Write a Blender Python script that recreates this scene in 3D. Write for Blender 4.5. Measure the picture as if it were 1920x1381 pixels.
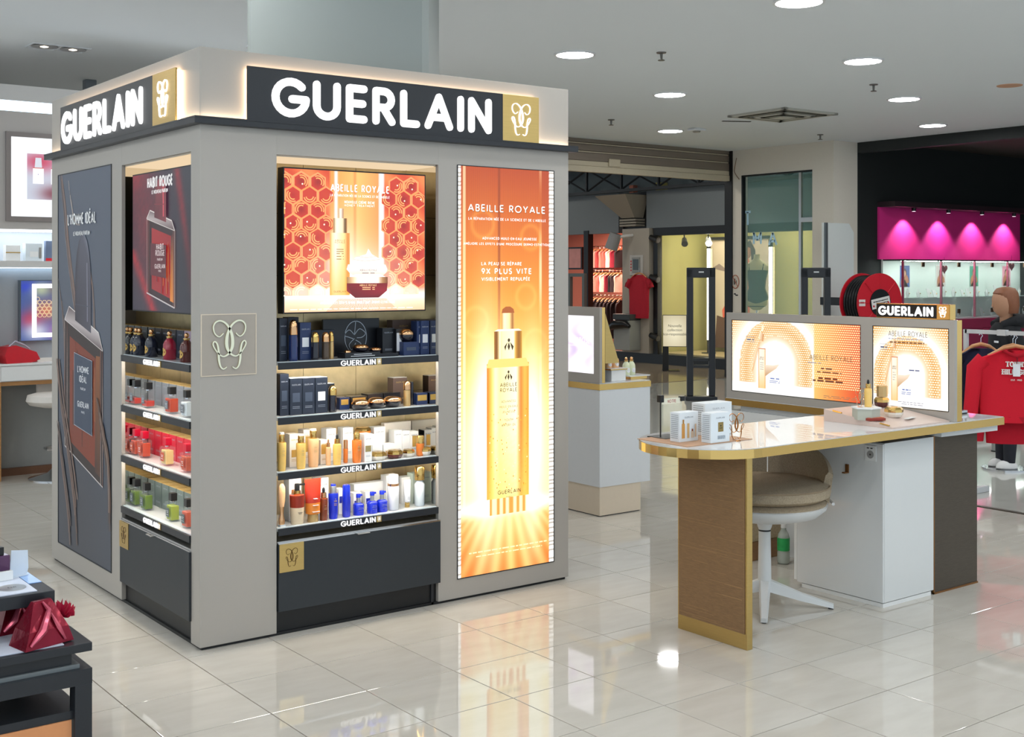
import bpy, bmesh, math, random
from mathutils import Vector, Matrix
random.seed(11)
SC = bpy.context.scene
for o in list(bpy.data.objects):
    bpy.data.objects.remove(o)
COL = SC.collection

# ---------------------------------------------------------------- camera, world, exposure
FPX, CXP, HYP, CAMH = 2280.0, 960.0, 511.0, 1.5
YAW = math.radians(37.0701)
CA, SA = math.cos(YAW), math.sin(YAW)
cam_d = bpy.data.cameras.new('camera')
cam = bpy.data.objects.new('camera', cam_d)
COL.objects.link(cam)
cam.location = (0, 0, CAMH)
cam.rotation_euler = (math.pi/2, 0, -YAW)
cam_d.sensor_width = 36.0
cam_d.lens = FPX/1920.0*36.0
cam_d.shift_y = -(690.5-HYP)/1920.0
cam_d.clip_end = 200
SC.camera = cam
W = bpy.data.worlds.new('World'); SC.world = W
W.use_nodes = True
WB = W.node_tree.nodes['Background']
WB.inputs[0].default_value = (0.74, 0.88, 1.0, 1)
WB.inputs[1].default_value = 1.05
SC.view_settings.view_transform = 'Standard'
SC.view_settings.look = 'None'
SC.view_settings.exposure = 0.0
SC.view_settings.gamma = 1.0
SC.view_settings.use_curve_mapping = False
DOWNLIGHT = 66.0      # emission of the round ceiling lights
LED = 46.0            # emission of the shelf strips

CY = SC.cycles
CY.max_bounces = 7; CY.diffuse_bounces = 4; CY.glossy_bounces = 4; CY.transmission_bounces = 6; CY.transparent_max_bounces = 8
CY.caustics_reflective = False; CY.caustics_refractive = False; CY.sample_clamp_indirect = 6.0
CY.use_adaptive_sampling = True; CY.adaptive_threshold = 0.03; CY.use_denoising = True

# pixel helpers: a pixel of the 1920x1381 frame to a point on a plane of the room
def _r(u): return (u-CXP)/FPX
def PX(u, v, a):      # on the plane x = a -> (y, z)
    r = _r(u); d = a/(CA*r+SA)
    return d*(CA-SA*r), CAMH-(v-HYP)/FPX*d
def PY(u, v, b):      # on the plane y = b -> (x, z)
    r = _r(u); d = b/(CA-SA*r)
    return d*(CA*r+SA), CAMH-(v-HYP)/FPX*d
def PZ(u, v, z):      # on the height z -> (x, y)
    r = _r(u); d = FPX*(CAMH-z)/(v-HYP)
    return d*(CA*r+SA), d*(CA-SA*r)
def PD(u, v, d):      # at depth d -> (x, y, z)
    r = _r(u)
    return d*(CA*r+SA), d*(CA-SA*r), CAMH-(v-HYP)/FPX*d
def depth(x, y): return x*SA+y*CA
def proj(x, y, z):
    d = depth(x, y); return CXP+FPX*(x*CA-y*SA)/d, HYP-FPX*(z-CAMH)/d

# ---------------------------------------------------------------- materials
def lin(c):
    return tuple((x/255/12.92 if x/255 <= .04045 else ((x/255+.055)/1.055)**2.4) for x in c[:3])
MATS = {}
def mat(name, rgb, rough=.5, metal=0., spec=.5, noise=0., nscale=40., stretch=(1, 1, 1), bump=0., trans=0., ior=1.45, emit=0., ergb=None, coat=0., alpha=1., rand=0.):
    if name in MATS: return MATS[name]
    m = bpy.data.materials.new(name); m.use_nodes = True
    nt = m.node_tree; b = nt.nodes['Principled BSDF']
    c = lin(rgb)
    b.inputs['Base Color'].default_value = (*c, 1)
    b.inputs['Roughness'].default_value = rough
    b.inputs['Metallic'].default_value = metal
    b.inputs['Specular IOR Level'].default_value = spec
    b.inputs['IOR'].default_value = ior
    b.inputs['Transmission Weight'].default_value = trans
    b.inputs['Coat Weight'].default_value = coat
    b.inputs['Alpha'].default_value = alpha
    if emit:
        b.inputs['Emission Color'].default_value = (*lin(ergb or rgb), 1)
        b.inputs['Emission Strength'].default_value = emit
    if noise or bump:
        tc = nt.nodes.new('ShaderNodeTexCoord'); mp = nt.nodes.new('ShaderNodeMapping')
        mp.inputs['Scale'].default_value = stretch
        nz = nt.nodes.new('ShaderNodeTexNoise'); nz.inputs['Scale'].default_value = nscale; nz.inputs['Detail'].default_value = 4
        nt.links.new(tc.outputs['Object'], mp.inputs['Vector']); nt.links.new(mp.outputs[0], nz.inputs['Vector'])
        if noise:
            mx = nt.nodes.new('ShaderNodeMix'); mx.data_type = 'RGBA'
            mx.inputs['A'].default_value = (*[x*(1-noise) for x in c], 1)
            mx.inputs['B'].default_value = (*[min(1, x*(1+noise)) for x in c], 1)
            nt.links.new(nz.outputs['Fac'], mx.inputs['Factor'])
            nt.links.new(mx.outputs['Result'], b.inputs['Base Color'])
        if bump:
            bp = nt.nodes.new('ShaderNodeBump'); bp.inputs['Strength'].default_value = bump; bp.inputs['Distance'].default_value = .004
            nt.links.new(nz.outputs['Fac'], bp.inputs['Height']); nt.links.new(bp.outputs[0], b.inputs['Normal'])
    MATS[name] = m
    return m
def emat(name, rgb, strength, sample=True):
    if name in MATS: return MATS[name]
    m = bpy.data.materials.new(name); m.use_nodes = True
    nt = m.node_tree; nt.nodes.clear()
    e = nt.nodes.new('ShaderNodeEmission'); o = nt.nodes.new('ShaderNodeOutputMaterial')
    e.inputs[0].default_value = (*lin(rgb), 1); e.inputs[1].default_value = strength
    nt.links.new(e.outputs[0], o.inputs[0])
    if not sample: m.cycles.emission_sampling = 'NONE'
    MATS[name] = m
    return m
def pmat(name, strength, lit=True, sample=False, rough=.4):
    """printed sheet: colours come from the print's own colour attribute; backlit ones emit"""
    if name in MATS: return MATS[name]
    m = bpy.data.materials.new(name); m.use_nodes = True
    nt = m.node_tree
    at = nt.nodes.new('ShaderNodeAttribute'); at.attribute_name = 'Col'
    b = nt.nodes['Principled BSDF']; b.inputs['Roughness'].default_value = rough
    if lit:
        b.inputs['Base Color'].default_value = (.02, .02, .02, 1)
        nt.links.new(at.outputs['Color'], b.inputs['Emission Color'])
        b.inputs['Emission Strength'].default_value = strength
    else:
        nt.links.new(at.outputs['Color'], b.inputs['Base Color'])
    if not sample: m.cycles.emission_sampling = 'NONE'
    MATS[name] = m
    return m

# ---------------------------------------------------------------- mesh builder
class MB:
    def __init__(s): s.v = []; s.f = []; s.c = []
    def add(s, vs, fs, cols=None):
        n = len(s.v); s.v += [tuple(p) for p in vs]; s.f += [tuple(i+n for i in f) for f in fs]
        s.c += cols if cols else [(1, 1, 1)]*len(vs)
        return s
    def box(s, x0, y0, z0, x1, y1, z1, bev=0.):
        if x1 < x0: x0, x1 = x1, x0
        if y1 < y0: y0, y1 = y1, y0
        if z1 < z0: z0, z1 = z1, z0
        b = min(bev, (x1-x0)*.45, (y1-y0)*.45, (z1-z0)*.45)
        if b <= 0:
            vs = [(x, y, z) for x in (x0, x1) for y in (y0, y1) for z in (z0, z1)]
            return s.add(vs, [(0, 1, 3, 2), (4, 6, 7, 5), (0, 4, 5, 1), (2, 3, 7, 6), (0, 2, 6, 4), (1, 5, 7, 3)])
        bm = bmesh.new(); bmesh.ops.create_cube(bm, size=1)
        for v in bm.verts: v.co = ((x0+x1)/2+v.co.x*(x1-x0), (y0+y1)/2+v.co.y*(y1-y0), (z0+z1)/2+v.co.z*(z1-z0))
        bmesh.ops.bevel(bm, geom=list(bm.edges), offset=b, segments=2, profile=.6, affect='EDGES')
        return s.bm(bm)
    def bm(s, bm):
        bm.verts.index_update()
        s.add([v.co[:] for v in bm.verts], [[v.index for v in f.verts] for f in bm.faces]); bm.free()
        return s
    def lathe(s, prof, n=16, cx=0., cy=0., sx=1., sy=1.):
        vs, fs = [], []
        m = len(prof)
        for r, z in prof:
            for k in range(n):
                a = 2*math.pi*k/n; vs.append((cx+r*sx*math.cos(a), cy+r*sy*math.sin(a), z))
        for i in range(m-1):
            for k in range(n):
                a, b = i*n+k, i*n+(k+1) % n
                fs.append((a, b, b+n, a+n))
        if prof[0][0] > 1e-6: fs.append(tuple(reversed(range(n))))
        if prof[-1][0] > 1e-6: fs.append(tuple(range((m-1)*n, m*n)))
        return s.add(vs, fs)
    def cyl(s, cx, cy, z0, z1, r0, r1=None, n=20): return s.lathe([(r0, z0), (r0 if r1 is None else r1, z1)], n, cx, cy)
    def tube(s, pts, rad, n=8, close=False):
        pts = [Vector(p) for p in pts]; N = len(pts)
        rad = rad if isinstance(rad, (list, tuple)) else [rad]*N
        vs, fs = [], []; up = Vector((0, 0, 1)); prev = None
        for i, p in enumerate(pts):
            t = (pts[(i+1) % N] if close else pts[min(i+1, N-1)])-(pts[i-1] if (close or i) else pts[0])
            if t.length < 1e-9: t = Vector((0, 0, 1))
            t.normalize()
            if prev is None:
                a = t.cross(up)
                if a.length < .05: a = t.cross(Vector((0, 1, 0)))
            else: a = prev-t*prev.dot(t)
            a.normalize(); prev = a; b = t.cross(a)
            for k in range(n):
                q = 2*math.pi*k/n; vs.append(p+(a*math.cos(q)+b*math.sin(q))*rad[i])
        for i in range(N if close else N-1):
            for k in range(n):
                a, b = i*n+k, i*n+(k+1) % n
                c, d = ((i+1) % N)*n+(k+1) % n, ((i+1) % N)*n+k
                fs.append((a, b, c, d))
        if not close: fs += [tuple(reversed(range(n))), tuple(range((N-1)*n, N*n))]
        return s.add(vs, fs)
    def prism(s, poly, z0, z1):          # poly in xy, extruded up
        n = len(poly)
        vs = [(x, y, z0) for x, y in poly]+[(x, y, z1) for x, y in poly]
        fs = [tuple(reversed(range(n))), tuple(range(n, 2*n))]+[(i, (i+1) % n, n+(i+1) % n, n+i) for i in range(n)]
        return s.add(vs, fs)
    def ext(s, poly, y0, y1):            # poly in xz (counter-clockwise seen from -y), extruded along y
        n = len(poly)
        vs = [(x, y0, z) for x, z in poly]+[(x, y1, z) for x, z in poly]
        fs = [tuple(range(n)), tuple(reversed(range(n, 2*n)))]+[(i, n+i, n+(i+1) % n, (i+1) % n) for i in range(n)]
        return s.add(vs, fs)
    def exx(s, poly, x0, x1):            # poly in yz, extruded along x
        n = len(poly)
        vs = [(x0, y, z) for y, z in poly]+[(x1, y, z) for y, z in poly]
        fs = [tuple(range(n)), tuple(reversed(range(n, 2*n)))]+[(i, n+i, n+(i+1) % n, (i+1) % n) for i in range(n)]
        return s.add(vs, fs)
    def sphere(s, c, r, n=12, m=8, sz=1.):
        prof = [(max(1e-7, r*math.sin(math.pi*i/m)), c[2]-r*sz*math.cos(math.pi*i/m)) for i in range(m+1)]
        return s.lathe(prof, n, c[0], c[1])

def ob(name, mb, m, parent=None, smooth=False, ang=40, loc=None, rz=0.):
    me = bpy.data.meshes.new(name)
    me.from_pydata(mb.v, [], mb.f)
    me.materials.append(m)
    if any(c != (1, 1, 1) for c in mb.c[:400]) or (mb.c and mb.c[-1] != (1, 1, 1)):
        at = me.color_attributes.new('Col', 'FLOAT_COLOR', 'POINT')
        flat = []
        for c in mb.c: flat += [c[0], c[1], c[2], 1.]
        at.data.foreach_set('color', flat)
    if smooth:
        me.shade_smooth() if hasattr(me, 'shade_smooth') else None
        for p in me.polygons: p.use_smooth = True
        try: me.set_sharp_from_angle(angle=math.radians(ang))
        except Exception: pass
    o = bpy.data.objects.new(name, me); COL.objects.link(o)
    if parent: o.parent = parent
    if loc: o.location = loc
    if rz: o.rotation_euler = (0, 0, rz)
    return o
def tag(o, label=None, cat=None, group=None, kind=None):
    if label: o['label'] = label
    if cat: o['category'] = cat
    if group: o['group'] = group
    if kind: o['kind'] = kind
    return o
def thing(name, label, cat, loc=(0, 0, 0), rz=0., group=None, kind=None):
    o = bpy.data.objects.new(name, None); COL.objects.link(o)
    o.location = loc; o.rotation_euler = (0, 0, rz); o.empty_display_size = .05
    return tag(o, label, cat, group, kind)
def struct(name, mb, m, **k): return tag(ob(name, mb, m, **k), kind='structure')
FACE_LEFT = -math.pi/2     # an object facing -x: its local x runs along -y

# ---------------------------------------------------------------- stroke lettering
def arc(cx, cy, rx, ry, a0, a1, n=10):
    return [(cx+rx*math.cos(math.radians(a0+(a1-a0)*i/n)), cy+ry*math.sin(math.radians(a0+(a1-a0)*i/n))) for i in range(n+1)]
GL = {
 'A': (.80, [[(0, 0), (.4, 1)], [(.4, 1), (.8, 0)], [(.15, .3), (.65, .3)]]),
 'B': (.52, [[(0, 0), (0, 1)], [(0, 1), (.27, 1)]+arc(.27, .77, .22, .23, 90, -90)+[(0, .54)], [(0, .54), (.28, .54)]+arc(.28, .27, .24, .27, 90, -90)+[(0, 0)]]),
 'C': (.82, [arc(.46, .5, .46, .5, 48, 312, 18)]),
 'D': (.70, [[(0, 0), (0, 1)], [(0, 1), (.25, 1)]+arc(.25, .5, .45, .5, 90, -90, 14)+[(0, 0)]]),
 'E': (.48, [[(0, 0), (0, 1)], [(0, 1), (.48, 1)], [(0, .51), (.44, .51)], [(0, 0), (.48, 0)]]),
 'F': (.46, [[(0, 0), (0, 1)], [(0, 1), (.46, 1)], [(0, .48), (.42, .48)]]),
 'G': (.88, [arc(.48, .5, .48, .5, 45, 340, 20)+[(.95, .46)], [(.95, .46), (.52, .46)]]),
 'H': (.64, [[(0, 0), (0, 1)], [(.64, 0), (.64, 1)], [(0, .5), (.64, .5)]]),
 'I': (.0, [[(0, 0), (0, 1)]]),
 'J': (.40, [[(.4, 1), (.4, .25)]+arc(.18, .25, .22, .25, 0, -150)]),
 'K': (.58, [[(0, 0), (0, 1)], [(0, .36), (.54, 1)], [(.2, .58), (.58, 0)]]),
 'L': (.46, [[(0, 1), (0, 0)], [(0, 0), (.46, 0)]]),
 'M': (.82, [[(0, 0), (0, 1)], [(0, 1), (.41, .3)], [(.41, .3), (.82, 1)], [(.82, 1), (.82, 0)]]),
 'N': (.66, [[(0, 0), (0, 1)], [(0, 1), (.66, 0)], [(.66, 0), (.66, 1)]]),
 'O': (.96, [arc(.48, .5, .48, .5, 0, 360, 24)]),
 'P': (.52, [[(0, 0), (0, 1)], [(0, 1), (.27, 1)]+arc(.27, .72, .25, .28, 90, -90)+[(0, .44)]]),
 'Q': (.96, [arc(.48, .5, .48, .5, 0, 360, 24), [(.58, .25), (.9, -.05)]]),
 'R': (.55, [[(0, 0), (0, 1)], [(0, 1), (.27, 1)]+arc(.27, .73, .26, .27, 90, -90)+[(0, .46)], [(.25, .46), (.55, 0)]]),
 'S': (.52, [arc(.26, .76, .24, .24, 30, 250, 10)+arc(.27, .25, .25, .26, 90, -150, 10)]),
 'T': (.60, [[(0, 1), (.6, 1)], [(.3, 1), (.3, 0)]]),
 'U': (.66, [[(0, 1), (0, .33)]+arc(.33, .33, .33, .33, 180, 360, 12)+[(.66, 1)]]),
 'V': (.76, [[(0, 1), (.38, 0)], [(.38, 0), (.76, 1)]]),
 'W': (1.1, [[(0, 1), (.27, 0)], [(.27, 0), (.55, 1)], [(.55, 1), (.83, 0)], [(.83, 0), (1.1, 1)]]),
 'X': (.66, [[(0, 0), (.66, 1)], [(0, 1), (.66, 0)]]),
 'Y': (.70, [[(0, 1), (.35, .45)], [(.7, 1), (.35, .45)], [(.35, .45), (.35, 0)]]),
 'Z': (.58, [[(0, 1), (.58, 1)], [(.58, 1), (0, 0)], [(0, 0), (.58, 0)]]),
 '9': (.56, [arc(.28, .7, .28, .3, 0, 360, 16), [(.54, .62), (.22, 0)]]),
 "'": (.0, [[(0, 1), (0, .78)]]), '-': (.3, [[(0, .45), (.3, .45)]]), '8': (.5, [arc(.25, .75, .22, .25, 0, 360, 14), arc(.25, .26, .25, .26, 0, 360, 14)]),
 '5': (.5, [[(.45, 1), (.05, 1)], [(.05, 1), (.02, .6)], arc(.22, .33, .27, .33, 120, -140, 12)]),
 '1': (.2, [[(0, .8), (.2, 1)], [(.2, 1), (.2, 0)]]),
 '(': (.15, [arc(.3, .5, .3, .6, 130, 230)]), '.': (.0, [[(0, 0), (0, .05)]]),
}
def text_width(txt, h, t, sp):
    w = 0
    for ch in txt:
        if ch == ' ': w += .35+sp; continue
        w += GL.get(ch.translate(ACC), GL['I'])[0]*(1-t)+t+sp
    return (w-sp)*h
ACC = str.maketrans('ÉÈ', 'EE')
def text_strokes(txt, x, z, h, t=.16, sp=.14, align='c', xs=1.):
    """list of (polyline in xz, width); baseline z, cap height h"""
    w = text_width(txt, h, t, sp)*xs
    cx = x-(w/2 if align == 'c' else 0)
    out = []
    for ch in txt:
        if ch == ' ': cx += (.35+sp)*h*xs; continue
        base = ch.translate(ACC)
        gw, st = GL.get(base, GL['I'])
        let = [[(cx+(t/2+px*(1-t))*h*xs, z+(t/2+pz*(1-t))*h) for px, pz in pl] for pl in st]
        if base != ch:
            q = cx+(t/2+gw*(1-t)/2)*h*xs
            let.append([(q-.03*h, z+1.12*h), (q+.1*h, z+1.25*h)])
        out.append((ch, let))
        cx += (gw*(1-t)+t+sp)*h*xs
    return out
def offset_strip(pl, w):
    """left and right offset points of a polyline; w a number or list of full widths"""
    n = len(pl); ws = w if isinstance(w, (list, tuple)) else [w]*n
    closed = n > 3 and math.dist(pl[0], pl[-1]) < 1e-6
    L, R = [], []
    for i in range(n):
        a = pl[i-1] if i else (pl[-2] if closed else pl[0]); b = pl[i+1] if i < n-1 else (pl[1] if closed else pl[-1])
        dx, dz = b[0]-a[0], b[1]-a[1]; q = math.hypot(dx, dz) or 1
        nx, nz = -dz/q, dx/q
        L.append((pl[i][0]+nx*ws[i]/2, pl[i][1]+nz*ws[i]/2)); R.append((pl[i][0]-nx*ws[i]/2, pl[i][1]-nz*ws[i]/2))
    return L, R
def solid_stroke(mb, pl, w, y0, y1, caps=True):
    """a raised stroke in the xz plane between y0 (front) and y1"""
    L, R = offset_strip(pl, w); n = len(pl)
    vs = []
    for i in range(n): vs += [(L[i][0], y0, L[i][1]), (R[i][0], y0, R[i][1]), (L[i][0], y1, L[i][1]), (R[i][0], y1, R[i][1])]
    fs = []
    for i in range(n-1):
        a, b = 4*i, 4*i+4
        fs += [(a, a+1, b+1, b), (a, b, b+2, a+2), (a+1, a+3, b+3, b+1)]
    fs += [(0, 2, 3, 1), (4*n-4, 4*n-3, 4*n-1, 4*n-2)]
    mb.add(vs, fs)
    if caps:
        ww = w if not isinstance(w, (list, tuple)) else None
        for p, k in ((pl[0], 0), (pl[-1], -1)):
            r = (ww or w[k])/2
            mb.ext([(p[0]+r*math.cos(2*math.pi*j/12), p[1]+r*math.sin(2*math.pi*j/12)) for j in range(12)], y0, y1)
def smoothline(pts, k=4):
    out = []
    n = len(pts)
    for i in range(n-1):
        p0, p1, p2, p3 = pts[max(i-1, 0)], pts[i], pts[i+1], pts[min(i+2, n-1)]
        for j in range(k):
            t = j/k
            out.append(tuple(.5*((2*p1[d])+(-p0[d]+p2[d])*t+(2*p0[d]-5*p1[d]+4*p2[d]-p3[d])*t*t+(-p0[d]+3*p1[d]-3*p2[d]+p3[d])*t**3) for d in range(len(p1))))
    out.append(tuple(pts[-1]))
    return out
_G = [(890, 195, 7), (855, 222, 8), (818, 195, 9), (806, 145, 10), (825, 108, 11), (865, 96, 12), (910, 118, 14), (945, 165, 18), (965, 230, 24), (965, 300, 24), (940, 352, 16), (895, 378, 10), (858, 362, 9), (825, 325, 9), (803, 282, 10), (815, 258, 10), (838, 278, 12), (850, 340, 16), (852, 400, 16), (865, 455, 12), (890, 477, 9), (918, 462, 7)]
def monogram(cx, cz, h, k=3, wmul=1.):
    """the double-curl emblem as two strokes of (x, z, width)"""
    s = h/384.; out = []
    for mir in (1, -1):
        out.append([(cx+mir*(x-942)*s, cz-(z-287)*s, w*s*wmul) for x, z, w in smoothline(_G, k)])
    return out

# ---------------------------------------------------------------- flat prints
class Print(MB):
    """a flat print in the local xz plane, layers a fraction of a millimetre apart, colours 0-255"""
    def __init__(s, x0, z0, w, h, y=0.):
        super().__init__(); s.x0, s.z0, s.w, s.h, s.y, s.k, s.st = x0, z0, w, h, y, 0, .00025
    def P(s, u, v): return s.x0+u*s.w, s.z0+v*s.h
    def col(s, c, u, v):
        c = c(u, v) if callable(c) else c
        return lin([max(0, min(255, q)) for q in c])
    def poly(s, pts, c, keep=False):
        if not keep: s.k += 1
        y = s.y-s.st*s.k
        vs = []; cs = []
        for u, v in pts:
            x, z = s.P(u, v); vs.append((x, y, z)); cs.append(s.col(c, u, v))
        s.add(vs, [tuple(range(len(vs)))], cs)
    def grid(s, u0, v0, u1, v1, nx, ny, c):
        s.k += 1; y = s.y-s.st*s.k; vs = []; cs = []; fs = []
        for j in range(ny+1):
            for i in range(nx+1):
                u, v = u0+(u1-u0)*i/nx, v0+(v1-v0)*j/ny
                x, z = s.P(u, v); vs.append((x, y, z)); cs.append(s.col(c, u, v))
        for j in range(ny):
            for i in range(nx):
                a = j*(nx+1)+i; fs.append((a, a+1, a+nx+2, a+nx+1))
        s.add(vs, fs, cs)
    def fan(s, c, pts, cc, rc, mid=None, keep=False):
        if not keep: s.k += 1
        y = s.y-s.st*s.k; n = len(pts)
        vs = [(*s.P(*c)[:1], y, s.P(*c)[1])]; cs = [s.col(cc, *c)]
        for u, v in pts:
            x, z = s.P(u, v); vs.append((x, y, z)); cs.append(s.col(rc, u, v))
        s.add(vs, [(0, 1+i, 1+(i+1) % n) for i in range(n)], cs)
    def stroke(s, pts, w, c, keep=False):
        """pts in uv, width in metres"""
        if not keep: s.k += 1
        y = s.y-s.st*s.k
        pl = [s.P(u, v) for u, v in pts]
        L, R = offset_strip(pl, w); vs = []; cs = []
        for i in range(len(pl)):
            q = s.col(c, *pts[i]); vs += [(L[i][0], y, L[i][1]), (R[i][0], y, R[i][1])]; cs += [q, q]
        s.add(vs, [(2*i, 2*i+1, 2*i+3, 2*i+2) for i in range(len(pl)-1)], cs)
    def text(s, txt, u, v, h, c, t=.13, sp=.2, align='c', fit=None, sl=0.):
        """cap height h in metres, fit: total width in metres; sl tilts the line"""
        s.k += 1; y = s.y-s.st*s.k
        x, z = s.P(u, v)
        xs = fit/text_width(txt, h, t, sp) if fit else 1.
        q = lin(c)
        for ch, let in text_strokes(txt, x, z, h, t, sp, align, xs):
            for pl in let:
                L, R = offset_strip(pl, t*h)
                vs = []
                for i in range(len(pl)): vs += [(L[i][0], y, L[i][1]+sl*(L[i][0]-x)), (R[i][0], y, R[i][1]+sl*(R[i][0]-x))]
                s.add(vs, [(2*i, 2*i+1, 2*i+3, 2*i+2) for i in range(len(pl)-1)], [q]*len(vs))
    def line(s, u0, u1, v, h, c):
        """a line of print too small to read: a row of short dashes"""
        s.k += 1; u = u0
        while u < u1:
            e = min(u1, u+random.uniform(.02, .07)*(1 if s.w > .3 else 2.2))
            s.poly([(u, v), (e, v), (e, v+h/s.h), (u, v+h/s.h)], c, keep=True); u = e+.012
    def mono(s, u, v, h, c):
        x, z = s.P(u, v); s.k += 1; y = s.y-s.st*s.k; q = lin(c)
        for st in monogram(x, z, h):
            pl = [(a, b) for a, b, w in st]; L, R = offset_strip(pl, [w for a, b, w in st]); vs = []
            for i in range(len(pl)): vs += [(L[i][0], y, L[i][1]), (R[i][0], y, R[i][1])]
            s.add(vs, [(2*i, 2*i+1, 2*i+3, 2*i+2) for i in range(len(pl)-1)], [q]*len(vs))
def lerp(a, b, t):
    t = max(0., min(1., t)); return tuple(a[i]+(b[i]-a[i])*t for i in range(3))
def rampc(stops, t):
    for (t0, c0), (t1, c1) in zip(stops, stops[1:]):
        if t <= t1: return lerp(c0, c1, (t-t0)/(t1-t0+1e-9))
    return stops[-1][1]
def letters(txt, x, z, h, t, sp, y0, y1, m, parent, fit=None, align='c'):
    """each letter a raised piece of its own"""
    xs = fit/text_width(txt, h, t, sp) if fit else 1.
    for ch, let in text_strokes(txt, x, z, h, t, sp, align, xs):
        mb = MB()
        for pl in let: solid_stroke(mb, pl, t*h, y0, y1)
        ob('letter', mb, m, parent)
def raised_mono(mb, cx, cz, h, y0, y1, wmul=1.):
    for st in monogram(cx, cz, h, 3, wmul):
        solid_stroke(mb, [(a, b) for a, b, w in st], [w for a, b, w in st], y0, y1, caps=False)

# ---------------------------------------------------------------- shared materials
M_TAUPE = mat('taupe_lacquer', (166, 161, 154), .38, noise=.03, nscale=300)
M_TAUPE_IN = mat('taupe_niche', (214, 200, 180), .4, noise=.03)
M_BLACK = mat('black_satin', (34, 37, 42), .35, noise=.08)
M_DARK = mat('anthracite_panel', (40, 45, 50), .45, noise=.06, nscale=60)
M_NEAR = mat('near_black', (16, 17, 19), .4, noise=.1)
M_GOLD = mat('polished_gold', (226, 186, 112), .12, metal=1., noise=.04, nscale=6)
M_BRUSH = mat('brushed_gold', (206, 176, 112), .34, metal=1., noise=.08, nscale=30, stretch=(.3, .3, 6))
M_GOLDTILE = mat('gold_leaf_tile', (212, 190, 146), .38, metal=.75, noise=.16, nscale=28, bump=.25)
M_MIRROR = mat('niche_mirror', (226, 222, 212), .03, metal=1., noise=.01)
M_CHROME = mat('chrome', (214, 216, 220), .1, metal=1., noise=.02)
M_SILVER = mat('satin_silver', (196, 194, 190), .3, metal=.9, noise=.04)
M_WHITE = mat('white_gloss', (214, 216, 216), .2, noise=.01, coat=.3)
M_WHITEM = mat('white_matt', (226, 227, 226), .6, noise=.02)
M_GLASS = mat('clear_glass', (200, 214, 218), .02, alpha=.07, spec=1.)
M_ACRYL = mat('acrylic_rail', (210, 220, 224), .15, noise=.03)
M_LETTER = emat('lit_letter_white', (255, 255, 255), 1.5, sample=False)
M_SLETTER = emat('shelf_letter_white', (255, 255, 255), 1.05, sample=False)
M_HALO = emat('halo_led', (255, 218, 180), 15.)
M_LEDGE = emat('ledge_led', (255, 228, 196), 16.)
M_LEDC = emat('shelf_led', (255, 244, 226), LED)

# ---------------------------------------------------------------- floor
TS = .374; TX0 = 2.216; TY0 = 3.048; A_EDGE = 7.1; B_EDGE = 12.0
def tile_mat():
    m = mat('polished_cream_tile', (214, 209, 198), .035, spec=.75, ior=1.6)
    nt = m.node_tree; b = nt.nodes['Principled BSDF']
    tc = nt.nodes.new('ShaderNodeTexCoord'); oi = nt.nodes.new('ShaderNodeObjectInfo')
    ge = nt.nodes.new('ShaderNodeNewGeometry')
    mp = nt.nodes.new('ShaderNodeMapping'); mp.inputs['Scale'].default_value = (1.5, 5, 1); mp.inputs['Rotation'].default_value = (0, 0, .5)
    nz = nt.nodes.new('ShaderNodeTexNoise'); nz.inputs['Scale'].default_value = 3.; nz.inputs['Detail'].default_value = 6
    cr = nt.nodes.new('ShaderNodeValToRGB')
    cr.color_ramp.elements[0].position = .3; cr.color_ramp.elements[0].color = (*lin((190, 185, 175)), 1)
    cr.color_ramp.elements[1].position = .65; cr.color_ramp.elements[1].color = (*lin((197, 192, 183)), 1)
    nt.links.new(ge.outputs['Position'], mp.inputs['Vector']); nt.links.new(mp.outputs[0], nz.inputs['Vector']); nt.links.new(nz.outputs['Fac'], cr.inputs[0])
    hs = nt.nodes.new('ShaderNodeHueSaturation')
    mr = nt.nodes.new('ShaderNodeMapRange'); mr.inputs['To Min'].default_value = .96; mr.inputs['To Max'].default_value = 1.03
    nt.links.new(oi.outputs['Random'], mr.inputs['Value']); nt.links.new(mr.outputs[0], hs.inputs['Value'])
    nt.links.new(cr.outputs[0], hs.inputs['Color']); nt.links.new(hs.outputs[0], b.inputs['Base Color'])
    return m
M_TILE = tile_mat()
M_GROUT = mat('tile_grout', (98, 82, 64), .8, noise=.1)
fl = struct('floor', MB().box(-2.5, .4, -.06, A_EDGE, B_EDGE, -.003), M_GROUT)
tmesh = MB(); g = .0019; hh = TS/2
tmesh.box(-hh+g, -hh+g, -.02, hh-g, hh-g, 0, .0012)
tiles = []
for i in range(-30, 40):
    for j in range(-24, 40):
        x, y = TX0+(i+.5)*TS, TY0+(j+.5)*TS
        if x+hh > A_EDGE+.02 or y+hh > B_EDGE+.02 or x < -2.4 or y < .5: continue
        if depth(x, y) < 1.6: continue
        d = depth(x, y); inv = False
        if d > 2.5:
            u, v = proj(x, y, 0); inv = -90 < u < 2010 and 480 < v < 1460
        tiles.append((0 if inv else 1, d, x, y))
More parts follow.
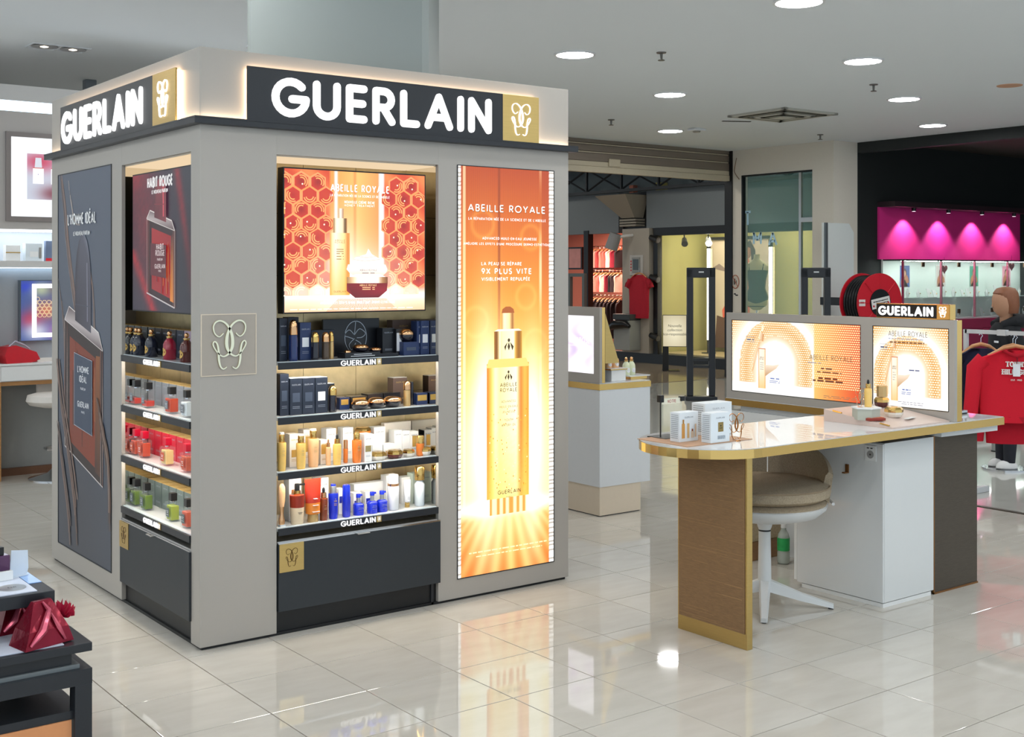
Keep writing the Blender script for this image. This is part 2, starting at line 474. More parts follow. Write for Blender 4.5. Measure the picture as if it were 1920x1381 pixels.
# tiles wholly under the display kiosk never show
tiles = [(k if not (2.1 < x < 3.75 and 4.8 < y < 6.5) else 1, d, x, y) for k, d, x, y in tiles]
tiles.sort()
first = None; rest = MB()
for n, (k, d, x, y) in enumerate(tiles):
    if n < 300 and k == 0:
        if first is None:
            first = o = ob('floor_tile', tmesh, M_TILE, fl)
        else:
            o = first.copy(); COL.objects.link(o); o.parent = fl
        o.location = (x, y, 0)
    else:
        rest.box(x-hh+g, y-hh+g, -.02, x+hh-g, y+hh-g, 0)
tag(ob('floor_tiles_beyond', rest, M_TILE, fl), kind='stuff')
M_GREYFLOOR = mat('grey_polished_floor', (178, 178, 172), .05, noise=.06, nscale=2.)
struct('floor_right_shop', MB().box(A_EDGE+.03, -5, -.06, 24, B_EDGE, 0), M_GREYFLOOR)
struct('trim_1', MB().box(A_EDGE-.005, -5, -.05, A_EDGE+.03, B_EDGE, .003), mat('threshold_strip', (120, 116, 108), .35, metal=.8, noise=.05))
M_MALLFLOOR = mat('mall_floor', (150, 136, 116), .08, noise=.1, nscale=1.5)
struct('floor_mall', MB().box(-9, B_EDGE+.03, -.06, 24, 30, 0), M_MALLFLOOR)
struct('trim_2', MB().box(-9, B_EDGE, -.05, 24, B_EDGE+.03, .003), mat('shutter_sill', (84, 66, 52), .4, metal=.4, noise=.1))

# ---------------------------------------------------------------- ceiling
HC = 3.24
M_CEIL = mat('ceiling_paint', (234, 240, 243), .8, noise=.015, nscale=.6)
ceil = struct('ceiling', MB().box(-9, -5, HC, 13.5, 12.1, HC+.1), M_CEIL)
M_DISC = emat('downlight_lens', (252, 252, 250), DOWNLIGHT)
M_RING = mat('downlight_ring', (226, 228, 230), .4, noise=.02)
def c2w(X, Y): return X*CA+Y*SA, -X*SA+Y*CA      # camera-aligned metres to room axes
G1 = (1.04, 2.18); G2 = (2.38, .30)
def downlight(X, Y, lab):
    x, y = c2w(X, Y)
    if not (-8.5 < x < 13 and -4.5 < y < 11.6): return
    t = thing('ceiling_downlight', lab, 'light', (x, y, HC-.012), group='round ceiling downlights')
    mb = MB(); n = 32
    vs = []; fs = []
    for k in range(n):
        a = 2*math.pi*k/n
        for r, z in ((.168, .012), (.166, 0), (.148, 0), (.146, .006)): vs.append((r*math.cos(a), r*math.sin(a), z))
    for k in range(n):
        for j in range(3): fs.append((4*k+j, 4*((k+1) % n)+j, 4*((k+1) % n)+j+1, 4*k+j+1))
    ob('ring', MB().add(vs, fs), M_RING, t, True)
    ob('lens', MB().lathe([(.1465, .004), (.1, .003), (.0001, .002)], 32), M_DISC, t, True)
seen = {(0, 0): 'large bright downlight on the ceiling just right of the kiosk pillar', (1, 0): 'downlight above the roller shutter, right of the kiosk sign',
        (-1, 1): 'downlight cut by the top edge of the photograph', (0, 1): 'downlight straight above the counter light box, left of the ceiling cassette row',
        (1, 1): 'downlight right of the ceiling cassette, above the black wall', (2, 1): 'farthest downlight, just above the black shop header',
        (0, -1): 'downlight half hidden behind the square pillar'}
for i in range(-7, 3):
    for j in range(-4, 5):
        X, Y = .50+i*G1[0]+j*G2[0], 9.68+i*G1[1]+j*G2[1]
        if (i, j) in ((2, 0),): continue
        key = (i, j)
        x, y = c2w(X, Y)
        if key not in seen and Y > 1:
            u, v = CXP+FPX*X/Y, HYP-FPX*(HC-CAMH)/Y
            if -60 < u < 1980 and v > -60 and not (380 < u < 900): continue
        downlight(X, Y, seen.get(key, 'round white downlight on the ceiling outside the picture'))
downlight(1.94, 14.9, 'small far downlight beside the smoke detector')
# square double spot, cassette, sprinklers, detector, speaker
x, y = PZ(110, 89, HC)
t = thing('recessed_spotlight', 'square recessed twin spotlight in the ceiling above the left wall', 'light', (x, y, HC-.004))
mb = MB(); mb.box(-.22, -.11, -.004, .22, -.1, .004).box(-.22, .1, -.004, .22, .11, .004).box(-.22, -.1, -.004, -.21, .1, .004).box(.21, -.1, -.004, .22, .1, .004).box(-.008, -.1, -.004, .008, .1, .004)
ob('frame', mb, M_RING, t)
for sx in (-1, 1):
    l = ob('reflector', MB().lathe([(.098, -.003), (.09, .0), (.05, .001), (.001, .002)], 20, sx*.108, 0), M_CHROME, t, True)
    ob('lamp', MB().lathe([(.032, -.004), (.001, -.012)], 14, sx*.108, 0), emat('spot_lamp', (255, 240, 220), 2.5, False), l, True)
x, y = PZ(1467, 214, HC)
t = thing('ceiling_cassette', 'square air conditioning cassette with a stepped grille in the ceiling', 'air conditioner', (x, y, HC), math.radians(-2))
mb = MB(); R0 = .42
for q in range(4):
    r1 = R0-q*.085; z = -.012-q*.006
    for sx, sy, ex, ey in ((-r1, -r1, r1, -r1+.055), (-r1, r1-.055, r1, r1), (-r1, -r1, -r1+.055, r1), (r1-.055, -r1, r1, r1)):
        ob('louvre', MB().box(sx, sy, z-.01, ex, ey, z+.012), mat('cassette_white', (190, 188, 178), .5, noise=.05) if q % 2 == 0 else mat('cassette_grey', (92, 90, 80), .5, noise=.05), t)
ob('core', MB().box(-.1, -.1, -.045, .1, .1, -.03), mat('cassette_white', (0, 0, 0)), t)
ob('shadow_gap', MB().box(-.4, -.4, -.008, .4, .4, -.001), mat('cassette_dark', (60, 58, 52), .8, noise=.05), t)
x, y = PZ(1381, 227, HC); tag(ob('ceiling_slot', MB().box(-.17, -.02, -.006, .17, .02, 0), mat('cassette_dark', (60, 58, 52)), loc=(x, y, HC), rz=-.5), 'thin dark air slot in the ceiling left of the cassette', 'vent')
x, y = PZ(1306, 241, HC); t = thing('smoke_detector', 'small white smoke detector on the ceiling near the shutter', 'detector', (x, y, HC))
ob('base', MB().box(-.09, -.07, -.03, .09, .07, 0, .008), M_RING, t); ob('sensor', MB().lathe([(.05, -.03), (.045, -.045), (.001, -.05)], 14), mat('detector_grey', (150, 146, 136), .5, noise=.04), t, True)
x, y = PZ(1893, 160, HC); tag(ob('ceiling_speaker', MB().lathe([(.115, 0), (.112, -.006), (.001, -.008)], 28), mat('peach_disc', (206, 160, 128), .7, noise=.05), loc=(x, y, HC), smooth=True), 'flat peach coloured round cover on the ceiling at the right edge', 'speaker')
for (u, v), lab in zip(((1240, 98), (1638, 158), (1146, 224), (1538, 252)), ('sprinkler head between the two big front downlights', 'sprinkler head above the black shop header', 'sprinkler head near the kiosk sign end', 'sprinkler head above the white pillar corner')):
    x, y = PZ(u, v, HC); t = thing('sprinkler_head', lab, 'sprinkler', (x, y, HC), group='ceiling sprinklers')
    ob('rose', MB().lathe([(.04, 0), (.038, -.008), (.012, -.012)], 14), mat('sprinkler_metal', (110, 108, 104), .35, metal=.8, noise=.05), t, True)
    ob('stem', MB().cyl(0, 0, -.06, -.01, .009, .012, 10), mat('sprinkler_metal', (0, 0, 0)), t, True)
    ob('deflector', MB().lathe([(.028, -.066), (.026, -.06), (.008, -.058)], 12), mat('sprinkler_metal', (0, 0, 0)), t, True)

# ---------------------------------------------------------------- pillar that rises out of the kiosk
KX, KY, KW, KD, KH = 1.9171, 4.5887, 1.896, 1.950, 2.397
pl, pr = PD(470, 60, 5.75), PD(803, 60, 5.75)
mx, my = (pl[0]+pr[0])/2, (pl[1]+pr[1])/2
hw = math.dist(pl[:2], pr[:2])/2
poly = [(-hw-.0, .05), (-hw+.0, 0), (hw-.03, 0), (hw, .03), (hw, .84), (-hw-.036, .84), (-hw-.036, .1)]
struct('wall_pillar', MB().prism(poly, KH-.02, HC), mat('pillar_paint', (142, 149, 147), .6, noise=.02, nscale=3), loc=(mx, my, 0), rz=-YAW)

# ---------------------------------------------------------------- the free-standing perfume kiosk
kiosk = thing('display_kiosk', 'large taupe free-standing perfume kiosk with lit signs, shelves and posters', 'kiosk', (KX, KY, 0))
ob('header', MB().box(0, 0, 2.105, KW, KD, KH, .003), M_TAUPE, kiosk)
ob('core', MB().box(.31, .31, .012, KW, KD, 2.105), M_TAUPE, kiosk)
ob('plinth', MB().box(.012, .012, 0, KW-.012, .08, .012).box(.012, .08, 0, .08, KD-.012, .012), M_NEAR, kiosk)
ob('top_ledge', MB().box(-.035, -.035, 2.089, KW+.035, KD+.02, 2.112, .002), M_BLACK, kiosk)
ob('ledge_light', MB().box(0, -.022, 2.1125, KW, -.006, 2.1145).box(-.022, 0, 2.1125, -.006, KD, 2.1145), M_LEDGE, kiosk)
ob('ledge_lip', MB().box(-.035, -.035, 2.112, KW+.035, -.03, 2.118).box(-.035, -.03, 2.112, -.03, KD+.02, 2.118), M_BLACK, kiosk)

def frame_panel(x0, x1, n0, n1, rot, th):
    mb = MB()
    mb.box(x0, 0, .012, n0, th, 2.09, .0025).box(n1, 0, .012, x1, th, 2.09, .0025).box(n0-.002, .0008, 1.988, n1+.002, th, 2.09)
    return ob('face_panel', mb, M_TAUPE, kiosk, rz=rot)
frame_panel(0, KW, .333, 1.132, 0, .092)
mb = MB(); mb.box(-KD, 0, .012, -.895, .09, 2.09, .0025).box(-.897, .0008, 1.988, -.092, .09, 2.09)
ob('face_panel', mb, M_TAUPE, kiosk, rz=FACE_LEFT)
ob('column_lining', MB().box(.0895, .092, .012, .335, .3, 2.09), M_TAUPE, kiosk)

SHELF_Z = (1.128, .900, .672, .442)
def niche(n0, n1, rot):
    dep = .28
    nb = ob('niche_back', MB().box(n0, dep+.004, .36, n1, dep+.012, 1.988), mat('niche_joint', (70, 58, 40), .7, noise=.05), kiosk, rz=rot)
    # gold leaf tiles, each its own piece
    tw = (n1-n0)/3; zs = [.40, .672, .944, 1.216, 1.488, 1.76, 1.987]
    for i in range(3):
        for z0, z1 in zip(zs, zs[1:]):
            ob('gold_tile', MB().box(n0+i*tw+.001, dep, z0+.001, n0+(i+1)*tw-.001, dep+.005, z1-.001), M_GOLDTILE, nb)
    for xx in (n0, n1):
        s = 1 if xx == n0 else -1
        ob('niche_mirror', MB().box(xx, .016, .39, xx+s*.004, dep, 1.988), M_MIRROR, kiosk, rz=rot)
    ob('niche_top', MB().box(n0, .016, 1.982, n1, dep, 1.99), M_TAUPE_IN, kiosk, rz=rot)
    ob('niche_top_glow', MB().box(n0+.01, .02, 1.978, n1-.01, .27, 1.982), emat('niche_glow', (255, 226, 186), .9), kiosk, rz=rot)  # glowing sheet stands in for the lit cream niche top
    for k, z in enumerate(SHELF_Z):
        sh = ob('shelf', MB().box(n0+.005, .004, z-.012, n1-.005, dep-.002, z-.0005), M_WHITE, kiosk, rz=rot)
        ob('shelf_lip', MB().box(n0+.006, -.006, z-.029, n1-.002, .004, z, .001), M_BLACK, sh)
        ob('price_rail', MB().box(n0+.006, .006, z-.0005, n1-.006, .026, z+.0022), M_ACRYL, sh)
        if k < 3:
            ob('light_strip', MB().box(n0+.03, .008, z-.0165, n1-.02, .024, z-.0125), M_LEDC, sh)
        cx = (n0+n1)/2-.012
        letters('GUERLAIN', cx-.0925, z-.0265, .0235, .18, .14, -.0105, -.006, M_SLETTER, sh, fit=.172, align='l')
        sq = ob('emblem_plate', MB().box(cx+.084, -.009, z-.028, cx+.108, -.006, z-.001), M_BRUSH, sh)
        mb = MB(); raised_mono(mb, cx+.096, z-.0145, .02, -.0105, -.009, 1.2); ob('emblem', mb, M_SLETTER, sh)
    # drawer below the shelves
    ob('drawer_top', MB().box(n0+.004, .002, .374, n1-.004, dep, .388), M_SILVER, kiosk, rz=rot)
    dr = ob('drawer', MB().box(n0+.004, -.01, .1, n1+.006, .012, .378, .002), M_DARK, kiosk, rz=rot)
    ob('edge_strip', MB().box(n0+.004, -.0085, .378, n1+.006, .004, .3835), M_CHROME, dr)
    ob('handle', MB().box((n0+n1)/2-.03, -.026, .376, (n0+n1)/2+.03, -.006, .381, .0015), M_SILVER, dr)
    pq = ob('emblem_plaque', MB().box(n0+.006, -.013, .262, n0+.118, -.0095, .378, .0008), M_BRUSH, dr)
    mb = MB(); raised_mono(mb, n0+.062, .32, .074, -.0138, -.013, 1.); ob('emblem', mb, mat('bronze_line', (96, 70, 34), .4, metal=.6, noise=.05), pq)
    ob('kick_board', MB().box(n0, .02, 0, n1, .04, .12), M_NEAR, kiosk, rz=rot)
    ob('kick_bracket', MB().box(n1-.03, .012, 0, n1-.018, .02, .1), M_BLACK, kiosk, rz=rot)
niche(.333, 1.132, 0)
niche(-.895, -.092, FACE_LEFT)

def sign(x0, xg, x1, rot, lx0, lx1):
    pn = ob('sign_panel', MB().box(x0, -.028, 2.113, xg, -.018, 2.336, .0015), M_BLACK, kiosk, rz=rot)
    ob('sign_backlight', MB().box(x0+.008, -.0165, 2.12, x1-.008, -.003, 2.329), M_HALO, pn)
    letters('GUERLAIN', lx0, 2.141, .163, .2, .13, -.037, -.028, M_LETTER, pn, fit=lx1-lx0, align='l')
    gp = ob('gold_sign_square', MB().box(xg, -.028, 2.113, x1, -.018, 2.336, .0015), M_BRUSH, kiosk, rz=rot)
    mb = MB(); raised_mono(mb, (xg+x1)/2-.002, 2.222, .15, -.035, -.028, .8); ob('emblem', mb, M_LETTER, gp)
sign(.19, 1.475, 1.69, 0, .293, 1.407)
sign(-1.71, -.44, -.188, FACE_LEFT, -1.675, -.545)

# monogram plaque on the corner column
pq = ob('corner_plaque', MB().box(.006, -.002, 1.09, .238, .001, 1.332, .0008), mat('pale_bronze_plate', (168, 158, 146), .3, metal=.3, noise=.03), kiosk)
for q in ((.003, 1.087, .241, 1.0905), (.003, 1.3315, .241, 1.335), (.003, 1.09, .0065, 1.332), (.2375, 1.09, .241, 1.332)):
    ob('edge', MB().box(q[0], -.0035, q[1], q[2], .001, q[3]), M_TAUPE_IN, pq)
mb = MB(); raised_mono(mb, .122, 1.211, .195, -.009, -.002, 1.05)
ob('emblem', mb, mat('pale_gold_emblem', (240, 232, 200), .08, metal=1., noise=.02), pq, True, 30)

# ---------------------------------------------------------------- printed sheets on the kiosk
def rect_frame(x0, z0, x1, z1, w, y0, y1):
    return MB().box(x0-w, y0, z0-w, x1+w, y1, z0).box(x0-w, y0, z1, x1+w, y1, z1+w).box(x0-w, y0, z0, x0, y1, z1).box(x1, y0, z0, x1+w, y1, z1)
def g2(u, v, cu, cv, su, sv): return math.exp(-((u-cu)/su)**2-((v-cv)/sv)**2)

# tall backlit sheet: dropper bottle on ribbed amber glass
def tall_bg(u, v):
    c = rampc([(0, (214, 106, 24)), (.13, (240, 160, 50)), (.155, (255, 250, 214)), (.17, (255, 236, 150)), (.45, (250, 190, 70)), (.7, (226, 138, 40)), (.86, (204, 104, 30)), (1, (170, 66, 22))], v)
    if v > .16:
        rib = .5+.5*math.sin(u*330); c = lerp(c, (112, 40, 10), .17*rib*(1-g2(u, v, .5, .35, .5, .4)))
        if .4 < u < .43: c = lerp(c, (130, 50, 14), .6*min(1, max(0, (v-.4)*3)))
        for k, (cu, cv, r) in enumerate(((.25, .86, .11), (.75, .83, .1), (.27, .44, .14), (.8, .56, .12), (.2, .3, .16), (.7, .68, .1), (.18, .62, .12))):
            q = math.hypot((u-cu), (v-cv)*3.35); c = lerp(c, (255, 214, 110), .2*math.exp(-((q-r)/.02)**2))
        if u > .87: c = lerp(c, (150, 48, 16), .55*max(0, (v-.25)))
        if .84 < u < .87: c = lerp(c, (255, 244, 210), .6*(.5+.5*math.sin(v*19)))
        if .05 < u < .075: c = lerp(c, (255, 240, 200), .6)
    else:
        q = (u-.5)/(.35+1.2*(.16-v)*3); st = .5+.5*math.sin(q*34); c = lerp(c, (255, 232, 140), .55*st); c = lerp(c, (196, 84, 20), .45*abs(u-.55)*1.6)
    gl = 1.05*g2(u, v, .5, .32, .5, .22)+.9*g2(u, v, .5, .16, .9, .016)+.6*g2(u, v, .28, .36, .14, .3)+.6*g2(u, v, .78, .3, .1, .25)
    c = lerp(c, (255, 250, 214), gl)
    if u < .032 or u > .952: c = (255, 253, 246) if math.sin(v*560) > -.4 else (150, 140, 130)
    return c
p = Print(1.238, .102, .563, 1.888)
p.grid(0, 0, 1, 1, 150, 230, tall_bg)
def tall_bottle(p):
    p.grid(.29, .18, .73, .515, 26, 60, lambda u, v: lerp(rampc([(0, (206, 110, 26)), (.1, (250, 190, 80)), (.2, (255, 240, 190)), (.3, (252, 226, 150)), (.5, (255, 238, 180)), (.7, (255, 244, 206)), (.8, (226, 120, 40)), (.9, (250, 176, 70)), (1, (232, 140, 44))], (u-.29)/.44), (250, 200, 90), .5*max(0, (.36-v)/.18)+.1*random.random()*(v < .38)))
    p.grid(.32, .14, .7, .18, 24, 4, lambda u, v: (255, 236, 180) if math.sin(u*90) > 0 else (226, 150, 60))
    p.poly([(.285, .505), (.31, .526), (.7, .526), (.735, .505)], (250, 200, 110))
    p.grid(.365, .526, .655, .595, 20, 4, lambda u, v: rampc([(0, (150, 96, 20)), (.1, (120, 70, 16)), (.2, (255, 240, 190)), (.28, (240, 214, 130)), (.3, (250, 236, 170)), (.72, (255, 246, 200)), (.76, (206, 150, 50)), (.88, (130, 78, 16)), (1, (190, 136, 40))], (u-.365)/.29))
    p.poly([(.365, .595), (.655, .595), (.62, .6), (.4, .6)], (255, 244, 206))
    p.grid(.44, .6, .575, .64, 12, 4, lambda u, v: rampc([(0, (190, 130, 60)), (.2, (255, 236, 190)), (.6, (255, 220, 150)), (.85, (150, 90, 40)), (1, (220, 170, 90))], (u-.44)/.135))
    p.poly([(.44, .64), (.575, .64), (.565, .65), (.53, .656), (.485, .656), (.45, .65)], (160, 84, 30))
    for k in range(70):
        u, v = random.uniform(.31, .71), random.uniform(.19, .4)
        p.poly([(u, v), (u+.008, v+.001), (u+.006, v+.004), (u-.002, v+.003)], random.choice([(255, 246, 190), (206, 120, 20), (240, 170, 40)]), keep=k > 0)
    for cu, cv, s in ((.515, .562, 1.), (.51, .485, .8)):
        for dx, w in ((-.03, .012), (0, .014), (.03, .012)):
            p.fan((cu+dx*s, cv-.006*s), [(cu+dx*s*1.2, cv-.016*s), (cu+dx*s*1.3+w*s, cv-.006*s), (cu+dx*s*.4, cv+.006*s), (cu+dx*s*1.2-w*s, cv-.006*s)], (60, 44, 10), (60, 44, 10))
        p.fan((cu, cv+.01*s), [(cu+.014*s*math.cos(q), cv+.01*s+.005*s*math.sin(q)) for q in (0, 1, 2, 3, 4, 5)], (60, 44, 10), (60, 44, 10))
    dk = (70, 50, 16)
    p.text('ABEILLE', .51, .4565, .0185, dk, .14, .2, fit=.1); p.text('ROYALE', .51, .4435, .0185, dk, .14, .2, fit=.1)
    for q, s, w in ((.417, 'ADVANCED', .085), (.404, 'HUILE-EN-EAU', .105), (.391, 'JEUNESSE', .075), (.371, 'YOUTH', .05), (.358, 'WATERY OIL', .085)): p.text(s, .51, q, .011, dk, .12, .2, fit=w)
    p.text('GUERLAIN', .515, .19, .019, dk, .15, .2, fit=.135); p.text('PARIS', .515, .1795, .008, dk, .13, .4, fit=.034)
tall_bottle(p)
wh = (255, 255, 255)
p.text('ABEILLE ROYALE', .5, .889, .034, (120, 60, 20), .16, .2, fit=.455); p.k += 1
p.text('ABEILLE ROYALE', .495, .8905, .034, wh, .15, .2, fit=.455)
p.text("LA RÉPARATION NÉE DE LA SCIENCE ET DE L'ABEILLE", .5, .8695, .0125, wh, .15, .24, fit=.455)
p.text('ADVANCED HUILE-EN-EAU JEUNESSE', .52, .822, .0125, wh, .16, .24, fit=.32)
p.text("AMÉLIORE LES EFFETS D'UNE PROCÉDURE DERMO-ESTHÉTIQUE", .5, .8085, .0115, wh, .16, .24, fit=.51)
p.text('LA PEAU SE RÉPARE', .225, .7585, .0165, wh, .16, .2, 'l', fit=.235)
p.text('9X PLUS VITE', .225, .737, .0275, wh, .17, .2, 'l', fit=.295)
p.text('VISIBLEMENT REPULPÉE', .225, .7205, .0165, wh, .16, .2, 'l', fit=.285)
p.line(.1, .92, .055, .006, (255, 226, 170)); p.line(.17, .86, .045, .005, (255, 226, 170))
lb = ob('tall_light_box', rect_frame(1.238, .102, 1.801, 1.99, .004, -.0035, .001), M_BLACK, kiosk)
ob('print', p, pmat('backlit_print_tall', 1.5), lb, loc=(0, -.0012, 0))

# honeycomb screen above the right shelves
SX0, SX1, SZ0, SZ1 = .383, 1.078, 1.334, 1.936
scr = ob('advert_screen', MB().box(SX0-.006, .031, SZ0-.006, SX1+.006, .082, SZ1+.006, .002), M_NEAR, kiosk)
def hc_bg(u, v):
    c = lerp((206, 70, 36), (236, 130, 70), .5+.5*math.sin(u*23+v*17))
    if .31 < u < .7: c = rampc([(0, (240, 150, 70)), (.5, (250, 186, 104)), (1, (232, 140, 76))], (u-.31)/.39); c = lerp(c, (190, 84, 30), .4*(abs(u-.48) < .012)+.5*(u > .655))
    if .335 < u < .36 or .665 < u < .69: c = (246, 246, 250)
    if v < .13: c = rampc([(0, (248, 196, 150)), (.07, (255, 226, 190)), (.13, (255, 250, 240))], v)
    gl = .95*g2(u, v, .52, .2, .28, .25)+.9*g2(u, v, .5, .13, 1.2, .035)+.5*g2(u, v, .38, .45, .1, .25)
    return lerp(c, (255, 253, 244), gl)
p = Print(SX0, SZ0, SX1-SX0, SZ1-SZ0)
p.grid(0, 0, 1, 1, 60, 60, hc_bg)
r = .064
p.k += 1
for j in range(10):
    for i in range(-1, 10):
        cu, cv = i*.112+(.056 if j % 2 else 0), .13+j*.098
        if cv > 1.0 or .3 < cu < .71 or cu < .0 or cu > 1.0: continue
        gl = .95*g2(cu, cv, .52, .2, .3, .26)+.8*g2(cu, cv, .5, .12, 1.2, .04)
        def cl(u, v): return max(0., min(1., u)), max(.115, min(1., v))
        for q, (cc, rc) in ((1., ((206, 84, 44), (246, 160, 100))), (.84, (random.choice([(150, 26, 24), (176, 36, 28), (196, 60, 34)]), (196, 52, 34)))):
            rr = r*q*random.uniform(.94, 1.05)
            pts = [cl(cu+rr*math.cos(math.radians(30+60*k)), cv+rr*1.13*math.sin(math.radians(30+60*k))) for k in range(6)]
            p.k += (q < 1)*2; p.fan(cl(cu, cv), pts, lerp(cc, (255, 246, 226), gl), lerp(rc, (255, 240, 206), gl), keep=True); p.k -= (q < 1)*2
        p.k += 4
        a0 = random.uniform(0, 360)
        for rr_ in (.04, .026): p.stroke([cl(cu+rr_*math.cos(math.radians(a0+k*22)), cv+rr_*1.12*math.sin(math.radians(a0+k*22))) for k in range(8)], .005, lerp((255, 170, 100), (255, 250, 230), gl), keep=True)
        if random.random() < .5:
            q = cl(cu+random.uniform(-.02, .02), cv+random.uniform(-.02, .02))
            p.fan(q, [(q[0]+.006*math.cos(k), q[1]+.007*math.sin(k)) for k in range(6)], wh, (255, 226, 190), keep=True)
        p.k -= 4
p.k += 6
# serum bottle, two jars
p.grid(.305, .115, .445, .56, 14, 12, lambda u, v: lerp(rampc([(0, (226, 150, 70)), (.12, (255, 226, 170)), (.3, (255, 244, 214)), (.75, (252, 214, 140)), (.9, (206, 120, 50)), (1, (236, 170, 90))], (u-.305)/.14), (240, 176, 70), .6*max(0, (.4-v)/.3)))
p.grid(.33, .56, .425, .665, 12, 2, lambda u, v: rampc([(0, (140, 96, 50)), (.2, (255, 246, 220)), (.7, (240, 220, 180)), (.85, (90, 60, 30)), (1, (170, 120, 70))], (u-.33)/.095))
p.grid(.362, .665, .4, .735, 6, 2, lambda u, v: rampc([(0, (190, 150, 110)), (.5, (255, 246, 226)), (1, (160, 110, 80))], (u-.362)/.038))
for v, s, w in ((.5, 'ABEILLE', .05), (.485, 'ROYALE', .05), (.135, 'GUERLAIN', .06)): p.text(s, .375, v, .008, (140, 100, 50), .13, .2, fit=w)
for v in (.44, .425, .41, .39, .37): p.line(.35, .4, v, .003, (150, 110, 60))
p.poly([(.42, .3), (.44, .275), (.5, .235), (.66, .235), (.705, .275), (.715, .3), (.7, .335), (.43, .335)], lambda u, v: rampc([(.235, (236, 200, 170)), (.3, (255, 246, 236)), (.335, (255, 255, 252))], v))
p.poly([(.455, .335), (.68, .335), (.66, .375), (.6, .41), (.575, .45), (.56, .41), (.48, .385)], (255, 253, 248))
p.stroke([(.47, .37), (.55, .36), (.66, .372)], .003, (226, 206, 190)); p.stroke([(.49, .395), (.56, .385), (.63, .395)], .003, (226, 206, 190))
p.text('ABEILLE ROYALE', .575, .288, .008, (120, 110, 110), .14, .2, fit=.085); p.line(.53, .62, .27, .004, (150, 140, 140)); p.line(.53, .62, .258, .004, (150, 140, 140))
p.poly([(.42, .16), (.42, .145), (.48, .095), (.65, .095), (.71, .145), (.715, .2), (.42, .2)], lambda u, v: rampc([(.09, (96, 14, 24)), (.15, (150, 26, 40)), (.2, (120, 16, 26))], v))
p.grid(.42, .2, .715, .245, 16, 1, lambda u, v: rampc([(0, (170, 120, 70)), (.2, (250, 226, 190)), (.3, (255, 252, 246)), (.75, (255, 250, 240)), (.85, (190, 140, 90)), (1, (120, 70, 40))], (u-.42)/.295))
p.poly([(.44, .245), (.48, .265), (.66, .265), (.7, .245)], (255, 252, 246))
p.text('ABEILLE ROYALE', .572, .178, .009, (250, 206, 150), .15, .2, fit=.085); p.line(.53, .62, .165, .004, (236, 180, 130)); p.line(.53, .62, .152, .004, (236, 180, 130))
for k in range(46):
    u = .36+k*.0075
    p.poly([(u, .09), (u+.003, .09), (.525+(u-.525)*1.5+.004, 0), (.525+(u-.525)*1.5, 0)], (226, 120, 60), keep=k > 0)
p.text('ABEILLE ROYALE', .517, .852, .0325, (170, 96, 60), .16, .2, fit=.292); p.text('ABEILLE ROYALE', .515, .854, .0325, wh, .16, .2, fit=.292)
p.text("LA RÉPARATION NÉE DE LA SCIENCE ET DE L'ABEILLE", .515, .818, .011, wh, .15, .24, fit=.295)
p.text('NOUVELLE CRÈME RICHE', .51, .772, .012, wh, .16, .24, fit=.15); p.text('HONEY TREATMENT', .51, .75, .01, wh, .16, .24, fit=.15)
p.text("AMÉLIORE LES EFFETS D'UNE PROCÉDURE DERMO-ESTHÉTIQUE", .5, .052, .012, wh, .16, .24, fit=.37); p.line(.03, .9, .015, .004, (255, 246, 236))
ob('print', p, pmat('backlit_print_screen', 1.3), scr, loc=(0, .0308, 0))

# dark red screen above the left shelves
SX0, SX1 = -.835, -.135
scr = ob('advert_screen', MB().box(SX0-.006, .031, SZ0-.006, SX1+.006, .082, SZ1+.006, .002), M_NEAR, kiosk, rz=FACE_LEFT)
def hr_bg(u, v):
    c = lerp((54, 46, 66), (40, 44, 60), u)
    c = lerp(c, (196, 26, 48), .9*g2(u, v, 0, 1, .28, .16)); c = lerp(c, (120, 20, 44), .6*g2(u, v, .1, .75, .3, .3))
    q = u-(.74+(1-v)*.3); c = lerp(c, (190, 24, 44), .75*math.exp(-(q/.05)**2))
    q = u-(.0+(.42-v)*.85); c = lerp(c, (206, 30, 48), .85*math.exp(-(q/.07)**2)*(v < .45))
    c = lerp(c, (150, 16, 36), .6*g2(u, v, .3, .55, .25, .35)); c = lerp(c, (20, 20, 32), .6*g2(u, v, 1.05, .35, .25, .4))
    return lerp(c, (34, 26, 40), .25*random.random())
p = Print(SX0, SZ0, SX1-SX0, SZ1-SZ0)
p.grid(0, 0, 1, 1, 50, 50, hr_bg)
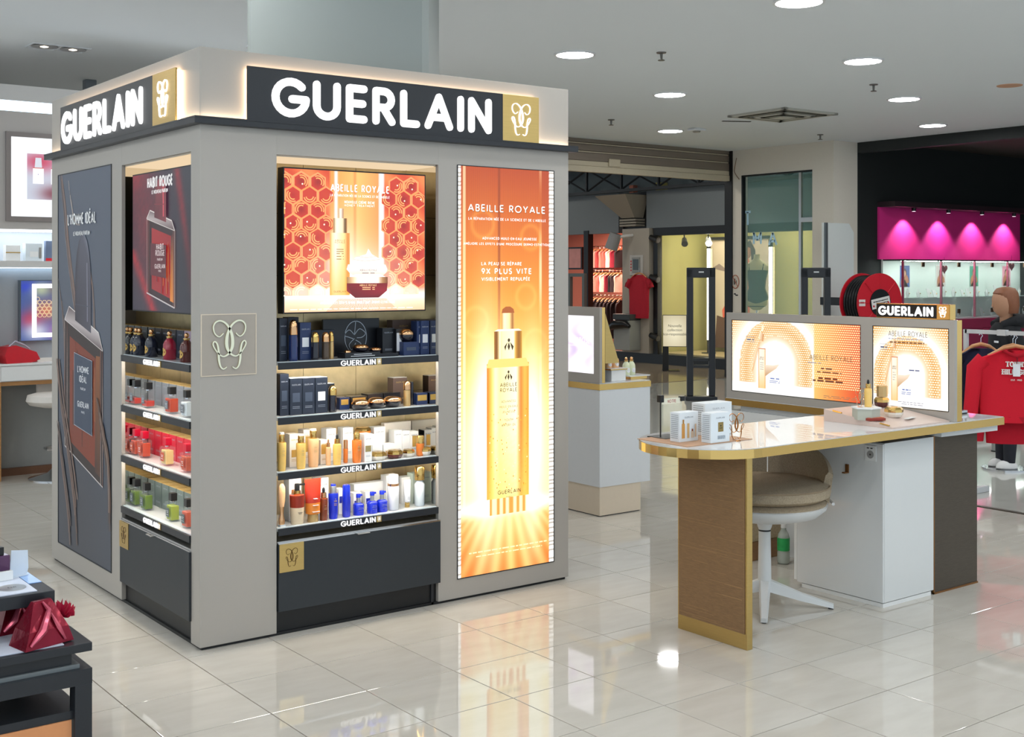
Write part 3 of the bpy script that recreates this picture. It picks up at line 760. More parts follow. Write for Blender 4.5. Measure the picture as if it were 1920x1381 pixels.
def tilted_bottle(p, cu, v0, v1, hw, juice, dark, capc, caph, amber, tilt=.05):
    """poster drawing of a glass block bottle seen slightly from above"""
    T = lambda u, v: (u, v-tilt*(u-cu)/hw)
    H = v1-v0
    p.poly([T(cu-hw, v0), T(cu+hw, v0-.0), T(cu+hw, v1), T(cu-hw, v1)], lambda u, v: lerp(dark, (30, 26, 32), .5*abs(u-cu)/hw))
    ins = [T(cu-hw*.72, v0+H*.08), T(cu+hw*.66, v0+H*.08), T(cu+hw*.66, v1-H*.1), T(cu-hw*.72, v1-H*.1)]
    p.poly(ins, lambda u, v: rampc([(0, juice), (.5, lerp(juice, dark, .5)), (1, juice)], (v-v0)/H))
    p.poly([T(cu+hw*.6, v0+H*.05), T(cu+hw*.86, v0+H*.05), T(cu+hw*.86, v1-H*.06), T(cu+hw*.66, v1-H*.08)], lambda u, v: lerp(amber, dark, .5+.5*math.sin(v*60)))
    for k in range(16):
        uu = cu+hw*random.uniform(-.66, .6); ww = hw*random.uniform(.02, .09); va = v0+H*random.uniform(.08, .5); vb = min(v1-H*.1, va+H*random.uniform(.15, .5))
        cc = lerp(lerp(juice, dark, .5), amber if uu > cu+hw*.1 else random.choice([dark, juice]), random.uniform(.15, .6))
        p.poly([T(uu, va), T(uu+ww, va), T(uu+ww*.8, vb), T(uu+ww*.1, vb)], cc)
    for e in (-hw, -hw*.86, hw*.9, hw):
        p.stroke([T(cu+e, v0), T(cu+e, v0+H*.5), T(cu+e, v1)], .005, lambda u, v: lerp((226, 216, 210), (120, 60, 50), .5+.5*math.sin(v*23+e*40)))
    p.stroke([T(cu-hw, v1), T(cu, v1), T(cu+hw, v1)], .006, (226, 220, 216))
    p.poly([T(cu-hw, v1), T(cu+hw, v1), T(cu+hw*.8, v1+H*.11), T(cu-hw*.75, v1+H*.13)], lambda u, v: lerp((90, 70, 74), (206, 196, 196), .5+.5*math.sin(u*50)))
    p.stroke([T(cu-hw, v1), T(cu-hw*.75, v1+H*.13), T(cu+hw*.8, v1+H*.11), T(cu+hw, v1)], .005, (236, 230, 226))
    p.stroke([T(cu-hw, v0), T(cu+hw, v0)], .006, (206, 200, 200))
    cw = hw*.42
    p.poly([T(cu-cw, v1+H*.06), T(cu+cw, v1+H*.06), T(cu+cw, v1+caph)]+[(cu+cw*math.cos(math.radians(a)), v1+caph+cw*.9*math.sin(math.radians(a))) for a in range(0, 181, 20)]+[T(cu-cw, v1+caph)], lambda u, v: lerp(lerp(capc, (255, 220, 220), .15), lerp(capc, (30, 20, 30), .7), min(1, abs(u-cu-cw*.35)/cw)))
    p.stroke([(cu+cw*.55, v1+H*.1), (cu+cw*.55, v1+caph*.6), (cu+cw*.5, v1+caph+cw*.4)], .012, lerp(capc, (255, 200, 200), .2))
    p.stroke([(cu-cw, v1+caph*.62), (cu, v1+caph*.6), (cu+cw, v1+caph*.58)], .004, lerp(capc, (20, 16, 24), .4))
tilted_bottle(p, .5, .08, .62, .23, (176, 26, 36), (64, 20, 34), (214, 54, 74), .24, (246, 150, 50))
p.poly([(.34, .26), (.6, .235), (.6, .47), (.34, .49)], (92, 22, 40))
for v, s, h, w in ((.44, 'HABIT', .026, .085), (.395, 'ROUGE', .026, .1), (.36, 'PARFUM', .012, .06), (.305, 'GUERLAIN', .02, .12), (.28, 'PARIS', .01, .03)): p.text(s, .5, v, h, (240, 226, 226), .16, .2, fit=w)
p.text('HABIT ROUGE', .5, .885, .05, wh, .2, .16, fit=.29); p.text('LE NOUVEAU PARFUM', .5, .842, .018, wh, .2, .2, fit=.185)
ob('print', p, pmat('backlit_print_red', .8), scr, loc=(0, .0308, 0))

# unlit tall poster on the left face
p = Print(-1.832, .112, .802, 1.888); p.st = .00003
def lh_bg(u, v):
    c = lerp((70, 78, 92), (88, 96, 112), v)
    c = lerp(c, (56, 54, 60), .5*g2(u, v, .4, .1, .6, .25))
    return c
p.grid(0, 0, 1, 1, 30, 50, lh_bg)
def branch(pts, w, c):
    L_ = smoothline(pts, 6); n_ = len(L_)
    for k in range(max(4, int(w*420))):
        o = (random.random()-.5)*w/p.w; i0 = random.randint(0, n_//3); i1 = random.randint(2*n_//3, n_)
        cc = lerp(c, random.choice([(206, 190, 178), (52, 46, 50), (150, 120, 108), (84, 74, 72), (110, 84, 72)]), random.uniform(.3, .9))
        p.stroke([(a+o*(.6+.4*math.sin(3.1*i/n_))+random.uniform(-.003, .003), b) for i, (a, b) in enumerate(L_)][i0:i1], random.uniform(.003, .009), cc)
branch([(.06, 1.0), (.14, .9), (.22, .78), (.34, .66), (.45, .56), (.56, .44), (.64, .3)], .07, (128, 116, 116))
branch([(.2, 1.0), (.26, .93), (.34, .87), (.44, .86)], .012, (176, 170, 168))
branch([(.5, .8), (.64, .73), (.7, .64), (.72, .5), (.78, .38)], .02, (140, 124, 120))
branch([(.0, .72), (.1, .62), (.14, .5), (.12, .36)], .03, (110, 102, 106))
tilted_bottle(p, .5, .235, .575, .36, (134, 52, 26), (58, 34, 30), (106, 118, 138), .125, (236, 136, 50), .035)
branch([(.0, .5), (.1, .38), (.24, .26), (.36, .14), (.42, .02)], .085, (122, 100, 92))
branch([(.0, .33), (.1, .22), (.22, .1), (.27, .0)], .05, (104, 92, 92))
branch([(.76, .42), (.86, .34), (.95, .26), (.98, .1)], .06, (96, 72, 62))
p.poly([(.34, .335), (.68, .32), (.68, .51), (.34, .525)], (52, 66, 88)); p.stroke([(.34, .335), (.68, .32), (.68, .51), (.34, .525), (.34, .335)], .004, (190, 196, 206))
for v, s, h, w in ((.475, "L'HOMME", .034, .17), (.45, 'IDÉAL', .034, .11), (.43, 'PARFUM', .014, .075), (.385, 'GUERLAIN', .03, .17), (.37, 'PARIS', .012, .05)): p.text(s, .51, v, h, (236, 238, 242), .16, .2, fit=w)
p.text("L'HOMME IDÉAL", .48, .861, .058, wh, .16, .16, fit=.43); p.text('LE NOUVEAU PARFUM', .48, .832, .022, wh, .18, .2, fit=.25)
lb = ob('tall_poster', rect_frame(-1.832, .112, -1.03, 2.0, .004, -.0035, .001), M_BLACK, kiosk, rz=FACE_LEFT)
ob('print', p, pmat('matt_print', 1, lit=False), lb, loc=(0, -.0012, 0))

# ---------------------------------------------------------------- goods on the kiosk shelves
M_NAVYBOX = mat('navy_carton', (34, 42, 58), .4, noise=.06)
M_NAVYBOX2 = mat('deep_blue_carton', (36, 52, 92), .38, noise=.06)
M_BROWNBOX = mat('taupe_brown_carton', (96, 78, 70), .4, noise=.06)
M_IVORYBOX = mat('ivory_carton', (236, 228, 216), .45, noise=.03)
M_WHITEBOX = mat('white_carton', (240, 240, 238), .45, noise=.02)
M_GREYBOX = mat('silver_grey_carton', (120, 126, 134), .3, metal=.3, noise=.08)
M_SLATEBOX = mat('slate_green_carton', (92, 104, 104), .35, metal=.2, noise=.08)
M_REDBOX = mat('crimson_carton', (166, 24, 46), .38, noise=.08)
M_BLACKBOX = mat('black_carton', (26, 28, 34), .3, noise=.08)
M_LABELW = mat('white_label', (226, 228, 232), .5, noise=.03)
M_LABELG = mat('gold_label', (212, 172, 92), .35, metal=.5, noise=.06)
M_LABELB = mat('blue_label', (26, 40, 150), .4, noise=.05)
M_LABELK = mat('dark_outline_label', (70, 80, 98), .4, noise=.05)
M_GREYPRINT = mat('grey_print', (150, 156, 168), .5, noise=.05)
M_GOLDPRINT = mat('gold_print', (200, 170, 110), .4, metal=.4, noise=.05)
M_COPPER = mat('rose_gold_cap', (226, 176, 130), .18, metal=1., noise=.04)
M_BLUEGL = mat('midnight_glass', (24, 44, 96), .08, noise=.1, coat=.5)
M_BLKGL = mat('black_glass', (24, 22, 34), .08, noise=.1, coat=.5)
M_BRONZEGL = mat('bronze_glass', (92, 78, 66), .12, metal=.4, noise=.1)
M_GOLDGL = mat('gold_tinted_glass', (206, 172, 118), .16, metal=.6, noise=.06)
M_HONEY = mat('honey_liquid', (244, 200, 110), .1, noise=.08, coat=.5)
M_PEACH = mat('peach_liquid', (242, 190, 140), .12, noise=.06, coat=.4)
M_ORANGE = mat('orange_liquid', (226, 124, 48), .1, noise=.12, coat=.5)
M_BROWNL = mat('amber_brown_liquid', (120, 52, 24), .1, noise=.15, coat=.5)
M_COBALT = mat('cobalt_plastic', (20, 44, 190), .15, noise=.08, coat=.4)
M_PEARL = mat('pearl_white', (236, 236, 238), .18, noise=.02, coat=.4)
M_CLEARISH = mat('frosted_clear', (226, 234, 238), .2, noise=.03, alpha=1.)
M_CREAM = mat('cream_plastic', (238, 214, 180), .25, noise=.05)
M_WINE = mat('wine_glass_red', (150, 24, 50), .08, noise=.15, coat=.5)
M_DKRED = mat('dark_amber_glass', (84, 30, 26), .08, noise=.15, coat=.5)
M_INK = mat('ink_glass', (22, 26, 44), .08, noise=.15, coat=.5)
M_REDJ = mat('red_juice', (190, 40, 24), .06, noise=.12)
M_ORJ = mat('copper_juice', (186, 58, 18), .06, noise=.12)
M_GREENJ = mat('green_juice', (84, 108, 14), .06, noise=.15)
M_PALEJ = mat('pale_gold_juice', (226, 196, 130), .06, noise=.1)
M_PINKJ = mat('coral_juice', (206, 92, 66), .06, noise=.1)
M_CAPK = mat('black_cap', (26, 26, 28), .3, noise=.08)
M_CAPR = mat('red_cap', (176, 14, 44), .3, noise=.06)

def carton(t, w, d, h, m, lab=None, lz=(.35, .6), lw=.6, top=None, words=True, pm=None):
    ob('carton', MB().box(-w/2, -d/2, 0, w/2, d/2, h, .0008), m, t)
    if top: ob('lid', MB().box(-w/2+.001, -d/2+.001, h, w/2-.001, d/2-.001, h+.0012), top, t)
    y = -d/2
    if lab: ob('label', MB().box(-w*lw/2, y-.0008, h*lz[0], w*lw/2, y, h*lz[1]), lab, t)
    if words:
        p = Print(-w/2, 0, w, h, y-.0004); c = (1, 1, 1)
        mb = MB()
        for ch, let in text_strokes('GUERLAIN', 0, h*.8, min(.007, w*.14), .16, .2, 'c', min(1., w*.7/text_width('GUERLAIN', min(.007, w*.14), .16, .2))):
            for pl in let:
                L, R = offset_strip(pl, .0011)
                vs = []
                for i in range(len(pl)): vs += [(L[i][0], y-.0004, L[i][1]), (R[i][0], y-.0004, R[i][1])]
                mb.add(vs, [(2*i, 2*i+1, 2*i+3, 2*i+2) for i in range(len(pl)-1)])
        for q in (.22, .18): mb.add([(-w*.3, y-.0004, h*q), (w*.3, y-.0004, h*q), (w*.3, y-.0004, h*q+.0016), (-w*.3, y-.0004, h*q+.0016)], [(0, 1, 2, 3)])
        ob('lettering', mb, pm or M_GREYPRINT, t)
def domed(t, w, h, body, cap, base=None):
    r = w/2; c = h*.64
    ob('body', MB().lathe([(r*.9, 0), (r*.98, .003), (r, h*.1), (r*.94, c-.002)], 20), body, t, True)
    ob('cap', MB().lathe([(r, c), (r, h*.8), (r*.93, h*.88), (r*.72, h*.95), (r*.4, h*.99), (.0001, h)], 20), cap, t, True)
def jar(t, w, h, body, lid):
    r = w/2
    ob('bowl', MB().lathe([(r*.45, 0), (r*.72, h*.08), (r*.95, h*.3), (r, h*.52), (r*.97, h*.55)], 24), body, t, True)
    ob('lid', MB().lathe([(r*1.01, h*.55), (r*1.02, h*.62), (r*.94, h*.78), (r*.72, h*.91), (r*.4, h*.98), (.0001, h)], 24), lid, t, True)
def facet_jar(t, w, h, body, lid):
    r = w/2
    ob('bowl', MB().lathe([(r*.6, 0), (r*.8, h*.06), (r*.98, h*.3), (r, h*.5)], 8), body, t)
    ob('lid', MB().lathe([(r*1.02, h*.5), (r*1.02, h*.74), (r*.8, h*.95), (r*.3, h*.97), (.0001, h*.93)], 8), lid, t)
def lotion(t, w, h, body, collar, cap, lab=None):
    r = w/2
    ob('body', MB().lathe([(r*.8, 0), (r*.86, .003), (r*.92, h*.1), (r, h*.6), (r, h*.7), (r*.94, h*.74)], 20), body, t, True)
    ob('cap', MB().lathe([(r*.62, h*.74), (r*.64, h*.75), (r*.64, h*.93), (r*.6, h*.95)], 20), collar, t, True)
    ob('top', MB().lathe([(r*.55, h*.95), (r*.5, h), (.0001, h)], 16), cap, t, True)
    mb = MB()
    for q, ww in ((.58, .12), (.53, .3), (.5, .3), (.44, .3), (.4, .3)):
        mb.box(-r*ww, -r*1.005, h*q, r*ww, -r*.9, h*q+.0018)
    ob('lettering', mb, M_GOLDPRINT, t)
def dropper(t, w, h, body, collar, bulb):
    r = w/2
    ob('body', MB().lathe([(r*.88, 0), (r*.92, .003), (r, h*.55), (r*.95, h*.66), (r*.5, h*.69)], 16), body, t, True)
    ob('collar', MB().lathe([(r*.62, h*.69), (r*.66, h*.7), (r*.62, h*.84), (r*.4, h*.85)], 16), collar, t, True)
    ob('bulb', MB().lathe([(r*.3, h*.85), (r*.34, h*.9), (r*.3, h*.96), (r*.15, h*.99), (.0001, h)], 12), bulb, t, True)
    ob('lettering', MB().box(-r*.2, -r*1.0, h*.45, r*.2, -r*.85, h*.455).box(-r*.3, -r*1.0, h*.38, r*.3, -r*.85, h*.386).box(-r*.3, -r*1.0, h*.34, r*.3, -r*.85, h*.346), M_GOLDPRINT, t)
def stick(t, w, h, body, cap):
    r = w/2
    ob('body', MB().lathe([(r*.8, 0), (r*.95, .004), (r, h*.62)], 14), body, t, True)
    ob('cap', MB().lathe([(r*.9, h*.62), (r*.9, h*.94), (r*.8, h), (.0001, h)], 14), cap, t, True)
def pumpbottle(t, w, h, lower, upper, pump, collar):
    r = w/2
    ob('body', MB().lathe([(r*.8, 0), (r*.84, .004), (r*.93, h*.42)], 20), lower, t, True)
    ob('shoulder', MB().lathe([(r*.93, h*.42), (r, h*.72), (r*.7, h*.735)], 20), upper, t, True)
    ob('collar', MB().lathe([(r*.45, h*.735), (r*.47, h*.75), (r*.45, h*.83)], 16), collar, t, True)
    ob('pump', MB().lathe([(r*.34, h*.83), (r*.34, h*.97), (r*.3, h), (.0001, h)], 14).box(0, -r*.2, h*.95, r*1.05, r*.2, h*.99), pump, t, True)
    ob('lettering', MB().box(-r*.3, -r*.97, h*.3, r*.3, -r*.8, h*.308).box(-r*.2, -r*.97, h*.27, r*.2, -r*.8, h*.278), M_BROWNBOX, t)
def squeeze(t, w, h, top, low, cap):
    """a tube that stands on its cap: round below, pressed flat at the top"""
    n = 16; rings = [(0.18, .30, .30), (.2, .40, .36), (.45, .44, .30), (.75, .48, .16), (.97, .5, .02), (1., .5, .02)]
    def ringmesh(rs):
        vs, fs = [], []
        for z, rx, ry in rs:
            for k in range(n):
                a = 2*math.pi*k/n; vs.append((w*rx*math.cos(a), w*ry*math.sin(a), h*z))
        for i in range(len(rs)-1):
            for k in range(n): fs.append((i*n+k, i*n+(k+1) % n, (i+1)*n+(k+1) % n, (i+1)*n+k))
        fs += [tuple(reversed(range(n))), tuple(range((len(rs)-1)*n, len(rs)*n))]
        return MB().add(vs, fs)
    ob('body', ringmesh(rings[:3]), low, t, True); ob('shoulder', ringmesh(rings[2:]), top, t, True)
    ob('cap', MB().lathe([(w*.3, 0), (w*.31, .003), (w*.29, h*.18)], 16), cap, t, True)
    ob('lettering', MB().box(-w*.16, -w*.42, h*.4, w*.16, -w*.3, h*.407).box(-w*.1, -w*.42, h*.55, w*.1, -w*.2, h*.557).box(-w*.2, -w*.45, h*.25, w*.2, -w*.3, h*.26), M_LABELW, t)
def pumpsmall(t, w, h, body, collar, cap, round_=True):
    r = w/2
    ob('body', MB().lathe([(r*.95, 0), (r, .004), (r, h*.48), (r*.85, h*.54), (r*.45, h*.58)], 20), body, t, True)
    ob('collar', MB().lathe([(r*.38, h*.58), (r*.38, h*.82)], 14), collar, t, True)
    ob('pump', MB().lathe([(r*.44, h*.82), (r*.44, h*.97), (r*.36, h), (.0001, h)], 14).box(0, -r*.18, h*.88, r*.75, r*.18, h*.97), cap, t, True)
    ob('lettering', MB().box(-r*.4, -r*1.02, h*.36, r*.4, -r*.9, h*.368).box(-r*.5, -r*1.02, h*.3, r*.5, -r*.9, h*.306).box(-r*.4, -r*1.02, h*.2, r*.4, -r*.9, h*.207), M_GREYPRINT, t)
def block_bottle(t, w, d, h, juice, cap, lev=.62, lab=None, labm=None):
    bh = h*.68
    ob('glass', MB().box(-w/2, -d/2, 0, w/2, d/2, bh, .004), M_GLASS, t)
    ob('juice', MB().box(-w/2+.006, -d/2+.006, .007, w/2-.006, d/2-.006, .007+(bh-.014)*lev, .003), juice, t)
    ob('neck', MB().cyl(0, 0, bh, bh+h*.05, w*.16, None, 14), M_CHROME, t, True)
    ob('cap', MB().box(-w*.24, -w*.2, bh+h*.045, w*.24, w*.2, h, .002), cap, t)
    lb = ob('label', MB().box(-w*.24, -d/2-.0012, bh*.25, w*.24, -d/2-.0002, bh*.72), labm or juice, t)
    ob('lettering', MB().box(-w*.15, -d/2-.0018, bh*.55, w*.15, -d/2-.001, bh*.57).box(-w*.1, -d/2-.0018, bh*.47, w*.1, -d/2-.001, bh*.49).box(-w*.15, -d/2-.0018, bh*.36, w*.15, -d/2-.001, bh*.38), M_LABELW, lb)
def bee_bottle(t, w, h, glass, labm=None, collar=None):
    r = w/2
    ob('body', MB().lathe([(r*.94, 0), (r, .003), (r, h*.34), (r*1.04, h*.36), (r, h*.38), (r*.98, h*.52), (r*.84, h*.62), (r*.55, h*.71), (r*.4, h*.75)], 20), glass, t, True)
    ob('collar', MB().lathe([(r*.42, h*.75), (r*.46, h*.77), (r*.42, h*.82)], 14), collar or M_GOLD, t, True)
    ob('stopper', MB().sphere((0, 0, h*.91), h*.09, 14, 8), M_COPPER, t, True)
    ob('ribbon', MB().lathe([(r*.5, h*.785), (r*.54, h*.8), (r*.5, h*.815)], 14), M_GOLDPRINT, t, True)
    pts = [(r*.62*math.cos(2*math.pi*k/18), h*.27+r*.62*math.sin(2*math.pi*k/18)) for k in range(18)]
    vs = []
    for x, z in pts: vs.append((x, -math.sqrt(max(0, (r*1.03)**2-x*x)), z))
    vs.append((0, -r*1.04, h*.27))
    lb = ob('label', MB().add(vs, [(18, k, (k+1) % 18) for k in range(18)]), labm or M_LABELG, t, True)

def seat_R(u, v, row, e=None):
    z = SHELF_Z[row]
    if e is None: e = max(.045, min(.24, PZ(u, v, z)[1]-KY))
    return PY(u, 0, KY+e)[0], KY+e, z+.0001+(.0021 if e < .045 else 0)
def item_R(name, cat, lab, row, u0, u1, vt, vb, fn, e=None, dz=0., grp=None):
    x, y, z = seat_R((u0+u1)/2, vb, row, e)
    d = depth(x, y); k = d/FPX
    xa, xb = PY(u0, 0, y)[0], PY(u1, 0, y)[0]
    w_ = xb-xa; x = max(KX+.339+w_/2, min(KX+1.126-w_/2, x))
    h = max(.02, CAMH-(vt-HYP)*k-(z+dz))
    t = thing(name, lab, cat, (x, y, z+dz), 0., grp or ('goods on the %s right-hand kiosk shelf' % ('top', 'second', 'third', 'bottom')[row]))
    fn(t, xb-xa, h)
    return t
RS = ('top', 'second', 'third', 'bottom')
def CB(m, dd=None, **k): return lambda t, w, h: carton(t, w, dd or min(w, .06), h, m, **k)

# -- right side, top shelf
R1 = [
 ('carton_box', 'box', 'tall navy carton half hidden at the far left of top right-hand shelf', 519, 534, 596, 676, CB(M_NAVYBOX, .05, lab=M_LABELK), .1),
 ('carton_box', 'box', 'tall plain navy carton behind the tall domed blue bottle', 535, 555, 594, 672, CB(M_NAVYBOX, .05), .16),
 ('serum_bottle', 'bottle', 'tallest domed copper-capped bottle with a midnight blue body', 542, 557.5, 599, 676, lambda t, w, h: domed(t, w, h, M_BLUEGL, M_COPPER), .05),
 ('carton_box', 'box', 'navy carton with a white square label beside the tallest blue bottle', 557.5, 578, 604, 672, CB(M_NAVYBOX2, .05, lab=M_LABELW), .1),
 ('carton_box', 'box', 'low wide navy carton behind the three small domed bottles', 579, 622, 618, 667, CB(M_NAVYBOX, .05, words=False), .2),
 ('serum_bottle', 'bottle', 'small domed bottle with gold cap and black body', 584, 597.5, 622, 674, lambda t, w, h: domed(t, w, h, M_BLKGL, M_GOLD), .06),
 ('serum_bottle', 'bottle', 'small domed bottle with copper cap and smoky bronze body', 604, 617, 622, 673, lambda t, w, h: domed(t, w, h, M_BRONZEGL, M_COPPER), .065),
 ('serum_bottle', 'bottle', 'slim all-gold domed bottle against the black orchid panel', 616.5, 625.5, 621, 671, lambda t, w, h: domed(t, w, h, M_GOLDGL, M_GOLD), .085),
 ('carton_box', 'box', 'dark ribbed carton right of the orchid panel', 712, 734.5, 614, 662, CB(M_BLACKBOX, .05), .15),
 ('carton_box', 'box', 'slim dark carton with a white label beside the brown carton', 737.5, 748, 616, 660, CB(M_BLACKBOX, .05, lab=M_LABELW, lz=(.15, .85), lw=.85), .13),
 ('carton_box', 'box', 'large taupe brown carton at the back under the screen', 742, 783, 599, 655, CB(M_BROWNBOX, .05, pm=M_GOLDPRINT), .215),
 ('carton_box', 'box', 'short blue carton carrying a copper-lidded jar', 750, 779, 640, 664, CB(M_NAVYBOX2, .06, lab=M_LABELK, words=False), .1),
 ('carton_box', 'box', 'tall blue carton with a white label, left one of the end pair', 781, 802, 601, 662, CB(M_NAVYBOX2, .05, lab=M_LABELW), .1),
 ('carton_box', 'box', 'tall blue carton with a white label next to the niche mirror', 804.5, 820, 600, 661, CB(M_NAVYBOX2, .05, lab=M_LABELW), .09),
]
for nm, cat, lab, u0, u1, vt, vb, fn, e in R1: item_R(nm, cat, lab, 0, u0, u1, vt, vb, fn, e)
d5 = seat_R(764, 664, 0, .1)
item_R('cream_jar', 'jar', 'copper-lidded black jar standing on a short blue carton', 0, 749.5, 774, 618.5, 640, lambda t, w, h: jar(t, w, .058, M_BLKGL, M_COPPER), .1, dz=CAMH-(640-HYP)/FPX*depth(d5[0], d5[1])-d5[2]+.001)
# orchid display: black panel with a line drawing, plinth and two jars
x, y, z = seat_R(658, 660, 0, .2)
k = depth(x, y)/FPX; w = PY(711, 0, y)[0]-PY(606, 0, y)[0]; h = CAMH-(597-HYP)*k-z
t = thing('orchid_panel', 'black display panel with a silver orchid drawn in a circle', 'display panel', (x, y, z), group='goods on the top right-hand kiosk shelf')
ob('panel', MB().box(-w/2, -.006, 0, w/2, .006, h, .001), M_BLACKBOX, t)
dm = mat('silver_line', (150, 156, 164), .3, metal=.7, noise=.03); mb = MB()
cx, cz, rr = .02, h*.5, h*.4
solid_stroke(mb, [(cx+rr*.84*math.cos(math.radians(a)), cz+rr*1.08*math.sin(math.radians(a))) for a in range(0, 361, 12)], .0032, -.008, -.006, False)
for st in ([(0, 1.1), (-.06, .5), (-.1, .15)], [(-.1, .15), (-.5, .5), (-.85, .15), (-.5, .0), (-.2, -.1)], [(-.1, .15), (.3, .55), (.75, .25), (.5, -.02), (.1, -.05)], [(-.1, -.1), (-.5, -.5), (-.3, -.85), (0, -.4)], [(0, -.2), (.4, -.45), (.5, -.8), (.15, -.5)]):
    solid_stroke(mb, [(cx+a*rr, cz+b*rr) for a, b in smoothline(st, 5)], .0028, -.008, -.006, False)
ob('orchid_drawing', mb, dm, t)
x, y, z = seat_R(673, 668, 0, .085)
t = thing('display_plinth', 'flat black two-step plinth in front of the orchid panel', 'plinth', (x, y, z), group='goods on the top right-hand kiosk shelf')
ob('step', MB().box(-.088, -.035, 0, .088, .035, .024, .001), M_BLACKBOX, t); ob('low_step', MB().box(.088, -.03, 0, .185, .03, .014, .001), M_BLACKBOX, t)
ob('lettering', MB().box(-.045, -.0358, .015, .045, -.035, .0172).box(-.06, -.0358, .0075, .06, -.035, .0097), M_LABELW, t)
for u0, u1, hh_, lab, dz in ((662, 690, .034, 'wide copper-lidded jar on the black plinth under the orchid', .0242), (693, 714, .028, 'smaller copper-lidded jar on the plinth step', .0142)):
    item_R('cream_jar', 'jar', lab, 0, u0, u1, 640, 660, lambda t, w, h, q=hh_: jar(t, w*.95, q, M_BLKGL, M_COPPER), .085, dz=dz)
x, y, z = seat_R(652, 668, 0, .085)
tag(ob('jar_lid', MB().lathe([(.018, 0), (.017, .006), (.01, .01), (.0001, .011)], 18), M_COPPER, None, True, loc=(x, y, z+.0245)), 'loose copper jar lid lying left on the black plinth', 'lid', 'goods on the top right-hand kiosk shelf')

# -- right side, second shelf
R2 = [
 ('carton_box', 'box', 'tallest navy carton at the left end of the second shelf', 519, 535.5, 700, 777, CB(M_NAVYBOX, .06, lab=M_LABELK), .09),
 ('carton_box', 'box', 'navy carton with outlined label, first of three equal ones', 537, 559.5, 708, 775, CB(M_NAVYBOX, .07, lab=M_LABELK, top=M_WHITEBOX), .09),
 ('carton_box', 'box', 'navy carton with outlined label, middle of three equal ones', 560.5, 583, 707, 774, CB(M_NAVYBOX, .07, lab=M_LABELK, top=M_WHITEBOX), .09),
 ('carton_box', 'box', 'navy carton with a white label, last of three equal ones', 584.5, 607, 706, 773, CB(M_NAVYBOX, .07, lab=M_LABELW, top=M_WHITEBOX), .09),
 ('carton_box', 'box', 'narrow dark carton behind the black domed bottle', 609, 622, 718, 768, CB(M_BLACKBOX, .05, top=M_WHITEBOX), .13),
 ('serum_bottle', 'bottle', 'black domed bottle with a pale gold cap on the second shelf', 617, 630.5, 722, 773, lambda t, w, h: domed(t, w, h, M_BLKGL, M_GOLD), .06),
 ('carton_box', 'box', 'small blue carton with gold label just right of the black bottle', 631, 649, 744, 768, CB(M_NAVYBOX2, .06, lab=M_LABELG, lz=(.4, .85), lw=.75, words=False), .14),
 ('carton_box', 'box', 'small dark carton with gold label behind the jar trio', 652, 682, 742, 764, CB(M_BLACKBOX, .06, lab=M_LABELG, lz=(.4, .9), lw=.8, words=False), .15),
 ('carton_box', 'box', 'low dark carton behind the middle copper-lidded jar', 683.5, 712, 737, 758, CB(M_BLACKBOX, .06, words=False), .18),
 ('carton_box', 'box', 'low dark carton behind the right copper-lidded jar', 713.5, 744, 735, 757, CB(M_BLACKBOX, .06, words=False), .18),
 ('cream_jar', 'jar', 'copper-lidded black jar, left of three on the second shelf', 661, 690, 752, 769, lambda t, w, h: jar(t, w, .047, M_BLKGL, M_COPPER), .06),
 ('cream_jar', 'jar', 'copper-lidded black jar, middle of three on the second shelf', 691.5, 720, 746, 766, lambda t, w, h: jar(t, w, .05, M_BLKGL, M_COPPER), .065),
 ('cream_jar', 'jar', 'copper-lidded black jar, right of three on the second shelf', 721.5, 750.5, 743, 764, lambda t, w, h: jar(t, w, .05, M_BLKGL, M_COPPER), .07),
 ('carton_box', 'box', 'upright taupe brown carton near the back corner, second shelf', 732, 758, 707, 755, CB(M_BROWNBOX, .05, pm=M_GOLDPRINT, top=M_WHITEBOX), .19),
 ('serum_bottle', 'bottle', 'rose gold domed bottle in front of the brown carton', 757, 769, 713, 761, lambda t, w, h: domed(t, w, h, M_GOLDGL, M_COPPER), .075),
 ('serum_bottle', 'bottle', 'dark slim bottle peeping out behind the rose gold one', 768.5, 775, 715, 757, lambda t, w, h: stick(t, w, h, M_BLKGL, M_BLKGL), .1),
 ('carton_box', 'box', 'small navy carton with gold label at the right end, second shelf', 776, 796, 736, 758, CB(M_NAVYBOX2, .05, lab=M_LABELG, lz=(.35, .85), lw=.85, words=False), .1),
]
for nm, cat, lab, u0, u1, vt, vb, fn, e in R2: item_R(nm, cat, lab, 1, u0, u1, vt, vb, fn, e)

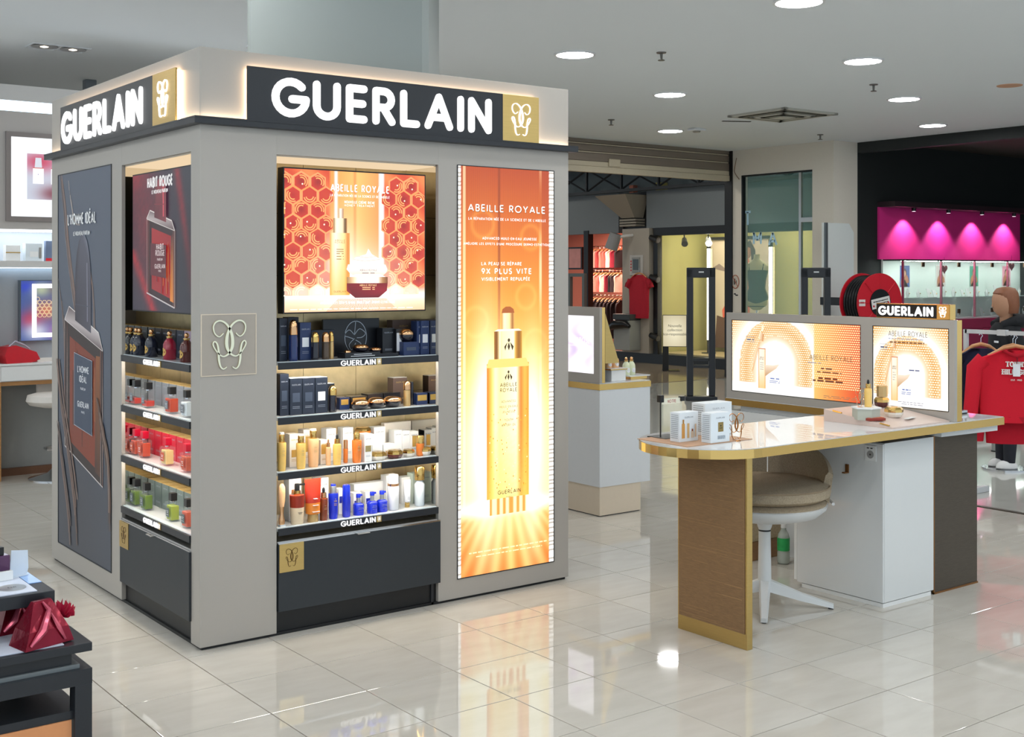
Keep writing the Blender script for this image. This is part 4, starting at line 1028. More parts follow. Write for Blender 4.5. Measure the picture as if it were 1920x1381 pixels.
# -- right side, third shelf
LOT = lambda body: (lambda t, w, h: lotion(t, w, h, body, M_GOLD, M_PEARL))
R3 = [
 ('lotion_bottle', 'bottle', 'tall honey lotion bottle at the left end of the third shelf', 520.5, 536, 810, 883, LOT(M_HONEY), .05),
 ('carton_box', 'box', 'ivory carton with gold square between the first two lotion bottles', 538, 556, 812, 874, CB(M_IVORYBOX, .05, lab=M_LABELG, lz=(.3, .52), pm=M_GOLDPRINT), .13),
 ('lotion_bottle', 'bottle', 'honey lotion bottle with dark gold cap, second from the left', 556, 572.5, 813, 880, LOT(M_HONEY), .05),
 ('carton_box', 'box', 'ivory carton with gold square behind the second lotion bottle', 564, 582, 804, 866, CB(M_IVORYBOX, .05, lab=M_LABELG, lz=(.35, .8), pm=M_GOLDPRINT), .18),
 ('lotion_bottle', 'bottle', 'peach milk bottle with large gold cap, third from the left', 578, 597, 803, 871, LOT(M_PEACH), .07),
 ('carton_box', 'box', 'ivory carton with gold square right of the peach bottle', 596, 608, 823, 868, CB(M_IVORYBOX, .05, lab=M_LABELG, lz=(.42, .8), lw=.8, pm=M_GOLDPRINT), .12),
 ('carton_box', 'box', 'tall white carton behind the slender dropper', 607, 625, 802, 862, CB(M_WHITEBOX, .05, pm=M_GREYPRINT), .18),
 ('dropper_bottle', 'bottle', 'slender copper dropper bottle', 611, 620, 822, 867, lambda t, w, h: dropper(t, w, h, M_PEACH, M_COPPER, M_COPPER), .065),
 ('dropper_bottle', 'bottle', 'square-shouldered oil dropper with gold collar and black bulb', 625, 639, 813, 869, lambda t, w, h: dropper(t, w, h, M_HONEY, M_GOLD, M_CAPK), .055),
 ('carton_box', 'box', 'tall white carton behind the slim lip stick tube', 638, 657, 800, 860, CB(M_WHITEBOX, .05), .19),
 ('balm_stick', 'tube', 'slim gold and amber stick between the two droppers and orange bottle', 644, 652, 824, 863, lambda t, w, h: stick(t, w, h, M_ORANGE, M_COPPER), .08),
 ('serum_bottle', 'bottle', 'orange double serum bottle with a gold cap beside the white carton', 661, 677, 809, 868, lambda t, w, h: lotion(t, w, h, M_ORANGE, M_GOLD, M_GOLD), .055),
 ('carton_box', 'box', 'white carton with dark gold square next to the orange bottle', 678, 692, 812, 866, CB(M_WHITEBOX, .05, lab=mat('khaki_label', (150, 136, 92), .4, noise=.05), lz=(.36, .58), lw=.75), .07),
 ('carton_box', 'box', 'white carton with round emblem behind the row of low cartons', 696, 717, 799, 846, CB(M_WHITEBOX, .05), .2),
 ('carton_box', 'box', 'big ivory gift box at the back of the third shelf', 722, 772, 790, 838, CB(M_IVORYBOX, .03, words=False), .235),
 ('carton_box', 'box', 'low white carton behind the pale round jar', 693, 712, 832, 855, CB(M_WHITEBOX, .05, lab=M_LABELG, lz=(.1, .5), words=False), .13),
 ('carton_box', 'box', 'low white carton behind the dark red jar', 713.5, 735, 831, 853, CB(M_WHITEBOX, .05, lab=M_LABELG, lz=(.1, .5), words=False), .13),
 ('carton_box', 'box', 'white carton, left of three in a row at the back right', 734, 748, 805, 838, CB(M_WHITEBOX, .05), .17),
 ('carton_box', 'box', 'white carton, middle of three in a row at the back right', 749, 763, 806, 840, CB(M_WHITEBOX, .05), .165),
 ('carton_box', 'box', 'white carton, right of three in a row at the back right', 764, 779, 807, 842, CB(M_WHITEBOX, .05, lab=M_LABELG, lz=(.3, .8), lw=.5), .16),
 ('cream_jar', 'jar', 'faceted jar with gold lid and pale bowl, leftmost jar', 696, 722, 847, 865, lambda t, w, h: facet_jar(t, w, .04, M_IVORYBOX, M_GOLD), .06),
 ('cream_jar', 'jar', 'faceted jar with gold lid and dark red bowl', 727, 753, 844, 861, lambda t, w, h: facet_jar(t, w, .04, M_DKRED, M_GOLD), .06),
 ('cream_jar', 'jar', 'small faceted jar with gold lid right of the dark red one', 756, 776, 844, 859, lambda t, w, h: facet_jar(t, w, .035, M_IVORYBOX, M_GOLD), .065),
 ('serum_bottle', 'bottle', 'orange serum bottle with chrome gold cap at the right end', 781, 794.5, 816, 856, lambda t, w, h: stick(t, w, h, M_ORANGE, M_GOLD), .06),
 ('cream_jar', 'jar', 'faceted gold-lidded jar next to the niche mirror', 795, 816, 838, 854, lambda t, w, h: facet_jar(t, w, .038, M_IVORYBOX, M_GOLD), .06),
]
for nm, cat, lab, u0, u1, vt, vb, fn, e in R3: item_R(nm, cat, lab, 2, u0, u1, vt, vb, fn, e)
x, y, z = seat_R(680, 846, 2, .19)
t = thing('carton_box', 'white carton under the gold gift jar on the third shelf', 'box', (x, y, z), group='goods on the third right-hand kiosk shelf'); carton(t, .1, .05, .1, M_WHITEBOX)
t = thing('gift_jar', 'round gold and amber jar lying on a white carton at the back', 'jar', (x, y, z+.1002), group='goods on the third right-hand kiosk shelf'); facet_jar(t, .075, .034, M_ORANGE, M_GOLD)

# -- right side, bottom shelf
R4 = [
 ('massage_tool', 'tool', 'rose gold facial massage wand upright at the left end', 522, 535, 906, 978, lambda t, w, h: (ob('stand', MB().box(-w*.4, -.012, 0, w*.4, .012, .006, .001), M_CLEARISH, t), ob('handle', MB().lathe([(w*.36, .006), (w*.42, h*.08), (w*.38, h*.16), (w*.26, h*.26), (w*.24, h*.34), (w*.3, h*.45)], 16, sy=.5), M_COPPER, t, True), ob('head', MB().lathe([(w*.3, h*.45), (w*.46, h*.58), (w*.5, h*.75), (w*.44, h*.92), (w*.2, h*.99), (.0001, h)], 16, sy=.5), M_PEACH, t, True)), .045),
 ('carton_box', 'box', 'white carton with copper square behind the pump bottle', 537, 560, 896, 968, CB(M_WHITEBOX, .05, lab=mat('copper_label', (176, 120, 70), .4, metal=.3, noise=.06), lz=(.4, .75)), .14),
 ('pump_bottle', 'bottle', 'pump bottle fading from wine red to cream', 544, 570, 906, 984, lambda t, w, h: pumpbottle(t, w, h, M_CREAM, mat('wine_cream_fade', (150, 50, 34), .2, noise=.15, nscale=12), M_CAPK, M_GOLD), .05),
 ('squeeze_tube', 'tube', 'large red and orange tube standing on its clear cap', 571, 602, 897, 980, lambda t, w, h: squeeze(t, w, h, mat('brick_red_tube', (176, 50, 30), .25, noise=.08), mat('amber_tube', (222, 132, 50), .25, noise=.06), M_GOLDGL), .05),
 ('carton_box', 'box', 'white carton behind the large red tube', 590, 611, 894, 958, CB(M_WHITEBOX, .05), .17),
 ('dropper_bottle', 'bottle', 'amber brown dropper beside the large red tube', 599.5, 614, 913, 977, lambda t, w, h: dropper(t, w, h, M_BROWNL, M_COPPER, M_CAPK), .05),
 ('lotion_bottle', 'bottle', 'tall cobalt blue bottle with silver collar', 616.5, 633, 907, 974, lambda t, w, h: lotion(t, w, h, M_COBALT, M_SILVER, M_COBALT), .055),
 ('carton_box', 'box', 'white carton with blue square between the two tall blue bottles', 630, 643, 915, 962, CB(M_WHITEBOX, .05, lab=M_LABELB, lz=(.45, .72), lw=.8, words=False), .14),
 ('squeeze_tube', 'tube', 'slim cobalt blue tube', 642, 656.5, 908, 971, lambda t, w, h: stick(t, w, h, M_COBALT, M_COBALT), .055),
 ('carton_box', 'box', 'white carton with blue square left of the short blue pump', 658, 672, 922, 960, CB(M_WHITEBOX, .05, lab=M_LABELB, lz=(.3, .6), lw=.8, words=False), .14),
 ('pump_bottle', 'bottle', 'short cobalt pump flask, left of three', 663, 681, 925, 967, lambda t, w, h: pumpsmall(t, w, h, M_COBALT, M_SILVER, M_COBALT), .06),
 ('carton_box', 'box', 'white carton with blue square between the blue pump flasks', 680, 693, 920, 956, CB(M_WHITEBOX, .05, lab=M_LABELB, lz=(.35, .65), lw=.8, words=False), .15),
 ('pump_bottle', 'bottle', 'short cobalt pump flask, middle of three', 689, 706.5, 921, 963, lambda t, w, h: pumpsmall(t, w, h, M_COBALT, M_SILVER, M_COBALT), .06),
 ('pump_bottle', 'bottle', 'short cobalt pump flask, right of three', 707, 725, 919, 961, lambda t, w, h: pumpsmall(t, w, h, M_COBALT, M_SILVER, M_COBALT), .065),
 ('carton_box', 'box', 'stacked white gift carton behind the blue flasks', 660, 718, 903, 950, CB(M_WHITEBOX, .04, words=False), .215),
 ('carton_box', 'box', 'tall white carton behind the white pump bottle', 719, 742, 889, 946, CB(M_WHITEBOX, .05), .19),
 ('lotion_bottle', 'bottle', 'tall white bottle with a gold ring', 727.5, 747, 889, 957, lambda t, w, h: (ob('body', MB().lathe([(w*.42, 0), (w*.46, .004), (w*.5, h*.64), (w*.46, h*.68)], 20), M_PEARL, t, True), ob('ring', MB().lathe([(w*.46, h*.68), (w*.48, h*.69), (w*.47, h*.75)], 20), M_COPPER, t, True), ob('cap', MB().lathe([(w*.44, h*.75), (w*.42, h*.97), (w*.38, h), (.0001, h)], 20), M_PEARL, t, True)), .07),
 ('carton_box', 'box', 'white carton behind the white hand cream tube', 748, 776, 892, 942, CB(M_WHITEBOX, .05), .18),
 ('squeeze_tube', 'tube', 'white tube standing on a small gold cap', 757, 770, 899, 953, lambda t, w, h: squeeze(t, w, h, M_PEARL, M_PEARL, M_GOLD), .08),
 ('toner_bottle', 'bottle', 'clear toner bottle with a tall gold cap at the right end', 778, 795, 874, 948, lambda t, w, h: (ob('body', MB().lathe([(w*.42, 0), (w*.46, .004), (w*.48, h*.55), (w*.3, h*.62), (w*.28, h*.66)], 20), M_CLEARISH, t, True), ob('cap', MB().lathe([(w*.46, h*.66), (w*.47, h*.67), (w*.46, h*.98), (w*.42, h), (.0001, h)], 20), M_GOLD, t, True)), .08),
 ('carton_box', 'box', 'pale sage carton next to the niche mirror, bottom shelf', 797, 813, 882, 944, CB(mat('sage_carton', (206, 220, 206), .4, noise=.04), .05), .155),
]
for nm, cat, lab, u0, u1, vt, vb, fn, e in R4: item_R(nm, cat, lab, 3, u0, u1, vt, vb, fn, e)

# -- left side
LS = ('top', 'second', 'third', 'bottom')
def seat_L(u, v, row, e=None):
    z = SHELF_Z[row]
    if e is None: e = max(.045, min(.22, PZ(u, v, z)[0]-KX))
    return KX+e, PX(u, 0, KX+e)[0], z+.0001
ORD = ('first', 'second', 'third', 'fourth', 'fifth', 'sixth', 'seventh', 'eighth', 'ninth')
def row_L(row, mats, h, lab):
    for k, m in enumerate(mats):
        t = thing('perfume_carton', lab % ORD[k], 'box', (KX+.15, KY+.895-.049-k*.0855, SHELF_Z[row]+.0001), FACE_LEFT, 'goods on the %s left-hand kiosk shelf' % LS[row])
        carton(t, .08, .06, h, m, top=M_GOLDPRINT)
def item_L(name, cat, lab, row, u, v, fn, e=None):
    x, y, z = seat_L(u, v, row, e)
    y = max(KY+.092+.036, min(KY+.895-.038, y))
    t = thing(name, lab, cat, (x, y, z), FACE_LEFT, 'goods on the %s left-hand kiosk shelf' % LS[row])
    fn(t)
BB = lambda g: (lambda t: bee_bottle(t, .056, .122, g))
for u, v, g, lab in ((246, 660, M_INK, 'black bee flask nearest the mirror, top left-hand shelf'), (262, 662, M_INK, 'black bee flask with round gold label, second from the mirror'),
                     (284, 664, M_INK, 'black bee flask left of the red one'), (318, 670, M_WINE, 'wine red bee flask on the top left-hand shelf'), (350, 675, M_DKRED, 'dark amber bee flask beside the corner column')):
    item_L('perfume_flask', 'bottle', lab, 0, u, v, BB(g), .055)
KB = lambda m, h, top=None, w=.078, dd=.062: (lambda t: carton(t, w, dd, h, m, top=top))
row_L(0, [M_BLACKBOX]*4+[M_NAVYBOX, mat('mauve_carton', (150, 130, 150), .35, noise=.06), M_REDBOX, M_BROWNBOX, M_BROWNBOX], .122, '%s dark perfume carton from the mirror, behind the bee flasks')
for u, v, j, lev, lab in ((250, 748, M_REDJ, .42, 'nearly empty glass bottle with black cap next to the mirror'), (278, 752, M_REDJ, .4, 'half empty glass bottle with red juice and black cap'),
                          (322, 766, M_ORJ, .92, 'full copper-coloured bottle with black cap'), (352, 772, M_CLEARISH, .9, 'clear bottle with black cap beside the corner column, second shelf')):
    item_L('perfume_bottle', 'bottle', lab, 1, u, v, lambda t, j=j, l=lev: block_bottle(t, .07, .048, .112, j, M_CAPK, l, labm=M_GREYBOX), .055)
row_L(1, [M_GREYBOX]*9, .108, '%s silver grey perfume carton from the mirror on the second shelf')
for u, v, j, lab in ((244, 843, M_ORJ, 'red-capped bottle next to the mirror, third shelf'), (271, 850, M_ORJ, 'red-capped bottle with copper juice, second from the mirror'),
                     (314, 860, M_PALEJ, 'red-capped bottle with pale gold juice'), (352, 876, M_PINKJ, 'red-capped bottle half hidden by the corner column')):
    item_L('perfume_bottle', 'bottle', lab, 2, u, v, lambda t, j=j: block_bottle(t, .068, .046, .118, j, M_CAPR, .9, labm=M_PINKJ), .055)
row_L(2, [M_REDBOX]*9, .112, '%s crimson perfume carton from the mirror on the third shelf')
for u, v, j, lab in ((254, 936, M_GREENJ, 'green perfume bottle with black cap next to the mirror'), (275, 942, M_GREENJ, 'deep green perfume bottle with black cap, second from the mirror'),
                     (324, 968, mat('lime_juice', (150, 164, 56), .06, noise=.1), 'pale lime perfume bottle with black cap'), (353, 978, M_PINKJ, 'coral perfume bottle with black cap by the corner column')):
    item_L('perfume_bottle', 'bottle', lab, 3, u, v, lambda t, j=j: block_bottle(t, .068, .046, .12, j, M_CAPK, .9, labm=M_SLATEBOX), .055)
row_L(3, [M_SLATEBOX]*9, .112, '%s slate green perfume carton from the mirror on the bottom shelf')

# ---------------------------------------------------------------- L-shaped make-up counter
TZ = .8065
cnt = thing('makeup_counter', 'L-shaped white counter with a mirrored gold edge and rounded end', 'counter', (4.4, 3.54, 0))
def C(mb): return MB().add([(x-4.4, y-3.54, z) for x, y, z in mb.v], mb.f)
def outline(o):
    pts = [(3.70+.29*math.cos(math.radians(a))*1.-o*math.cos(math.radians(a)), 3.54+.29*math.sin(math.radians(a))-o*math.sin(math.radians(a))) for a in range(90, 271, 9)]
    return pts+[(5.433-o, 3.25+o), (5.433-o, 4.69-o), (5.032+o, 4.69-o), (5.032+o, 3.83-o)]
ob('gold_edge', C(MB().prism(outline(0), .768, .8035)), M_GOLD, cnt)
ob('worktop', C(MB().prism(outline(.003), .8035, TZ)), mat('white_marble_top', (214, 215, 215), .02, noise=.03, nscale=4), cnt)
ob('sub_top', C(MB().prism([(4.99, 3.30), (5.415, 3.275), (5.415, 4.6), (5.06, 4.6), (5.06, 3.7), (4.99, 3.6)], .738, .768)), M_WHITE, cnt)
# end panel leg with a grasscloth inlay
lg = ob('leg_panel', C(MB().box(3.655, 3.289, 0, 3.686, 3.675, .768, .0015)), M_BRUSH, cnt)
M_GRASS = mat('grasscloth', (128, 98, 66), .75, noise=.45, nscale=26, stretch=(1, 1.6, 24), bump=.5)
ob('inlay', C(MB().box(3.652, 3.300, .062, 3.660, 3.667, .762)), M_GRASS, lg)
for k in range(26):
    z = .07+random.random()*.68; y0 = 3.302+random.random()*.2; y1 = min(3.665, y0+.08+random.random()*.2)
    ob('thread', C(MB().box(3.6512, y0, z, 3.6522, y1, z+.0016)), mat('straw_thread', (150, 116, 78) , .8, noise=.1), lg)
wb = ob('wood_block', C(MB().box(4.99, 3.342, .006, 5.348, 3.78, .738)), mat('dark_oak', (74, 66, 56), .55, noise=.3, nscale=24, stretch=(1, 1, 12), bump=.3), cnt)
ob('bronze_edge', C(MB().box(4.986, 3.338, 0, 4.993, 3.345, .738).box(4.986, 3.338, 0, 5.35, 3.346, .008)), mat('bronze_edge', (150, 104, 60), .3, metal=.8, noise=.05), wb)
ob('rear_panel', C(MB().box(5.04, 3.79, 0, 5.34, 4.67, .738)), M_WHITE, cnt)
cab = thing('storage_cabinet', 'white gloss storage cabinet under the counter', 'cabinet', (4.8, 3.6, 0))
def C2(mb): return MB().add([(x-4.8, y-3.6, z) for x, y, z in mb.v], mb.f)
ob('body', C2(MB().box(4.612, 3.338, .022, 4.985, 3.82, .736, .0015)), M_WHITE, cab)
ob('plinth', C2(MB().box(4.606, 3.342, 0, 4.97, 3.80, .018)), M_WHITEM, cab)
ob('door', C2(MB().box(4.601, 3.339, .022, 4.611, 3.826, .732, .0015)), M_WHITE, cab)
ob('filler_panel', C2(MB().box(4.604, 3.829, .03, 4.985, 3.845, .732)), M_WHITEM, cab)
y, z = PX(1633, 849, 4.6)
so = ob('socket', C2(MB().box(4.596, y-.03, z-.035, 4.6, y+.03, z+.035, .002)), M_WHITEM, cab)
ob('socket_ring', C2(MB().exx([(y+.018*math.cos(q/8*math.pi), z-.006+.018*math.sin(q/8*math.pi)) for q in range(16)], 4.594, 4.597)), mat('socket_grey', (150, 150, 150), .4, noise=.05), so)
for dy in (-.012, .008): ob('socket_slot', C2(MB().box(4.5935, y+dy, z+.02, 4.597, y+dy+.01, z+.024)), M_NEAR, so)
ob('socket_hole', C2(MB().exx([(y+.004*math.cos(q/4*math.pi), z-.006+.004*math.sin(q/4*math.pi)) for q in range(8)], 4.593, 4.597)), M_NEAR, so)
y, z = PX(1589, 877, 4.6)
hk = ob('bag_hook', C2(MB().box(4.594, y-.009, z-.018, 4.6, y+.009, z+.018, .001).box(4.57, y-.009, z-.022, 4.6, y+.009, z-.016, .001)), mat('bronze_edge', (0, 0, 0)), cab)
# rear storage seen between stool and cabinet
x, y = PZ(1418, 1040, 0)
x -= .02; y += .04
t = thing('woven_pouf', 'beige woven fabric pouf with a wooden base under the counter', 'pouf', (x, y, 0))
ob('cover', MB().box(-.14, -.14, .1, .14, .14, .4, .02), mat('woven_beige', (176, 158, 130), .9, noise=.35, nscale=160, bump=.6), t); ob('base', MB().box(-.125, -.125, 0, .125, .125, .1, .003), mat('light_wood', (150, 112, 78), .5, noise=.2, nscale=14, stretch=(1, 1, 6)), t)
x, y = PZ(1469, 1056, 0)
t = thing('water_bottle', 'plastic drink bottle with a green label standing on the floor under the counter', 'bottle', (x, y, 0))
ob('body', MB().lathe([(.024, 0), (.032, .008), (.032, .06), (.029, .07), (.032, .08), (.032, .13), (.026, .155), (.014, .175), (.013, .185)], 18), mat('pale_plastic', (196, 206, 196), .15, noise=.06, trans=.35), t, True)
ob('label', MB().lathe([(.0326, .07), (.0326, .135)], 18), mat('green_label', (40, 160, 84), .4, noise=.35, nscale=50), t, True)
ob('cap', MB().cyl(0, 0, .185, .205, .014, .0135, 14), M_WHITEM, t, True)

# ---------------------------------------------------------------- stool
bx, by = c2w(1.1415, 5.4945)
ch = thing('swivel_chair', 'low swivel chair with beige woven seat and white star base', 'chair', (bx, by, 0))
M_WEAVE = mat('tweed', (168, 152, 128), .9, noise=.4, nscale=190, bump=.7)
M_WMET = mat('white_metal', (214, 216, 216), .35, noise=.02)
hub = ob('column', MB().lathe([(.03, .07), (.034, .09), (.03, .12), (.027, .3), (.027, .345), (.03, .35), (.036, .37), (.05, .385), (.06, .392)], 20), M_WMET, ch, True)
ob('column_joint', MB().lathe([(.0275, .335), (.0275, .342)], 20), M_NEAR, hub, True)
for lx, ly in ((1.077, 5.2), (1.436, 5.43), (1.206, 5.789), (.847, 5.559)):
    wx, wy = c2w(lx, ly); dx, dy = wx-bx, wy-by; q = math.hypot(dx, dy); ux, uy = dx/q, dy/q; nx, ny = -uy, ux
    vs = []
    for s, hw, z0, z1 in ((.0, .026, .07, .125), (.55*q, .02, .03, .062), (q, .015, .004, .022)):
        for e, zz in ((hw, z0), (-hw, z0), (-hw*.7, z1), (hw*.7, z1)): vs.append((ux*s+nx*e, uy*s+ny*e, zz))
    fs = [(0, 1, 2, 3), (11, 10, 9, 8)]+[(4*i+k, 4*i+(k+1) % 4, 4*i+4+(k+1) % 4, 4*i+4+k) for i in range(2) for k in range(4)]
    lgp = ob('leg', MB().add(vs, fs), M_WMET, ch)
    ob('glide', MB().cyl(ux*(q-.012), uy*(q-.012), 0, .005, .012, .012, 10), M_NEAR, lgp, True)
ob('seat_shell', MB().lathe([(.06, .392), (.17, .398), (.235, .415), (.272, .445), (.278, .462), (.262, .47)], 36), M_WMET, ch, True)
ob('seat_base', MB().lathe([(.19, .425), (.262, .45), (.275, .474), (.25, .49), (.1, .49)], 36), M_WEAVE, ch, True)
cu = ob('seat_cushion', MB().lathe([(.12, .488), (.26, .492), (.288, .508), (.292, .53), (.28, .552), (.25, .562), (.15, .568), (.0001, .566)], 40), M_WEAVE, ch, True)
ob('piping', MB().tube([(.286*math.cos(q/20*math.pi), .286*math.sin(q/20*math.pi), .548) for q in range(40)], .004, 6, True), mat('tweed_piping', (150, 132, 108), .9, noise=.2), cu, True)
# curved low back with a seam in the middle
bd = math.atan2(*reversed(c2w(.25, .97)))
def back_piece(a0, a1):
    n = 14; vs, fs = [], []
    for i in range(n+1):
        a = a0+(a1-a0)*i/n; f = abs(a)/1.55
        top = .735-.12*max(0, f-.25)**1.3*1.5
        for r, z in ((.245, .5), (.268, .6), (.27, top-.015), (.28, top), (.298, top-.012), (.3, .6), (.282, .47)):
            vs.append((r*math.cos(bd+a), r*math.sin(bd+a), z))
    m = 7
    for i in range(n):
        for k in range(m): fs.append((i*m+k, i*m+(k+1) % m, (i+1)*m+(k+1) % m, (i+1)*m+k))
    fs += [tuple(range(m)), tuple(reversed(range(n*m, n*m+m)))]
    return MB().add(vs, fs)
ob('backrest', back_piece(-1.55, -.012), M_WEAVE, ch, True); ob('backrest', back_piece(.012, 1.55), M_WEAVE, ch, True)
ob('back_rim', MB().tube([(.3*math.cos(bd-1.55+3.1*i/24), .3*math.sin(bd-1.55+3.1*i/24), .468+.0*i) for i in range(25)], .007, 8), M_WMET, ch, True)

# ---------------------------------------------------------------- light box on the counter
LX = 5.037; Y0 = 3.262; Y1 = 4.686; LB0, LB1 = TZ+.0005, 1.279
lbx = thing('counter_light_box', 'long taupe light box with two glowing golden adverts on the counter', 'light box', (LX, Y0, LB0), FACE_LEFT)
# local x runs along -y: 0 at the front end, -(Y1-Y0) at the far end; local z from the counter
LL = Y1-Y0; LH = LB1-LB0
def loc_L(u, v): y, z = PX(u, v, LX); return -(y-Y0), z-LB0
wins = []
for (u0, v0, u1, v1) in ((1372.5, 599, 1613, 731), (1637, 611, 1778, 771)):
    xa = loc_L(u0, 600)[0]; xb = loc_L(u1, 600)[0]
    za = (loc_L(u0, 731)[1] if u0 < 1500 else loc_L(u1, 771)[1]); zb = (loc_L(u0, v0)[1]+loc_L(u1, 611 if u0 < 1500 else 617)[1])/2
    wins.append((xa, za, xb, zb))
xs = sorted([-LL, wins[0][0], wins[0][2], wins[1][0], wins[1][2], 0.])
mb = MB(); z0, z1 = wins[0][1], wins[0][3]
mb.box(-LL, 0, 0, 0, .02, z0).box(-LL, 0, z1, 0, .02, LH).box(-LL, 0, z0, xs[1], .02, z1).box(xs[2], 0, z0, xs[3], .02, z1).box(xs[4], 0, z0, 0, .02, z1)
ob('front_frame', mb, M_TAUPE, lbx)
ob('gold_casing', MB().box(-LL, .02, 0, 0, .06, LH, .001), M_GOLD, lbx)
def honey(p, arch_c, arch_w, right=None):
    def f(u, v):
        asp = p.w/p.h; q = math.hypot((u-arch_c)*asp, max(0, v-.42)*1.05)/(arch_w*asp)
        f_ = 0. if q < .5 else (max(0., 1-abs(q-.8)*3.) if q < .98 else min(1., max(0., (q-1.12)*2.4)))
        c = lerp((255, 253, 246), (222, 146, 50), min(1., f_*.95)*(v > .14))
        if right and u > right: c = rampc([(0, (250, 196, 110)), (.5, (240, 140, 70)), (1, (222, 74, 40))], (u-right)/(1-right))
        return c
    p.grid(0, 0, 1, 1, 90, 60, f)
    asp = p.w/p.h; ny = 34; p.k += 1
    for j in range(ny):
        nx = int(ny*asp/1.15)
        for i in range(nx):
            u, v = (i+.5*(j % 2)+.25)/nx, (j+.5)/ny
            if v < .15: continue
            du = (u-arch_c)*asp; q = math.hypot(du, max(0, v-.42)*1.05)/(arch_w*asp)
            if q < .62 or (.95 < q < 1.18 and not (right and u > right)): continue
            s = .42/ny
            if right and u > right:
                c = (255, 246, 206); 
            else:
                f_ = max(0., 1-abs(q-.8)*2.2) if q < .95 else min(1., (q-1.15)*1.6+.35)
                c = (255, 250, 232)
            p.fan((u, v), [(u+s/asp*1.25*math.cos(k*math.pi/3), v+s*.8*math.sin(k*math.pi/3)) for k in range(6)], c, (255, 240, 206) if not (right and u > right) else (255, 214, 140), keep=True)
    p.k += 2
    # bottle, pipette and cream
    b0 = arch_c-.36*arch_w
    bw = .2*arch_w
    p.grid(b0-bw/2, .07, b0+bw/2, .62, 10, 10, lambda u, v: lerp(rampc([(0, (222, 150, 80)), (.15, (255, 244, 226)), (.8, (255, 240, 214)), (1, (226, 160, 96))], (u-b0+bw/2)/bw), (240, 176, 80), .7*max(0, .35-v)/.35))
    p.stroke([(b0-bw/2, .62), (b0+bw/2, .62)], .004, (206, 110, 60))
    p.text('ABEILLE', b0, .49, .008, (120, 110, 100), .14, .2, fit=bw*p.w*.6); p.text('ROYALE', b0, .465, .008, (120, 110, 100), .14, .2, fit=bw*p.w*.6)
    for v in (.42, .39, .36, .33): p.line(b0-bw*.25, b0+bw*.25, v, .003, (170, 160, 150))
    q0 = b0-.02*arch_w
    p.poly([(q0-.07*arch_w, .75), (q0+.06*arch_w, .72), (q0+.085*arch_w, .82), (q0-.03*arch_w, .87)], lambda u, v: lerp((255, 240, 206), (206, 130, 60), (u-q0)/(.1*arch_w)+.3))
    p.poly([(q0+.0*arch_w, .87), (q0+.055*arch_w, .855), (q0+.08*arch_w, .94), (q0+.03*arch_w, .95)], (255, 236, 206))
    p.stroke([(q0-.03*arch_w, .75), (q0-.16*arch_w, .48), (q0-.24*arch_w, .3)], .004, (236, 180, 120)); p.stroke([(q0-.0*arch_w, .75), (q0-.13*arch_w, .48), (q0-.225*arch_w, .3)], .002, (200, 150, 100))
    p.poly([(b0+bw*.5, .24), (b0+bw*1.2, .3), (b0+bw*2., .36), (b0+bw*2.4, .42), (b0+bw*1.6, .4), (b0+bw*.5, .4)], lambda u, v: lerp((196, 150, 104), (244, 226, 204), (v-.24)/.16))
    p.line(b0+bw*1.2, b0+bw*2.4, .21, .006, (110, 130, 190)); p.line(b0+bw*1.1, b0+bw*2.5, .18, .004, (150, 160, 200)); p.line(b0+bw*1.1, b0+bw*2.5, .16, .004, (150, 160, 200))
    p.stroke([(arch_c-.78*arch_w, .71), (arch_c-.55*arch_w, .71), (arch_c-.55*arch_w, .78), (arch_c-.78*arch_w, .78), (arch_c-.78*arch_w, .71)], .002, (110, 120, 150)); p.line(arch_c-.76*arch_w, arch_c-.57*arch_w, .73, .007, (80, 90, 120))
x0, z0, x1, z1 = wins[0]
p = Print(x0, z0, x1-x0, z1-z0); honey(p, .36, .3, .66)
p.text('ABEILLE ROYALE', .79, .52, .026, (84, 62, 50), .09, .22, fit=.27)
p.line(.62, .72, .475, .003, (90, 100, 150)); p.line(.72, .8, .4, .008, (120, 60, 30)); p.line(.69, .87, .355, .006, (120, 60, 30)); p.line(.7, .84, .27, .009, (110, 50, 24)); p.line(.66, .88, .235, .009, (110, 60, 40))
p.line(.74, .97, .05, .003, (150, 120, 90)); p.line(.74, .97, .03, .003, (150, 120, 90))
b1 = ob('advert_frame', rect_frame(x0, z0, x1, z1, .003, .0, .004), M_BLACK, lbx, loc=(0, -.001, 0))
ob('print', p, pmat('backlit_print_gold', 1.15), b1, loc=(0, .0032, 0))
x0, z0, x1, z1 = wins[1]
p = Print(x0, z0, x1-x0, z1-z0); honey(p, .46, .46)
p.text('ABEILLE ROYALE', .48, .885, .026, (84, 72, 60), .09, .22, fit=(x1-x0)*.52); p.line(.22, .7, .85, .003, (120, 130, 170)); p.line(.24, .7, .8, .007, (130, 90, 60))
p.line(.5, .64, .46, .006, (90, 100, 140)); p.line(.35, .7, .06, .003, (150, 150, 170)); p.line(.4, .68, .035, .003, (150, 150, 170))
b1 = ob('advert_frame', rect_frame(x0, z0, x1, z1, .003, .0, .004), M_BLACK, lbx, loc=(0, -.001, 0))
ob('print', p, pmat('backlit_print_gold', 1.15), b1, loc=(0, .0032, 0))
